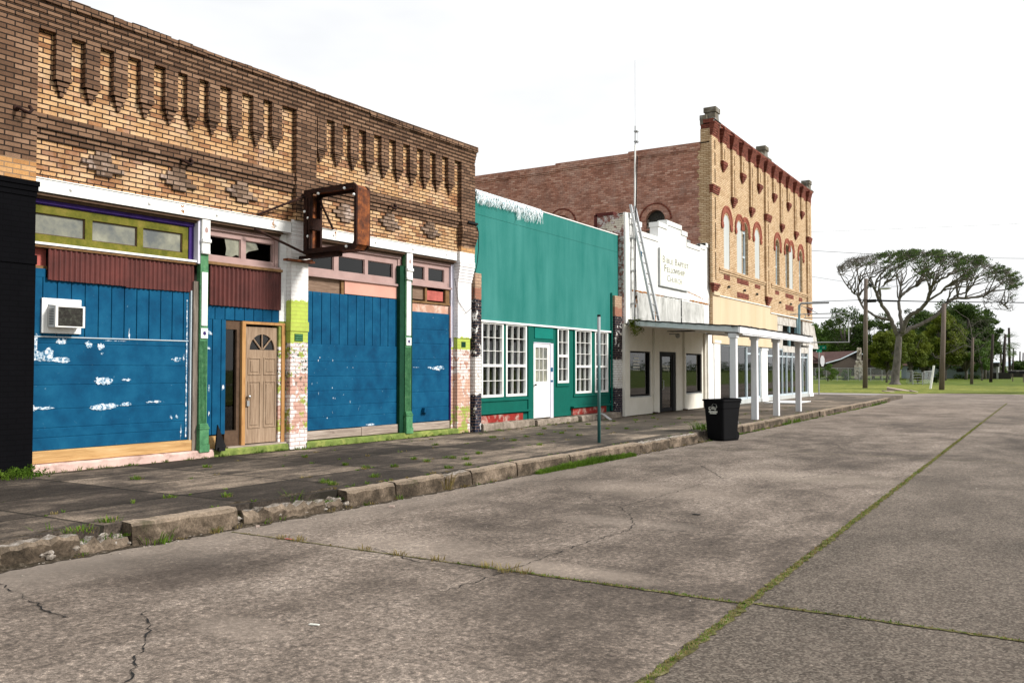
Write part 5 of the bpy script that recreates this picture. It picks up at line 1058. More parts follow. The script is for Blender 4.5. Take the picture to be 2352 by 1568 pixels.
# top: brackets, band, coping, ribs, pendants
brk = [32.2, 33.4, 34.65, 35.9, 37.15, 38.38, 39.55, 40.8, 42.1, 43.4, 44.8, 46.1, 47.45]
m = MB(); m.box(YX-.32, YX+.06, Y0-.0, Y1, 10.96, 11.06); m.box(YX-.32, YX+.10, Y0, Y1+.02, 11.06, 11.12); m.box(YX-.32, YX+.004, Y0+.02, Y1, 10.4, 10.96); m.build('top_band', 'redbr', B4)
for c in brk:
    m = MB()
    for i in range(7): m.box(YX-.0, YX+.09+.02*i, c-.30-.004*i, c+.30+.004*i, 10.42+.078*i, 10.42+.078*(i+1)-.008)
    m.build('cornice_bracket', 'redbr', B4)
kinds = [3, 0, 1, 0, 1, 0, 2, 0, 1, 0, 1, 0, 2]
for c, k in zip(brk, kinds):
    if k in (0, 1):
        zb = 9.72 if k == 0 else 8.5; m = MB(); w_ = .24
        m.box(YX, YX+.085, c-w_, c-.05, zb, 10.42); m.box(YX, YX+.085, c+.05, c+w_, zb, 10.42); m.box(YX, YX+.085, c-.05, c+.05, zb, zb+.08); m.box(YX, YX+.085, c-.05, c+.05, 10.2, 10.42)
        if k == 1: m.box(YX, YX+.085, c-.05, c+.05, 9.62, 9.8)
        o = m.build('brick_rib', 'yellow', B4)
        m = MB()
        for i in range(5): j = max(0, i-1); m.box(YX, YX+.13-.025*j, c-w_-.03+.06*j, c+w_+.03-.06*j, zb-.078*(i+1), zb-.078*i-.006)
        m.build('pendant', 'redbr', B4)
    else:
        w_ = .36 if k == 2 else .37
        for (z0, z1) in ((8.56, 10.42), (4.86, 8.25)):
            m = MB(); m.box(YX, YX+.09, c-w_, c-.06, z0, z1); m.box(YX, YX+.09, c+.06, c+w_, z0, z1); zz = z0
            for zc in (z0, z0+(z1-z0)*.35, z0+(z1-z0)*.68, z1-.12): m.box(YX, YX+.09, c-.06, c+.06, zc, zc+.12)
            m.build('pier', 'yellow', B4)
        for zb in (8.56, 4.86):
            m = MB()
            if zb > 8:
                for i in range(4): m.box(YX, YX+.12+.015*(3-i), c-w_-.05+.01*i, c+w_+.05-.01*i, zb-.078*(i+1), zb-.078*i-.006)
            else:
                for i in range(5): m.box(YX, YX+.15-.025*i, c-w_-.02+.065*i, c+w_+.02-.065*i, zb-.085*(i+1), zb-.085*i-.006)
            m.build('pendant', 'redbr', B4)
# corner pinnacles
for (c, x0, x1) in ((32.45, YX-.45, YX+.1), (39.3, YX-.4, YX+.1), (47.7, YX-.4, YX+.1)):
    m = MB(); m.box(x0, x1, c-.38, c+.45, 10.9, 11.14) if c < 33 else m.box(x0, x1, c-.8, c+.9, 11.12, 11.2)
    m.box(x0+.12, x1-.02, c-.16, c+.3, 11.1, 11.42); m.box(x0+.08, x1+.02, c-.2, c+.34, 11.42, 11.62)
    if c < 33: m.box(x0-.02, x0+.26, c-.36, c+.05, 11.1, 11.3)
    m.build('pinnacle', 'pinstone', B4, bevel=.01)
m = MB(); m.box(YX-.42, YX, Y0-.02, Y0+.3, 10.2, 10.75); m.build('corner_pier', 'yellow', B4); m = MB(); m.box(YX-.40, YX+.05, Y0-.03, Y0+.5, 10.75, 10.92); m.build('corner_cap', 'redbr', B4)
# recessed red panels
m_ = MB()
for (a, b, z0, z1) in ((33.43, 34.2, 5.12, 5.32), (35.12, 36.72, 5.12, 5.32), (37.65, 38.45, 5.12, 5.3), (35.11, 36.72, 4.54, 4.76), (40.93, 41.61, 5.10, 5.28), (42.77, 44.34, 5.08, 5.28), (45.41, 46.13, 5.08, 5.26), (42.75, 44.31, 4.48, 4.74)):
    m = MB(); m.box(YX-.01, YX+.008, a, b, z0, z1); m.build('inset_panel', 'redbr', B4)
for y, z in ((33.9, 4.86), (36.0, 4.88), (37.8, 4.86), (41.6, 4.75), (43.6, 4.8)):
    m = MB(); m.ball((YX+.06, y, z), .06, nu=6, nv=4); m.tube([(YX, y, z), (YX+.06, y, z)], .03, 6); m.build('tie_anchor', 'grille', B4)
# lower fascia: beige panels, then exposed old fascia
m = MB(); m.box(YX-.1, YX+.02, 32.05, 40.0, 2.60, 4.42); m.box(YX-.1, YX+.018, 40.0, 41.2, 2.60, 4.16); m.box(YX-.1, YX+.08, 32.05, 32.75, 4.42, 4.56); m.build('fascia_panel', 'beige', B4)
m = MB(); m.box(YX-.1, YX+.06, 32.75, 40.0, 4.42, 4.45); m.box(YX-.1, YX+.06, 40.0, 48.3, 4.16, 4.20); m.build('flashing', 'white', B4)
m = MB(); m.box(YX-.15, YX-.02, 41.2, 44.9, 3.72, 4.16); m.box(YX-.15, YX-.05, 41.2, 42.4, 2.60, 3.72); m.box(YX-.15, YX-.03, 46.3, 48.2, 2.85, 4.1); m.box(YX-.15, YX-.04, 42.4, 48.2, 2.45, 2.75); m.build('old_fascia', 'fasciaold', B4)
m = MB(); m.box(YX-.12, YX+.05, 44.9, 45.2, 2.6, 4.16); m.box(YX-.1, YX, 43.5, 43.62, 2.75, 3.72); m.build('mullion', 'cleanblue', B4)
m = MB(); m.box(YX-.06, YX+.0, 46.6, 47.9, 3.0, 3.5); m.build('broken_panel', 'fasciaold', B4)
# ground floor shopfront
for (a, b, t) in ((32.25, 32.95, 2.72), (38.6, 39.55, 2.55), (47.45, 48.3, 2.9)):
    m = MB(); m.box(YX-.3, YX+.0, a, b, .2, t); m.box(YX-.3, YX+.03, a-.03, b+.03, t-.1, t); m.box(YX-.3, YX+.04, a-.02, b+.02, .2, .36); m.build('shopfront_pier', 'white', B4, bevel=.008)
m = MB(); m.box(YX-.35, YX-.03, 32.95, 47.45, .2, .38); m.build('shop_plinth', 'boardgrey', B4)
def shopbay(a, b, cuts, transom=None, zt=2.6, fm='bluegrey', pane='glass'):
    f = MB(); f.box(YX-.14, YX-.06, a, b, .38, .46); f.box(YX-.14, YX-.06, a, b, zt-.06, zt)
    for c in [a, *cuts, b]: f.box(YX-.14, YX-.06, c-.035, c+.035, .46, zt-.06)
    if transom: f.box(YX-.14, YX-.06, a, b, transom, transom+.07)
    o = f.build('shop_window', fm, B4); m = MB(); m.box(YX-.11, YX-.105, a, b, .4, zt-.03); m.build('pane', pane, o); return o
shopbay(33.0, 36.6, (34.55, 35.2)); o = shopbay(36.65, 38.55, (37.6,), 2.25); m = MB(); m.tube([(YX-.16, 37.75, .9), (YX-.08, 37.75, .92), (YX-.08, 37.75, 1.45), (YX-.16, 37.75, 1.47)], .02, 6); m.build('door_handle', 'chrome', o)
o = shopbay(39.6, 44.2, (41.2, 42.4, 43.2), 2.2); m = MB(); m.tube([(YX-.16, 41.4, .9), (YX-.08, 41.4, .92), (YX-.08, 41.4, 1.45), (YX-.16, 41.4, 1.47)], .02, 6); m.build('door_handle', 'chrome', o)
shopbay(44.25, 47.4, (45.5, 46.4), 2.2)
m = MB(); shell(m, YX-16, YX-.32, Y0+.3, Y1-.02, .2, 10.2, .3); m.box(YX-15.7, YX-.32, Y0+.6, Y1-.3, 9.6, 9.9); m.box(YX-15.7, YX-.32, Y0+.6, Y1-.3, 4.4, 4.7); m.box(YX-15.7, YX-.32, Y0+.6, Y1-.3, .2, .38); m.box(YX-7, YX-6.9, Y0+.6, Y1-.3, .38, 4.4); m.build('body', 'innerwall', B4)
# lit ceiling globes seen through the shop glass
for y in (33.6, 35.9): m = MB(); m.ball((YX-1.2, y, 2.05), .09); m.tube([(YX-1.2, y, 2.1), (YX-1.2, y, 4.4)], .01, 5); m.build('globe_lamp', 'lampglow', B4, smooth=True)
# side wall of red brick, toothed yellow quoin, two arched openings
sw = MB()
def ywall(m, y0, y1, x0, x1, z0, z1, holes):
    t = MB(); wallholes(t, 0, 1, x0, x1, z0, z1, holes)   # built in (along, height), then turned to face the camera side
    k = len(m.v); m.v += [(v[1], y0 if v[0] == 0 else y1, v[2]) for v in t.v]; m.f += [tuple(i+k for i in f[::-1]) for f in t.f]; m.m += t.m
ywall(sw, Y0, Y0+.3, YX-16, YX-.42, 2.6, 10.16, [(-13.46, -12.66, 5.9, 7.84), (-17.62, -16.78, 5.9, 8.05)]); sw = sw.build('side_wall', 'sidered', B4)
def archring(cx, zc, ri, ro, mat, name, y=Y0-.03, full=False):
    m = MB(); n = 14; vs = []
    for r, yy in ((ri, y+.06), (ri, y), (ro, y), (ro, y+.06)):
        for i in range(n+1): t = math.pi*i/n; vs.append((cx+r*math.cos(t), yy, zc+r*math.sin(t)))
    m.add(vs, [(j*(n+1)+i, j*(n+1)+i+1, (j+1)*(n+1)+i+1, (j+1)*(n+1)+i) for j in range(3) for i in range(n)]); return m.build(name, mat, B4)
for cx, zc in ((-13.06, 7.44), (-17.2, 7.62)):
    archring(cx, zc, .40, .62, 'sidered', 'brick_arch'); archring(cx, zc, .62, .68, 'redbr', 'brick_arch', Y0-.045)
    m = MB(); m_ = [(cx+.4*math.cos(R_(t)), zc+.4*math.sin(R_(t))) for t in range(0, 91, 15)]
    for s_ in (1, -1):
        pts = [(cx+s_*.42, zc+.42)]+[(cx+s_*(a-cx), b) for a, b in m_]; k = len(m.v); n = len(pts); m.v += [(a, Y0-.002, b) for a, b in pts]+[(a, Y0+.25, b) for a, b in pts]; m.f += [tuple(range(k, k+n)), tuple(range(k+n, k+2*n))[::-1]]+[(k+i, k+(i+1) % n, k+n+(i+1) % n, k+n+i) for i in range(n)]; m.m += [0]*(n+2)
    m.build('arch_spandrel', 'sidered', B4)
m = MB(); m.box(-13.46, -12.66, Y0+.18, Y0+.22, 5.9, 7.9); o = m.build('side_window', 'grille', B4)
m = MB(); m.box(-13.46, -13.38, Y0+.1, Y0+.2, 5.9, 7.5); m.box(-12.74, -12.66, Y0+.1, Y0+.2, 5.9, 7.5); m.box(-13.46, -12.66, Y0+.1, Y0+.2, 7.28, 7.36); m.build('frame', 'greypost', o)
m = MB(); m.box(-17.62, -16.78, Y0+.12, Y0+.2, 5.9, 8.06); m.build('bricked_window', 'sidered', B4)
m = MB(); z = 2.6
while z < 10.2:
    e = random.choice((.44, .48, .52, .48, .56)); m.box(YX-e, YX-.0, Y0-.02, Y0+.3, z, z+.0745*1); z += .075
m.build('quoin', 'yellow', B4)
m = MB()
for (a, b, z) in ((-26.8, -17.5, 10.10), (-17.5, -14.2, 10.16), (-14.2, YX-.42, 10.22)):
    m.box(a, b, Y0-.03, Y0+.33, z-.28, z-.23); m.box(a, b, Y0-.05, Y0+.33, z-.22, z+.0); m.box(a, b, Y0-.02, Y0+.33, z+.004, z+.05)
m.build('side_parapet', 'sidered', B4)
m = MB(); m.box(-15, YX-.42, Y0-.03, Y0, 7.06, 7.12); m.build('side_ledge', 'sidered', B4)
m = MB(); y = 5.0

# gable eave of a small white porch at the far corner
m = MB(); m.prism([(48.4, 2.75), (50.6, 2.75), (49.6, 4.0), (48.9, 4.0)], YX-3.2, YX-.2); o = solo(m, 'corner_gable', 'fasciaold', 'small white gabled lean to beyond the yellow brick corner', 'lean to', (YX-1, 49.5, 2.7))
# ================================================================ street furniture
random.seed(2)
tc_ = thing('trash_can', 'black wheeled trash can with white truck emblem standing at the kerb', 'trash can', (-6.38, 19.55, 0))
tc_.scale = (.8, .8, 1); tc_.rotation_euler = (0, 0, R_(-20)); OFF[tc_.name] = Vector((0, 0, 0))
m = MB(); prof = [(0, .0, .27, .30), (.05, .04, .29, .32), (.72, 0, .335, .385), (.745, 0, .345, .40), (.90, 0, .355, .41)]
def rrect(hx, hy, z, r=.06):
    out = []
    for (sx_, sy_, a0_) in ((1, 1, 0), (-1, 1, 90), (-1, -1, 180), (1, -1, 270)):
        for k in range(4): t = R_(a0_+30*k); out.append((sx_*(hx-r)+r*math.cos(t), sy_*(hy-r)+r*math.sin(t), z))
    return out
rings = [rrect(a, b, z) for z, _, a, b in prof]+[rrect(.34, .395, .90), rrect(.25, .30, .12)]
m.v = [p for r in rings for p in r]; n = 16
m.f = [(j*n+i, j*n+(i+1) % n, (j+1)*n+(i+1) % n, (j+1)*n+i) for j in range(len(rings)-1) for i in range(n)]+[tuple(range(n))[::-1], tuple((len(rings)-1)*n+i for i in range(n))]; m.m = [0]*len(m.f); m.build('bin_body', 'binblack', tc_)
m = MB(); rr = [rrect(.385, .44, .895, .07), rrect(.385, .44, .935, .07), rrect(.345, .40, .935), rrect(.345, .40, .895)]; m.v = [p for r in rr for p in r]; m.f = [(j*n+i, j*n+(i+1) % n, ((j+1) % 4)*n+(i+1) % n, ((j+1) % 4)*n+i) for j in range(4) for i in range(n)]; m.m = [0]*len(m.f); m.build('rim', 'binblack', tc_)
m = MB(); m.tube([(-.30, .46, .84), (-.30, .46, .94), (.30, .46, .94), (.30, .46, .84)], .016, 6); m.build('handle', 'binblack', tc_)
m = MB(); m.box(-.12, .12, .40, .45, .55, .72); m.box(-.1, .1, .38, .43, .30, .42); m.tube([(-.12, .44, .38), (.12, .44, .38)], .014, 6); m.build('lift_pocket', 'binblack', tc_)
for s_ in (-1, 1): m = MB(); m.tube([(s_*.24-.03, .31, .11), (s_*.24+.03, .31, .11)], .11, 16); m.build('wheel', 'binblack', tc_)
# truck emblem on the side facing the street
def emb(P, name='emblem', z0=.66):
    m = MB(); X0 = -.3555
    def R2(a, b, c, d): m.box(a, b, -.3885-.0, -.3865, c, d)
    return m
m = MB(); yy = -.402
def eb(a, b, c, d): m.box(a, b, yy, yy+.006, c, d)
eb(-.15, -.08, .70, .712); eb(-.15, -.138, .70, .76); eb(-.15, -.085, .75, .762); eb(-.105, -.06, .79, .80); eb(-.105, -.095, .76, .80)
for t in range(0, 190, 12):
    a = R_(t-20); m.ball((.045+.085*math.cos(a), yy+.003, .775+.062*math.sin(a)), .009, nu=5, nv=3)
eb(-.06, .10, .715, .727); eb(-.05, -.04, .727, .81); eb(-.02, .0, .74, .80); eb(.015, .03, .74, .80); eb(.045, .09, .745, .758); eb(.045, .09, .775, .787); eb(-.05, .09, .81, .82)
for c in (-.105, .075):
    for t in range(0, 360, 45): m.ball((c+.02*math.cos(R_(t)), yy+.003, .70+.02*math.sin(R_(t))), .006, nu=5, nv=3)
eb(-.15, .15, .655, .672); eb(-.15, -.05, .64, .65); eb(-.03, .15, .64, .65)
for i in range(7): eb(-.11+.033*i, -.085+.033*i, .61, .632)
o = m.build('truck_emblem', 'signwhite', tc_)
m = MB(); m.tube([(-7.40, 15.27, .19), (-7.40, 15.28, 2.62)], .031, 10); pl_ = thing('sign_post', 'bare galvanised pipe post without a sign at the pavement edge', 'post', (-7.40, 15.27, .2)); m.build('pipe', 'signpole', pl_, smooth=True); m = MB(); m.tube([(-7.40, 15.28, 2.62), (-7.40, 15.28, 2.66)], .033, 10); m.build('cap', 'black', pl_)
# tall pipe bracket with empty sign frame beyond the canopy
PB = thing('sign_bracket', 'tall blue grey pipe post with arms and an empty sign frame over the pavement edge', 'sign frame', (-7.36, 30.75, .2))
m = MB(); m.tube([(-7.36, 30.75, .19), (-7.30, 30.75, 3.82)], .04, 10); m.build('post', 'cleanblue', PB)
m = MB(); m.tube([(-7.30, 30.75, 3.82), (-7.22, 30.75, 3.87), (-6.32, 30.75, 3.86)], .035, 8); m.build('arm', 'galv', PB)
m = MB(); m.tube([(-7.62, 30.75, 3.5), (-5.83, 30.75, 3.49)], .018, 6); m.tube([(-7.15, 30.75, 3.37), (-5.75, 30.75, 3.34)], .015, 6); m.tube([(-7.25, 30.75, 3.8), (-6.7, 30.75, 3.52)], .012, 6); m.tube([(-7.1, 30.75, 3.37), (-7.1, 30.75, 3.5)], .012, 6); m.build('upper_bar', 'galv', PB)
m = MB(); m.tube([(-5.70, 30.75, 3.34), (-5.70, 30.75, 2.52), (-6.95, 30.75, 2.53), (-7.33, 30.75, 2.53)], .022, 6); m.build('frame', 'galv', PB)
# street name sign and stop sign seen from behind
SX, SY = -12.34, 56.8
ss = thing('street_sign', 'green street name sign above the back of a stop sign on a steel corner post', 'street sign', (SX, SY, .0))
m = MB(); m.tube([(SX, SY, 0), (SX+.03, SY, 2.72)], .04, 8); m.build('post', 'galv', ss)
gm = plain('sign_green', (.0, .16, .085), .5, .08, 4, 0); M['sgreen'] = gm
A_ = R_(-25); ca, sa = math.cos(A_), math.sin(A_)
def bl(x, z0, z1, hw, nm, ang):
    c_, s_ = math.cos(ang), math.sin(ang); m = MB(); P = [(-hw, -.006), (hw, -.006), (hw, .006), (-hw, .006)]; m.prismz([(SX+.04+a*c_-b*s_, SY+a*s_+b*c_) for a, b in P], z0, z1); return m.build(nm, 'sgreen', ss)
b1 = bl(0, 2.86, 3.12, .43, 'name_blade', 0); b2 = bl(0, 2.68, 2.86, .2, 'name_blade', R_(55))
def flat_text(t, par_, size, x, y, z, ang=0, mat='signwhite', sx=1): return textmesh(t, 'lettering', mat, par_, size, Matrix.Translation((x, y, z)) @ Matrix.Rotation(ang, 4, 'Z') @ Matrix.Rotation(R_(90), 4, 'X') @ Matrix.Identity(4), .002, sx=sx)
for ch in (('5TH', .2, -.16), ('ST', .13, .27)): o = flat_text(ch[0], b1, ch[1], SX+.04+ch[2], SY-.009, 2.93, 0)
m = MB(); oc = [(SY-.05+.36*math.cos(R_(22.5+45*i)), 2.15+.36*math.sin(R_(22.5+45*i))) for i in range(8)]
m.v = []; c_, s_ = math.cos(R_(80)), math.sin(R_(80))
m.add([(SX+.25+(a-SY)*c_, SY+(a-SY)*s_, b) for a, b in oc]+[(SX+.25+(a-SY)*c_+.004*s_, SY+(a-SY)*s_-.004*c_, b) for a, b in oc], [tuple(range(8)), tuple(range(8, 16))[::-1]]+[(i, (i+1) % 8, 8+(i+1) % 8, 8+i) for i in range(8)]); m.build('stop_sign_back', 'alum', ss)
m = MB(); m.tube([(SX+.02, SY, 2.15), (SX+.25, SY, 2.15)], .02, 6); m.build('sign_clamp', 'galv', ss)
# weathered slab by the shop door
m = MB(); m.box(-10.2, -8.9, 36.8, 39.4, .207, .25); solo(m, 'entrance_slab', 'postwhite', 'thin white board lying on the pavement by the shop door', 'board', (-9.5, 38, .2), bevel=.01)
# ================================================================ far side of the crossing
random.seed(40)
K_ = .57421875
def ray_(u, v):
    yaw, pit, F = R_(31.5), math.atan(65/2017), 2017.
    R = Vector((math.cos(yaw), math.sin(yaw), 0)); Fh = Vector((-math.sin(yaw), math.cos(yaw), 0)); Fw = Fh*math.cos(pit)+Vector((0, 0, math.sin(pit))); U = -Fh*math.sin(pit)+Vector((0, 0, math.cos(pit)))
    return R*(u-1176)/F+U*(784-v)/F+Fw
def W7(a, b, y):             # survey mark of the far background -> metres at street distance y
    d = ray_((3200+a/1.96)*K_, (900+b/1.96)*K_); t = y/d.y; return Vector((d.x*t, y, 1.6+d.z*t))
def leafmat(name, cols, tr=.35):
    s = N(name, .7, .2); n = s.noise(.55, 4, .6); n2 = s.noise(9, 3, .7)
    c = s.ramp(s.math('ADD', s.math('MULTIPLY', n, .55), s.math('MULTIPLY', n2, .45)), [(.34, cols[0]), (.5, cols[1]), (.66, cols[2])])
    s.put(s.b.inputs['Base Color'], c); t = s.n('BsdfTranslucent'); s.l(c, t.inputs[0]); m = s.n('MixShader'); m.inputs[0].default_value = tr
    s.l(s.b.outputs[0], m.inputs[1]); s.l(t.outputs[0], m.inputs[2]); s.l(m.outputs[0], s.o.inputs[0]); return s.m
M['leafdark'] = leafmat('dark_green_leaves', [(.012, .028, .003), (.034, .068, .007), (.085, .135, .016)])
M['leafmid'] = leafmat('mid_green_leaves', [(.022, .052, .006), (.06, .12, .013), (.14, .20, .026)])
M['leafyel'] = leafmat('yellow_green_leaves', [(.03, .05, .003), (.095, .13, .009), (.20, .22, .018)])
M['weed'] = leafmat('weed_green', [(.035, .075, .006), (.09, .17, .015), (.20, .28, .04)])
M['weeddry'] = leafmat('dry_weed', [(.10, .07, .02), (.22, .17, .06), (.36, .30, .12)])
s = N('bark', .95, .1); n = s.noise(6, 7, .7, s.sc((1, 1, .3))); M['bark'] = s.done(s.ramp(n, [(.3, (.06, .052, .045)), (.7, (.20, .18, .16))])); s.bump(n, .6, .03)
s = N('pale_bark', .95, .1); n = s.noise(3, 7, .7, s.sc((1, 1, .4))); M['barkpale'] = s.done(s.ramp(n, [(.3, (.055, .048, .042)), (.7, (.20, .18, .16))]))
M['polewood'] = plain('utility_pole_wood', (.15, .12, .10), .9, .3, 6, .2, streak=True); M['poledark'] = plain('dark_pole_wood', (.05, .04, .036), .9, .3, 6, .2, streak=True)
def leaves(m, c, r, n, size, sq=.75):
    for _ in range(n):
        while True:
            p = Vector((random.uniform(-1, 1), random.uniform(-1, 1), random.uniform(-1, 1)))
            if p.length < 1: break
        p = Vector((p.x*r, p.y*r, p.z*r*sq))+c; a = Vector((random.gauss(0, 1), random.gauss(0, 1), random.gauss(0, 1))).normalized(); b = a.orthogonal().normalized(); s_ = size*random.uniform(.5, 1.2)
        k = len(m.v); m.v += [tuple(p-a*s_), tuple(p+b*s_*.45), tuple(p+a*s_), tuple(p-b*s_*.45)]; m.f.append((k, k+1, k+2, k+3)); m.m.append(0)
def tree(x, y, h, rx, label, mat='leafdark', crown_z=.3, n=48, per=110, size=.22, cat='tree', group='trees behind the log cabin', trunk='bark', ry=None, name='tree', seed=0, lean=0):
    random.seed(seed+int(x*7)+int(y)); ry = ry or rx*.8; t = thing(name, label, cat, (x, y, 0), None, group)
    if name == 'tree': rx *= 1.18; ry *= 1.18; n = int(n*1.35); per = int(per*1.25); size *= 1.15; crown_z *= .7
    cz0 = h*crown_z; ch = h-cz0; cen = Vector((x+lean, y, cz0+ch*.5)); cl = []
    for i in range(n):
        a = random.random()*6.283; b = math.acos(random.uniform(-.9, 1)); k = random.uniform(.45, 1.0)**.6
        cl.append(cen+Vector((math.cos(a)*math.sin(b)*rx*k, math.sin(a)*math.sin(b)*ry*k, math.cos(b)*ch*.5*k))*random.uniform(.86, 1.08))
    m = MB(); m.tube([(x, y, -.1), (x+.1, y, cz0*.6), (x+lean*.6, y, cz0+ch*.3), (x+lean, y, cz0+ch*.6)], [h*.022, h*.017, h*.012, .05], 7)
    for c in cl[::2]: m.tube([(x+lean*.3, y, cz0*.8+random.random()*ch*.2), tuple(Vector((x+lean*.5, y, cz0)).lerp(c, .5)+Vector((0, 0, .3))), tuple(c)], [h*.011, h*.007, .03], 5)
    m.build('trunk', trunk, t, smooth=True)
    m = MB()
    for c in cl: leaves(m, c, rx*random.uniform(.2, .36), per, size)
    m.build('crown', mat, t); return t
# --- the wide windswept tree
random.seed(9); TY = 103.0
limbs = [([(745, 1255), (748, 1180), (762, 1060), (770, 950), (775, 890), (768, 862)], .46, .28, 0, 0),
 ([(768, 865), (735, 795), (700, 715), (645, 630), (612, 565), (590, 500), (600, 440), (640, 380), (690, 330)], .26, .05, 0, -4),
 ([(640, 625), (625, 520), (655, 470), (700, 400), (715, 330)], .12, .04, -2, -5),
 ([(600, 720), (540, 680), (490, 640), (455, 560), (400, 510), (340, 430), (305, 370), (297, 330)], .14, .03, -1, 4), ([(700, 740), (600, 720)], .16, .14, 0, -1),
 ([(455, 560), (462, 450), (445, 360), (430, 300)], .09, .03, 1, 3), ([(590, 500), (540, 420), (520, 340), (545, 270)], .07, .025, -3, -5),
 ([(775, 870), (800, 780), (782, 680), (776, 600), (790, 555), (790, 500), (765, 420), (750, 350), (735, 290)], .22, .04, 0, 5),
 ([(788, 560), (860, 500), (930, 468), (965, 420), (975, 350), (1000, 290)], .15, .04, 1, 5), ([(965, 400), (900, 360), (860, 300)], .07, .03, 4, 2),
 ([(795, 850), (850, 720), (930, 668), (990, 610), (1010, 540), (1040, 470), (1100, 430), (1200, 380), (1300, 350), (1400, 325)], .25, .04, 0, -6),
 ([(990, 605), (1100, 530), (1180, 455), (1270, 400), (1340, 330)], .13, .04, -2, -7), ([(1040, 470), (1050, 390), (1100, 320), (1130, 270)], .08, .03, -3, -3),
 ([(785, 865), (850, 820), (950, 780), (1060, 710), (1140, 625), (1220, 572), (1320, 572), (1420, 562), (1500, 520), (1600, 508), (1670, 480)], .26, .04, 0, 6),
 ([(1195, 592), (1225, 548), (1300, 530), (1350, 470), (1400, 410), (1480, 390), (1560, 380)], .12, .03, 3, 6), ([(1430, 562), (1520, 590), (1580, 620), (1640, 660)], .06, .02, 5, 7), ([(1500, 520), (1580, 460), (1650, 420)], .06, .02, 5, 7)]
bt = thing('spreading_tree', 'wide windswept tree with pale twisting limbs and thin flat crown', 'tree', tuple(W7(745, 1250, TY).xy)+(0,))
nodes = []; m = MB()
for pts, r0, r1, d0, d1 in limbs:
    P = []; n = len(pts)
    for i, (a, b) in enumerate(pts):
        P.append(W7(a, b, TY+(d0+(d1-d0)*i/(n-1))))
    Q = []
    for i in range(n-1):
        for k in range(4):
            t = k/4; p0, p1, p2, p3 = P[max(i-1, 0)], P[i], P[i+1], P[min(i+2, n-1)]
            Q.append(.5*((2*p1)+(p2-p0)*t+(2*p0-5*p1+4*p2-p3)*t*t+(3*p1-p0-3*p2+p3)*t**3)+(Vector((random.uniform(-.06, .06), 0, random.uniform(-.06, .06))) if r0 < .4 else Vector((0, 0, 0))))
    Q.append(P[-1]); rs = [r0+(r1-r0)*i/(len(Q)-1) for i in range(len(Q))]
    if r0 > .4: rs[0] = .72; rs[1] = .58
    m.tube(Q, rs, 8)
    if r0 < .4: nodes += Q[len(Q)//3:]
m.build('trunk', 'barkpale', bt, smooth=True)
def topedge(a):   # upper outline of the crown
    pts = [(290, 330), (400, 265), (560, 240), (650, 225), (850, 212), (1000, 212), (1150, 230), (1400, 262), (1500, 325), (1640, 365), (1715, 430)]
    for (x0, y0), (x1, y1) in zip(pts, pts[1:]):
        if a <= x1: return y0+(y1-y0)*(a-x0)/(x1-x0)
    return 430
sec = MB(); base_nodes = list(nodes)
for i in range(95):
    a = random.uniform(330, 1640); yy = TY+random.uniform(-6, 7); p = W7(a, topedge(a)+random.uniform(25, 150), yy)
    best = min(base_nodes, key=lambda q_: abs((q_-p).length-3.6)+max(0, q_.z-p.z+1.2)*5+max(0, q_.x-p.x)*1.6)
    if (best-p).length > 6.5 or best.z > p.z: continue
    d = p-best; bow = Vector((-.14*d.x, 0, .0))+Vector((random.uniform(-.35, .35), random.uniform(-.3, .3), -random.uniform(.0, .35))); Q = []
    for k in range(9): t = k/8; Q.append(best+d*t+bow*4*t*(1-t)+Vector((random.uniform(-.08, .08), 0, random.uniform(-.08, .08)))*(0 < k < 8))
    sec.tube(Q, [.085-.06*k/8 for k in range(9)], 5, cap=False); nodes += Q[3:]
sec.build('limb', 'barkpale', bt)
tw = MB(); lf = MB(); lf2 = MB(); targets = []
for i in range(1200):
    a = random.uniform(295, 1710); thick = 70 if a < 560 else (150+70*math.sin(a*.021)+40*math.sin(a*.057) if a < 1480 else 115); b = topedge(a)+random.uniform(0, 1)**1.5*thick+3
    targets.append((a, b, TY+random.uniform(-6, 7)))
for i in range(90): a = random.uniform(1420, 1680); targets.append((a, random.uniform(500, 680)-(1680-a)*.1, TY+random.uniform(4, 8)))
for a, b, yy in sorted(targets, key=lambda t: -t[1]):
    p = W7(a, b, yy); best = min(nodes, key=lambda q_: (q_-p).length_squared+max(0, q_.z-p.z)*6); mid = best.lerp(p, .5)+Vector((random.uniform(-.3, .3), random.uniform(-.3, .3), random.uniform(-.1, .3)))
    if (best-p).length > 4.5: continue
    tw.tube([best, mid, p], [.03, .02, .010], 4, cap=False); nodes += [mid, p]
    for k in range(3): e = p+Vector((random.uniform(-.3, .7), random.uniform(-.5, .5), random.uniform(-.1, .6))); tw.tube([p, e], [.012, .006], 3, cap=False)
    if a < 560 and random.random() < .45: continue
    dens = .03 if a < 520 else (.22 if a < 620 else (1.0 if a < 1480 else .7))
    if b > 480: dens = .05
    gap = .56+.62*math.sin(a*.06+b*.045)*math.sin(a*.017+b*.07+1)
    if random.random() < dens*min(1, gap): [leaves(lf if random.random() < .6 else lf2, p+Vector((.28*k, 0, .13*k)), random.uniform(.16, .34), 9, .12, .6) for k in range(3)]
for a, b in ((438, 305), (1640, 488), (845, 675), (552, 470)): leaves(lf, W7(a, b, TY-1), .42, 90, .12)
tw.build('twigs', 'barkpale', bt); lf.build('crown', 'leafdark', bt); lf2.build('crown', 'leafmid', bt)
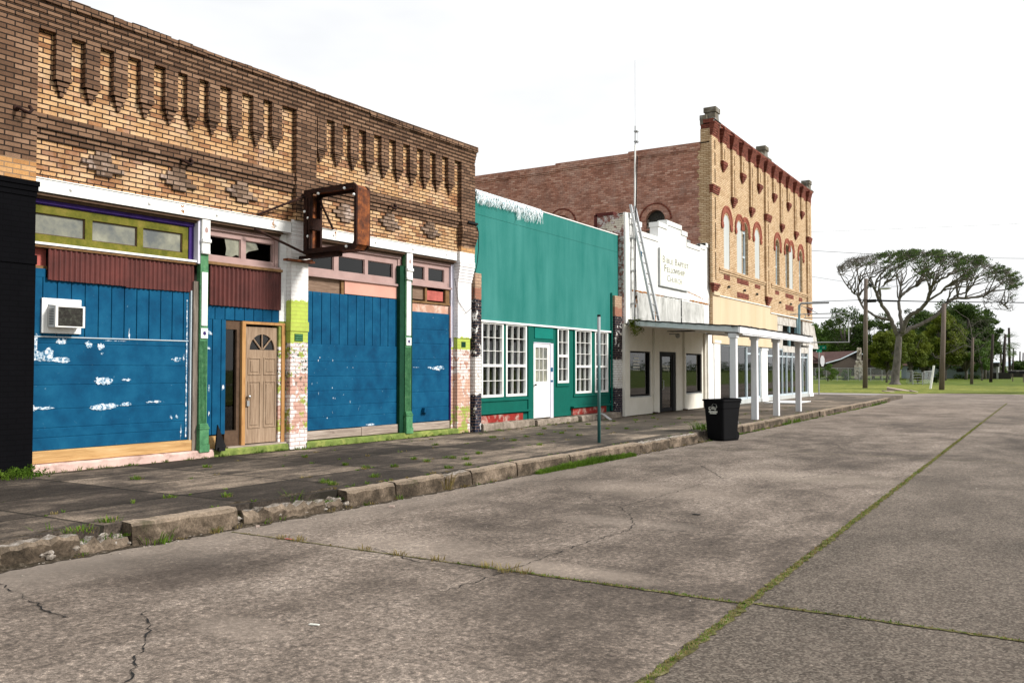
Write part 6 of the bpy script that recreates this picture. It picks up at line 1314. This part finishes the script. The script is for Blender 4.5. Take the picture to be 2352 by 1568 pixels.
# --- dense trees behind
def TT(a, top, base, y, wpx, label, mat, **kw):
    p = W7(a, top, y); sc_ = (W7(a+100, top, y).x-p.x)/100; tree(p.x, y, p.z, wpx*sc_/2, label, mat, **kw)
TT(150, 790, 1170, 215, 300, 'rounded green tree behind the brown roofed log cabin', 'leafmid', crown_z=.25, n=60, size=.32, per=110)
TT(330, 800, 1170, 200, 260, 'mid green tree right behind the cabin roof ridge', 'leafmid', crown_z=.2, n=55, size=.3)
TT(350, 612, 1170, 178, 300, 'tall loose crowned tree with sky gaps rising above the stone chimney', 'leafdark', crown_z=.42, n=34, per=80)
TT(570, 690, 1170, 180, 300, 'dark green tree just right of the stone chimney', 'leafdark', crown_z=.15, n=60, per=130)
TT(672, 830, 1170, 120, 250, 'yellow green bushy tree left of the pale spreading trunk', 'leafyel', crown_z=.3, n=50, per=120, size=.16)
TT(860, 800, 1170, 128, 250, 'yellow green leafy tree right of the pale spreading trunk', 'leafyel', crown_z=.32, n=44, per=110, size=.17)
TT(960, 660, 1170, 160, 330, 'dark tree between the two tallest wooden utility poles', 'leafdark', crown_z=.18, n=66, per=130)
TT(1130, 700, 1170, 150, 300, 'olive green tree behind the second utility pole', 'leafyel', crown_z=.22, n=56, per=120)
TT(1120, 640, 1170, 176, 420, 'broad dark tree filling the gap right of the pale trunk', 'leafdark', crown_z=.16, n=80, per=130, size=.26)
TT(1000, 720, 1170, 168, 260, 'dark rounded tree directly right of the pale trunk', 'leafmid', crown_z=.2, n=50, per=120)
TT(1290, 612, 1170, 165, 400, 'tallest dense dark tree behind the blue white house', 'leafdark', crown_z=.16, n=90, per=140, size=.24)
TT(1440, 680, 1170, 172, 210, 'dark narrow tree at the right end of the tree row', 'leafdark', crown_z=.3, n=44, per=110, size=.24)
TT(1420, 900, 1170, 150, 180, 'small sparse grey green tree in front of the grey shed', 'leafmid', crown_z=.3, n=16, per=60, trunk='barkpale')
TT(1600, 1070, 1170, 190, 60, 'small shrub below the leaning palm', 'leafmid', crown_z=.1, n=14, per=60, cat='shrub', name='shrub')
TT(1730, 1055, 1170, 260, 130, 'distant dark green tree at the right edge of the picture', 'leafdark', crown_z=.05, n=40, per=80, size=.35)
TT(1810, 1040, 1170, 260, 140, 'distant dark tree beyond the right edge', 'leafdark', crown_z=.05, n=30, per=80, size=.35)
def SH(a, top, y, w_, label, mat='leafmid'): TT(a, top, 0, y, w_, label, mat, crown_z=.0, n=16, per=90, size=.13, cat='shrub', name='shrub', group='shrubs along the fence')
SH(215, 1090, 128, 190, 'overgrown grey green shrub in front of the cabin porch'); SH(360, 1120, 138, 90, 'low shrub left of the stone chimney'); SH(920, 1138, 104.6, 70, 'yellow green bush behind the farm gate', 'leafyel'); SH(1080, 1150, 118, 90, 'dark shrub left of the second utility pole', 'leafdark')
SH(1300, 1180, 176, 240, 'low dark hedge along the blue white house wall', 'leafdark')
# dead grey branches in front of the tall tree
db = thing('bare_tree', 'bare grey leafless tree among the dark trees', 'tree', tuple(W7(1345, 1180, 140).xy)+(0,)); m = MB()
for pts, r in (([(1352, 1180), (1350, 1050), (1355, 900), (1338, 800), (1322, 735), (1262, 700), (1225, 668), (1165, 655)], .055), ([(1352, 960), (1290, 940), (1220, 980), (1140, 1010), (1060, 1035), (1040, 1000)], .07), ([(1353, 900), (1400, 850), (1450, 830)], .05), ([(1340, 800), (1390, 760), (1430, 740)], .04), ([(1060, 1035), (1120, 1050)], .05), ([(1353, 920), (1280, 860), (1240, 800)], .05), ([(1352, 1000), (1420, 960), (1480, 900)], .04)):
    m.tube([W7(a, b, 140+random.uniform(-1, 1)*.3) for a, b in pts], [r*1.3-(r)*i/len(pts) for i in range(len(pts))], 6)
m.build('trunk', 'barkpale', db)
m = MB()
for i in range(260):
    p = W7(random.uniform(1180, 1490), random.uniform(740, 1010), 140+random.uniform(-2, 2)); d = Vector((random.uniform(-.7, .7), random.uniform(-.5, .5), random.uniform(-.3, .6))); m.tube([p, p+d*.6+Vector((0, 0, .08)), p+d*1.2], [.014, .01, .005], 3, cap=False)
m.build('twigs', 'barkpale', db)
# --- palms
def palm(a0, b0, a1, b1, y, label, r):
    p0 = W7(a0, b0, y); p0.z = 0; p1 = W7(a1, b1, y); t = thing('palm_tree', label, 'palm', tuple(p0), None, 'palms beyond the shed'); m = MB(); m.tube([p0, p0.lerp(p1, .5)+Vector((.15, 0, 0)), p1], [.28, .2, .2], 7); m.build('trunk', 'bark', t)
    m = MB()
    for i in range(46):
        a = random.random()*6.283; e = random.uniform(-1.1, 1.0); d = Vector((math.cos(a)*math.cos(e), math.sin(a)*math.cos(e), math.sin(e))); L = r*random.uniform(.7, 1.1); b = p1+Vector((0, 0, .2))
        side = d.cross(Vector((0, 0, 1))).normalized()
        for j in range(9):
            f = (j-4)/4; q_ = b+d*L*.45; tip = q_+(d+side*f*.8).normalized()*L*.55+Vector((0, 0, -.25*abs(f)-.25)); k = len(m.v); m.v += [tuple(q_), tuple(tip+side*.05), tuple(tip-side*.05)]; m.f.append((k, k+1, k+2)); m.m.append(0)
        k = len(m.v); m.v += [tuple(b+side*.03), tuple(b+d*L*.5), tuple(b-side*.03)]; m.f.append((k, k+1, k+2)); m.m.append(0)
    m.build('crown', 'leafdark', t)
palm(1572, 1190, 1567, 915, 200, 'left palm tree with a dense round crown beside the leaning pole', 3.6); palm(1598, 1190, 1603, 925, 205, 'right palm tree standing close behind the leaning pole', 3.2)
# --- utility poles
def pole(bx, by, tx, ty, r, label, mat='polewood', y=None):
    u, v = (3200+bx/1.96)*K_, (900+by/1.96)*K_; g = gp(u, v); y = g[1]; p1 = W7(tx, ty, y); t = thing('utility_pole', label, 'utility pole', (g[0], y, 0), None, 'wooden utility poles beyond the crossing')
    m = MB(); m.tube([(g[0], y, -.1), tuple(Vector((g[0], y, 0)).lerp(p1, .5)), tuple(p1)], [r, r*.9, r*.75], 8); m.build('shaft', mat, t, smooth=True); return t, Vector((g[0], y, 0)), p1
P1, g1, t1 = pole(510, 1285, 517, 420, .20, 'nearest wooden utility pole carrying a street lamp and cables')
m = MB(); a = W7(530, 480, g1.y); m.tube([W7(518, 500, g1.y), W7(560, 478, g1.y), W7(635, 490, g1.y)], .035, 6); m.build('lamp_arm', 'galv', P1)
m = MB(); c = W7(670, 494, g1.y); m.ball(tuple(c), .5, sx=1.0, sy=.4, sz=.26, nu=12, nv=6); m.build('lamp_head', 'alum', P1, smooth=True)
m = MB(); c = W7(546, 595, g1.y); m.tube([c-Vector((.45, 0, .0)), c+Vector((.5, 0, 0))], .13, 8); m.ball(tuple(W7(553, 470, g1.y)), .14); m.build('splice_box', 'black', P1)
pole(1110, 1298, 1130, 615, .20, 'second wooden utility pole standing in front of the dark trees'); pole(1345, 1245, 1355, 880, .17, 'weathered short utility pole in front of the blue white house', 'polewood')
pole(1495, 1230, 1512, 855, .2, 'dark utility pole in front of the grey shed', 'poledark'); pole(1587, 1205, 1610, 855, .24, 'leaning dark utility pole beside the palms', 'poledark'); pole(1645, 1195, 1638, 805, .28, 'tallest of the distant poles right of the palms', 'poledark')
PT, gt, tt = pole(1665, 1188, 1674, 965, .2, 'distant pole with a small transformer', 'poledark'); m = MB(); m.tube([tt+Vector((.3, 0, -1.5)), tt+Vector((.3, 0, -.6))], .3, 8); m.build('transformer', 'galv', PT)
pole(1722, 1182, 1725, 990, .2, 'thin distant pole in front of the right edge trees', 'poledark'); pole(1745, 1180, 1750, 1000, .2, 'rightmost thin distant pole', 'poledark')
m = MB(); gw = gp((3200+1020/1.96)*K_, (900+1290/1.96)*K_); p = W7(1050, 1100, gw[1]); m.tube([(gw[0], gw[1], -.05), tuple(p)], [.09, .08], 8); solo(m, 'leaning_post', 'white', 'short white post leaning in the grass verge', 'post', (gw[0], gw[1], 0))
# --- cables
def cable(pts, r, label, sag=0):
    P = [W7(*p) for p in pts]; out = []
    for A_, B2_ in zip(P, P[1:]):
        for i in range(8): t = i/8; out.append(A_.lerp(B2_, t)-Vector((0, 0, sag*4*t*(1-t))))
    out.append(P[-1]); m = MB(); m.tube(out, r, 4); solo(m, 'overhead_cable', 'black', label, 'cable', tuple(P[0]))
yp_ = g1.y-.25
cable([(-200, 612, yp_), (515, 586, yp_)], .022, 'thin cable from the nearest pole to the left behind the yellow corner'); cable([(520, 586, yp_), (1000, 600, yp_), (1756, 608, yp_), (2400, 608, yp_)], .035, 'thick black cable running right from the nearest pole across the trees')
cable([(580, 592, yp_-.1), (765, 597, yp_-.1)], .06, 'short thick black splice on the main cable')
cable([(-100, 190, 70), (685, 235, 70), (1430, 259, 70), (2400, 268, 70)], .016, 'high thin cable touching the top of the wide tree'); cable([(-60, 60, 66), (700, 32, 66), (1500, 0, 66), (2300, -40, 66)], .008, 'faint topmost cable crossing the white sky')
cable([(-60, 380, 74), (515, 470, yp_)], .012, 'faint sloping cable meeting the nearest pole from the left')
cable([(553, 470, yp_), (560, 560, yp_), (530, 600, yp_)], .014, 'short loop of cable at the lamp pole')
# --- log cabin
random.seed(50)
M['shingle'] = plain('brown_red_shingles', (.10, .058, .052), .95, .25, 2, .3); s = N('dark_weathered_logs', .95, .1); w_ = s.n('TexWave', wave_type='BANDS', bands_direction='Z'); w_.inputs['Scale'].default_value = 2.2; w_.inputs['Distortion'].default_value = .6; s.l(s.c, w_.inputs['Vector'])
M['logs'] = s.done(s.ramp(w_.outputs['Fac'], [(.1, (.025, .02, .016)), (.5, (.085, .07, .058)), (.9, (.15, .125, .105))]))
s = N('fieldstone', .95, .1); v_ = s.n('TexVoronoi'); v_.inputs['Scale'].default_value = 3.2; s.l(s.c, v_.inputs['Vector']); M['stone'] = s.done(s.ramp(v_.outputs['Color'], [(.1, (.10, .08, .065)), (.4, (.32, .27, .22)), (.7, (.58, .52, .45))]))
HY = 162.; ap = W7(425, 992, HY); cb = thing('log_cabin', 'dark log cabin with brown red shingle roof behind the wire fence', 'house', (ap.x, HY, 0)); ro = R_(40)
dd = Vector((-math.cos(ro), math.sin(ro), 0)); ff = Vector((-math.sin(ro), -math.cos(ro), 0)); ez = W7(210, 1080, HY-5).z; az = ap.z; Wd = 6.2
def CB(a, b, z): return tuple(ap.xy.to_3d()+dd*a+ff*b+Vector((0, 0, z)))
m = MB(); m.add([CB(0, Wd-.8, .5), CB(0, -Wd+.8, .5), CB(0, -Wd+.8, ez), CB(0, 0, az-.3), CB(0, Wd-.8, ez), CB(13, Wd-.8, .5), CB(13, -Wd+.8, .5), CB(13, -Wd+.8, ez), CB(13, 0, az-.3), CB(13, Wd-.8, ez)], [(0, 4, 3, 2, 1), (5, 6, 7, 8, 9), (0, 5, 9, 4), (1, 2, 7, 6), (0, 1, 6, 5)]); m.build('log_wall', 'logs', cb)
m = MB(); rp_ = []
for a in (-.6, 13.5):
    for b, z in ((Wd+.3, ez-.1), (Wd*.55, ez+(az-ez)*.32), (0, az), (-Wd*.55, ez+(az-ez)*.32), (-Wd-.3, ez-.1)): rp_.append(CB(a, b, z))
m.add(rp_, [(i, i+5, i+6, i+1) for i in range(4)]); rf = m.build('roof', 'shingle', cb); rf.modifiers.new('s', 'SOLIDIFY').thickness = .12
m = MB(); pr_ = [Vector(p) for p in rp_[:5]]
for A_, B2_ in zip(pr_, pr_[1:]): m.tube([A_-dd*.03, B2_-dd*.03], .11, 4)
m.build('rake_board', 'bluegrey', rf)
m = MB(); lc = W7(88, 1000, HY); m.add([W7(60, 998, HY+1), W7(190, 1000, HY+1), W7(200, 1080, HY-3), W7(150, 1070, HY-3), W7(60, 1010, HY-3)], [(0, 1, 2, 3, 4)]); m.build('porch_roof', 'shingle', cb).modifiers.new('s', 'SOLIDIFY').thickness = .1
c0, c1 = W7(425, 1195, HY-6.5), W7(497, 1195, HY-6.5); ct = W7(430, 960, HY-6.5).z; m = MB(); m.box(c0.x, c1.x, HY-6.5, HY-5.2, 0, ct*.45); m.box(c0.x+.2, c1.x-.2, HY-6.4, HY-5.3, ct*.45, ct*.6); m.box(c0.x+.4, c1.x-.4, HY-6.3, HY-5.4, ct*.6, ct); m.build('chimney', 'stone', cb, bevel=.1)
e0, e1 = W7(500, 1190, HY-4), W7(725, 1190, HY-4); ht = W7(500, 1055, HY-4).z; m = MB(); m.box(e0.x, e1.x, HY-4, HY+3, .6, ht); m.build('log_wing', 'logs', cb); m = MB(); m.box(e0.x-.3, e1.x+1.2, HY-5.6, HY+3.4, ht, ht+.18); m.build('wing_roof', 'shingle', cb); m = MB(); m.box(e0.x, e1.x+1, HY-5.6, HY-4, .55, .75); m.build('porch_floor', 'greywood', cb)
for i in range(4): m = MB(); x = e0.x+(e1.x-e0.x)*(i+.3)/3.6; m.box(x-.1, x+.1, HY-5.5, HY-5.3, 0, ht); m.build('porch_post', 'logs', cb)
# --- pale house and shed
WY = 182.; a0_, a1_ = W7(795, 1190, WY), W7(1425, 1190, WY); hz = W7(1400, 1098, WY).z
wh = thing('blue_white_house', 'long low pale blue house half hidden behind the trees', 'house', (a0_.x, WY, 0)); m = MB(); m.box(a0_.x, a1_.x, WY, WY+8, 0, hz); M['palewall'] = plain('pale_blue_siding', (.42, .50, .55), .85, .15, 1, 0, streak=True); m.build('wall', 'palewall', wh)
m = MB(); m.add([(a0_.x-.5, WY-.6, hz-.05), (a1_.x+.5, WY-.6, hz-.05), (a1_.x+.5, WY+4, hz+1.9), (a0_.x-.5, WY+4, hz+1.9), (a1_.x+.5, WY+8.6, hz-.05), (a0_.x-.5, WY+8.6, hz-.05)], [(0, 1, 2, 3), (3, 2, 4, 5)]); m.build('roof', 'shingle', wh)
for t in (.12, .3, .52, .74, .9): m = MB(); x = a0_.x+(a1_.x-a0_.x)*t; m.box(x-.6, x+.6, WY-.06, WY, 1.2, hz-.5); m.build('window', 'grille', wh)
b0_, b1_ = W7(1425, 1198, WY-6), W7(1552, 1198, WY-6); sz = W7(1500, 1108, WY-6).z; sh_ = thing('grey_shed', 'grey open fronted shed with dark flat roof right of the pale house', 'shed', (b0_.x, WY-6, 0)); m = MB(); m.box(b0_.x, b1_.x, WY-4.5, WY-1, 0, sz); m.build('wall', 'galv', sh_)
m = MB(); m.box(b0_.x-.3, b1_.x+.2, WY-6.5, WY-.5, sz, sz+.7); m.build('roof', 'grille', sh_)
for t in (0.03, .5, .97): m = MB(); x = b0_.x+(b1_.x-b0_.x)*t; m.box(x-.15, x+.15, WY-6.3, WY-6, 0, sz); m.build('post', 'galv', sh_)
m = MB(); m.box(b0_.x+1, b0_.x+4.5, WY-5.8, WY-4.6, 0, 1.1); m.build('porch_wall', 'grille', sh_)
fh = thing('distant_house', 'tiny white distant building beside the far road', 'house', tuple(W7(1650, 1150, 420).xy)+(0,)); m = MB(); c = W7(1650, 1150, 420); m.box(c.x-9, c.x+9, 420, 430, 0, 3.2); m.build('wall', 'white', fh); m = MB(); m.add([(c.x-10, 419, 3.1), (c.x+10, 419, 3.1), (c.x+10, 425, 5), (c.x-10, 425, 5), (c.x+10, 431, 3.1), (c.x-10, 431, 3.1)], [(0, 1, 2, 3), (3, 2, 4, 5)]); m.build('roof', 'bluegrey', fh)
# --- chain link fence, farm gate
s = N('chain_link'); s.t.nodes.remove(s.b); q3 = s.xyz(); d1 = s.math('ADD', q3[0], q3[2]); d2 = s.math('SUBTRACT', q3[0], q3[2])
w1_ = s.math('LESS_THAN', s.math('FRACT', s.math('MULTIPLY', d1, 9)), .14); w2_ = s.math('LESS_THAN', s.math('FRACT', s.math('MULTIPLY', d2, 9)), .14); tr = s.n('BsdfTransparent'); df = s.n('BsdfDiffuse'); df.inputs[0].default_value = (.36, .38, .38, 1); mm = s.n('MixShader'); s.l(s.math('MAXIMUM', w1_, w2_), mm.inputs[0]); s.l(tr.outputs[0], mm.inputs[1]); s.l(df.outputs[0], mm.inputs[2]); s.l(mm.outputs[0], s.o.inputs[0]); M['link'] = s.m
FY = 134.; f0, f1_ = W7(40, 1215, FY), W7(735, 1215, FY); fz = W7(300, 1120, FY).z
fc = thing('chain_link_fence', 'galvanised wire fence in front of the log cabin', 'fence', (f0.x, FY, 0)); m = MB(); m.tube([(f0.x, FY, fz), (f1_.x, FY, fz)], .035, 6); m.build('top_rail', 'galv', fc)
m = MB(); m.add([(f0.x, FY+.02, .05), (f1_.x, FY+.02, .05), (f1_.x, FY+.02, fz), (f0.x, FY+.02, fz)], [(0, 1, 2, 3)]); m.build('wire_mesh', 'link', fc)
for i in range(9): m = MB(); x = f0.x+(f1_.x-f0.x)*i/8; m.tube([(x, FY, 0), (x, FY, fz)], .045, 6); m.build('post', 'galv', fc)
GY = 103.5; fg = thing('farm_gate', 'grey tubular farm gate and wire pen standing on the lawn', 'gate', tuple(W7(960, 1250, GY).xy)+(0,)); A1, A2 = W7(885, 1250, GY), W7(962, 1250, GY+.5)
for z in (.15, .45, .75, 1.05, 1.3): m = MB(); m.tube([(A1.x, GY, z), (A2.x, GY+.5, z)], .025, 6); m.build('rail', 'galv', fg)
for a, t in ((885, 1.55), (962, 1.35)): m = MB(); x = W7(a, 1250, GY).x; m.tube([(x, GY, 0), (x, GY, t)], .05, 6); m.build('post', 'galv', fg)
m = MB(); B0, B1_ = W7(970, 1240, GY+.6), W7(1045, 1225, GY+14); m.add([(B0.x, B0.y, .05), (B1_.x, B1_.y, .05), (B1_.x, B1_.y, 1.5), (B0.x, B0.y, 1.4)], [(0, 1, 2, 3)]); B3_, B4_ = W7(835, 1240, GY+4), W7(885, 1250, GY); m.add([(B3_.x, B3_.y, .05), (B4_.x, B4_.y, .05), (B4_.x, B4_.y, 1.5), (B3_.x, B3_.y, 1.5)], [(0, 1, 2, 3)]); m.build('wire_mesh', 'link', fg)
m = MB(); m.tube([(B0.x, B0.y, 1.4), (B1_.x, B1_.y, 1.5)], .03, 6); m.tube([(B3_.x, B3_.y, 1.5), (B4_.x, B4_.y, 1.5)], .03, 6); m.build('top_rail', 'galv', fg)
# --- broken slabs on the verge, mailboxes, dark bin group
for (a, b, w__, h_, lb) in ((740, 1300, .9, .12, 'flat broken concrete slab on the verge, leftmost'), (810, 1293, 1.2, .25, 'highest tilted broken concrete slab on the verge'), (910, 1300, .5, .16, 'small broken concrete lump right of the tilted slab')):
    g = gp((3200+a/1.96)*K_, (900+(b+14)/1.96)*K_); m = MB(); pts = [(g[0]+w__*math.cos(t)*random.uniform(.7, 1.1), g[1]+w__*.8*math.sin(t)*random.uniform(.7, 1.1)) for t in [i*.9 for i in range(7)]]; m.prismz(pts, 0, h_*.6); k = len(m.v)//2
    m.v = [(x, y, z+(h_*.8*(x-g[0])/w__*(-1) if z > 0 else 0)+.0) for x, y, z in m.v]; solo(m, 'concrete_slab', 'palepink' if 0 else 'conc2', lb, 'slab', (g[0], g[1], 0), bevel=.02)
for (a, b, lb) in ((1668, 1225, 'black mailbox on a post at the far verge'), (1752, 1232, 'dark mailbox on a post at the right picture edge')):
    g = gp((3200+a/1.96)*K_, (900+b/1.96)*K_); mbx = thing('mailbox', lb, 'mailbox', (g[0], g[1], 0)); m = MB(); m.box(g[0]-.06, g[0]+.06, g[1]-.06, g[1]+.06, 0, 1.15); m.build('post', 'polewood', mbx); m = MB(); m.prism([(g[1]-.15, 1.12), (g[1]+.15, 1.12), (g[1]+.15, 1.35), (g[1]+.08, 1.45), (g[1]-.08, 1.45), (g[1]-.15, 1.35)], g[0]-.42, g[0]+.42); m.build('box', 'black', mbx)
g = gp((3200+1728/1.96)*K_, (900+1196/1.96)*K_); m = MB(); m.prism([(g[1]-1, .1), (g[1]+1, .1), (g[1]+1.1, 1.5), (g[1]-1.2, 1.3)], g[0]-2.6, g[0]+2.8); solo(m, 'dumpster', 'grille', 'dark open dumpster far away at the right picture edge', 'dumpster', (g[0], g[1], 0), bevel=.06)
# far tree line
random.seed(12); m = MB()
for i in range(420):
    x = random.uniform(-420, 520); y = random.uniform(520, 640); leaves(m, Vector((x, y, random.uniform(1, 4.5))), random.uniform(4, 9), 60, 1.0, .5)
tag(m.build('far_woodland', 'leafdark'), kind='stuff')
# ================================================================ weeds
def tuft(m, x, y, z, r, h, n, lean=.5, wd=.004):
    for _ in range(n):
        a = random.random()*6.283; rr = r*random.random()**.5; bx, by = x+rr*math.cos(a), y+rr*math.sin(a); a2 = a+random.uniform(-.6, .6); hh = h*random.uniform(.4, 1.1); L = hh*lean*random.uniform(.3, 1.2)
        ex, ey = bx+L*math.cos(a2), by+L*math.sin(a2); nx, ny = -math.sin(a2)*wd, math.cos(a2)*wd; mx_, my_ = bx+(ex-bx)*.4, by+(ey-by)*.4; k = len(m.v)
        m.v += [(bx-nx, by-ny, z), (bx+nx, by+ny, z), (mx_+nx*.8, my_+ny*.8, z+hh*.7), (mx_-nx*.8, my_-ny*.8, z+hh*.7), (ex, ey, z+hh)]; m.f += [(k, k+1, k+2, k+3), (k+3, k+2, k+4)]; m.m += [0, 0]
random.seed(66)
m = MB(); md = MB()
y = 3.2
while y < 30:      # long joint
    dens = 26 if y < 12 else 10
    for _ in range(dens):
        if random.random() < .8: tuft(m if random.random() < .5 else md, -1.79+random.uniform(-.028, .028), y+random.uniform(0, .12), .008, .01, random.uniform(.008, .022), 2, .7, .0028 if y < 12 else .005)
    y += .12
for (yy, x0, x1, n) in ((5.98, -4.2, -1.8, 330), (6.02, -1.75, 3, 420), (5.98, -6.8, -4.2, 60)):
    for _ in range(n): tuft(m if x0 > -4.3 and random.random() < .6 else md, random.uniform(x0, x1), yy+random.uniform(-.018, .018), .008, .01, random.uniform(.008, .02), 2, .7, .003)
for xx in (-6.2, -6.0, -5.2, -4.8, -4.4, -3.9, -3.55): tuft(md, xx, 5.99, .008, .07, .045, 26, 1.0)
tuft(md, gp(1165, 1312)[0], gp(1165, 1312)[1], .008, .09, .06, 40, 1.1)
tag(m.build('joint_grass', 'weed'), kind='stuff'); tag(md.build('dry_joint_grass', 'weeddry'), kind='stuff')
m = MB(); md = MB()
spots = [(315, 1100, .07), (475, 1073, .05), (520, 1140, .05), (250, 1196, .10), (765, 1113, .05), (700, 1050, .04), (840, 1075, .05), (793, 1068, .04), (980, 1060, .05), (950, 1055, .04), (1130, 1005, .07), (1180, 1012, .07), (1210, 1003, .06), (1240, 998, .06), (1000, 1022, .05), (1100, 1042, .05), (1290, 995, .05), (1350, 975, .06), (1460, 965, .07), (1500, 960, .05), (1395, 985, .04), (1070, 1055, .06), (905, 1072, .05), (1030, 1075, .05), (860, 1095, .06), (1040, 1052, .05), (1250, 985, .05), (1310, 980, .05), (1440, 985, .05), (1410, 968, .05), (1560, 962, .05), (1330, 1000, .06), (1240, 1022, .05), (185, 1220, .12), (1075, 1068, .06), (745, 1108, .06)]
for u, v, r in spots:
    x, y = gp(u, v, .205); tuft(m, x, y, .205, r*1.2, .05, 60, .9); tuft(md, x+.03, y, .205, r*1.3, .03, 16, .9)
for i in range(210):
    # along the slab joints and at the back of the kerb
    y = random.uniform(4, 34); x = random.choice([kerb_x(y)-.2, kerb_x(y)-.2, -8.26+.02, -9.44, -10.6]); tuft(random.choice([m, m, md]), x+random.uniform(-.04, .04), y, .205, random.uniform(.02, .06), random.uniform(.015, .04), random.randint(6, 22), 1.0)
for i in range(70):
    l = random.uniform(q(6.6), q(16.9)); p = f1w((random.uniform(.02, .05), l, 0)); tuft(m, p.x, p.y, .205, .05, random.uniform(.02, .07), 18, .8)
for i in range(40): y = random.uniform(16.5, 24); tuft(m, TX+random.uniform(.2, .3), y, .205, .05, .04, 14, .9)
for i in range(90):
    y = random.uniform(3, 40); tuft(random.choice([m, md]), kerb_x(y)+random.uniform(.01, .07), y, .008, .05, random.uniform(.02, .06), 16, .9)
for i in range(260):   # broken stretch
    y = random.choice([random.uniform(4.0, 5.1), random.uniform(6.1, 7.8)]); x = kerb_x(y)-random.uniform(.05, .3); tuft(m, x, y, .1, .04, random.uniform(.015, .05), 8, .9)
for i in range(150): y = random.uniform(19, 46)**1.0; tuft(m, kerb_x(y)+random.uniform(.0, .1), y, .008, .06, random.uniform(.03, .09)*(2.0 if 25 < y < 28 or y > 41 else .6), 14, .8, .006)
for i in range(420): y = random.uniform(11.7, 15.1); tuft(m, kerb_x(y)+random.uniform(.0, .13), y, .008, .05, random.uniform(.05, .15)*(1-.5*abs(y-13.5)/1.8), 16, .8)
tag(m.build('pavement_weeds', 'weed'), kind='stuff'); tag(md.build('dry_pavement_weeds', 'weeddry'), kind='stuff')
def clump(x, y, z, r, h, n, label, mat='weed', broad=0, wd=.006):
    m = MB(); tuft(m, x, y, z, r, h, n, .9, wd)
    for i in range(broad): leaves(m, Vector((x+random.uniform(-r, r), y+random.uniform(-r, r), z+random.uniform(.02, h*.8))), .05, 12, .022)
    solo(m, 'weed_clump', mat, label, 'weed', (x, y, z), group='weeds rooted at the kerb')
x, y = gp(495, 1212); clump(x-.08, y, .02, .10, .12, 30, 'bushy green weed in the first kerb gap', broad=26)
x, y = gp(690, 1180); clump(x-.1, y, .02, .10, .24, 60, 'tall bright grass in the second kerb gap beside the broken block')
x, y = gp(120, 1275); clump(x, y, .01, .05, .26, 22, 'tall thin grass against the leftmost kerb block')
x, y = gp(355, 1248); clump(x, y, .01, .16, .12, 50, 'spreading grass at the foot of the second kerb block')
x, y = gp(1027, 1125); clump(x, y, .01, .07, .26, 26, 'reddish dry weed growing up the kerb face', 'weeddry')
x, y = gp(1640, 1008); clump(x-.25, y+.1, .01, .26, .40, 170, 'green weeds at the foot of the black trash can', broad=40, wd=.009)
x, y = gp(90, 1090, .2); p = f1w((.15, q(6.35), 0)); clump(p.x, p.y, .2, .3, .16, 90, 'leafy weeds at the foot of the black brick pier', broad=60)
pm = f1w((.1, q(11.5), 0)); clump(pm.x, pm.y, .2, .16, .06, 60, 'low weeds at the foot of the peeling middle pier')
random.seed(3); m = MB(); c = Vector((CX+.18, 24.3, 2.95))
for i in range(70): d = Vector((random.uniform(-.1, .35), random.uniform(-.2, .4), random.uniform(-.35, .2))); m.tube([c, c+d*.6+Vector((0, 0, .05)), c+d], [.008, .005, .003], 3, cap=False)
for i in range(22): leaves(m, c+Vector((random.uniform(0, .3), random.uniform(-.15, .35), random.uniform(-.3, .15))), .09, 12, .035)
solo(m, 'wall_plant', 'leafyel', 'scraggly plant growing from the brick pilaster top beside the canopy', 'plant', tuple(c))
# litter
def litter(u, v, w_, d_, h_, mat, label, ang):
    x, y = gp(u, v); m = MB(); c_, s_ = math.cos(ang), math.sin(ang); P = [(-w_, -d_), (w_*.8, -d_*.7), (w_, d_*.6), (0, d_*1.2), (-w_*.9, d_)]
    m.prismz([(x+a*c_-b*s_, y+a*s_+b*c_) for a, b in P], .010, .010+h_); solo(m, 'litter', mat, label, 'litter', (x, y, .01))
litter(722, 1438, .035, .008, .006, 'signwhite', 'small white scrap on the near road surface', .3); litter(665, 1240, .05, .015, .004, 'redwood', 'small red scrap beside the crosswise road joint', .1)
litter(1600, 1183, .045, .02, .004, 'black', 'dark scrap lying in the middle of the near lane', .2); litter(900, 1166, .03, .025, .02, 'conc2', 'rounded pale stone lying in the gutter before the long grass', .5); litter(592, 1212, .02, .015, .018, 'conc2', 'tiny pale stone beside the broken kerb stretch', 1)
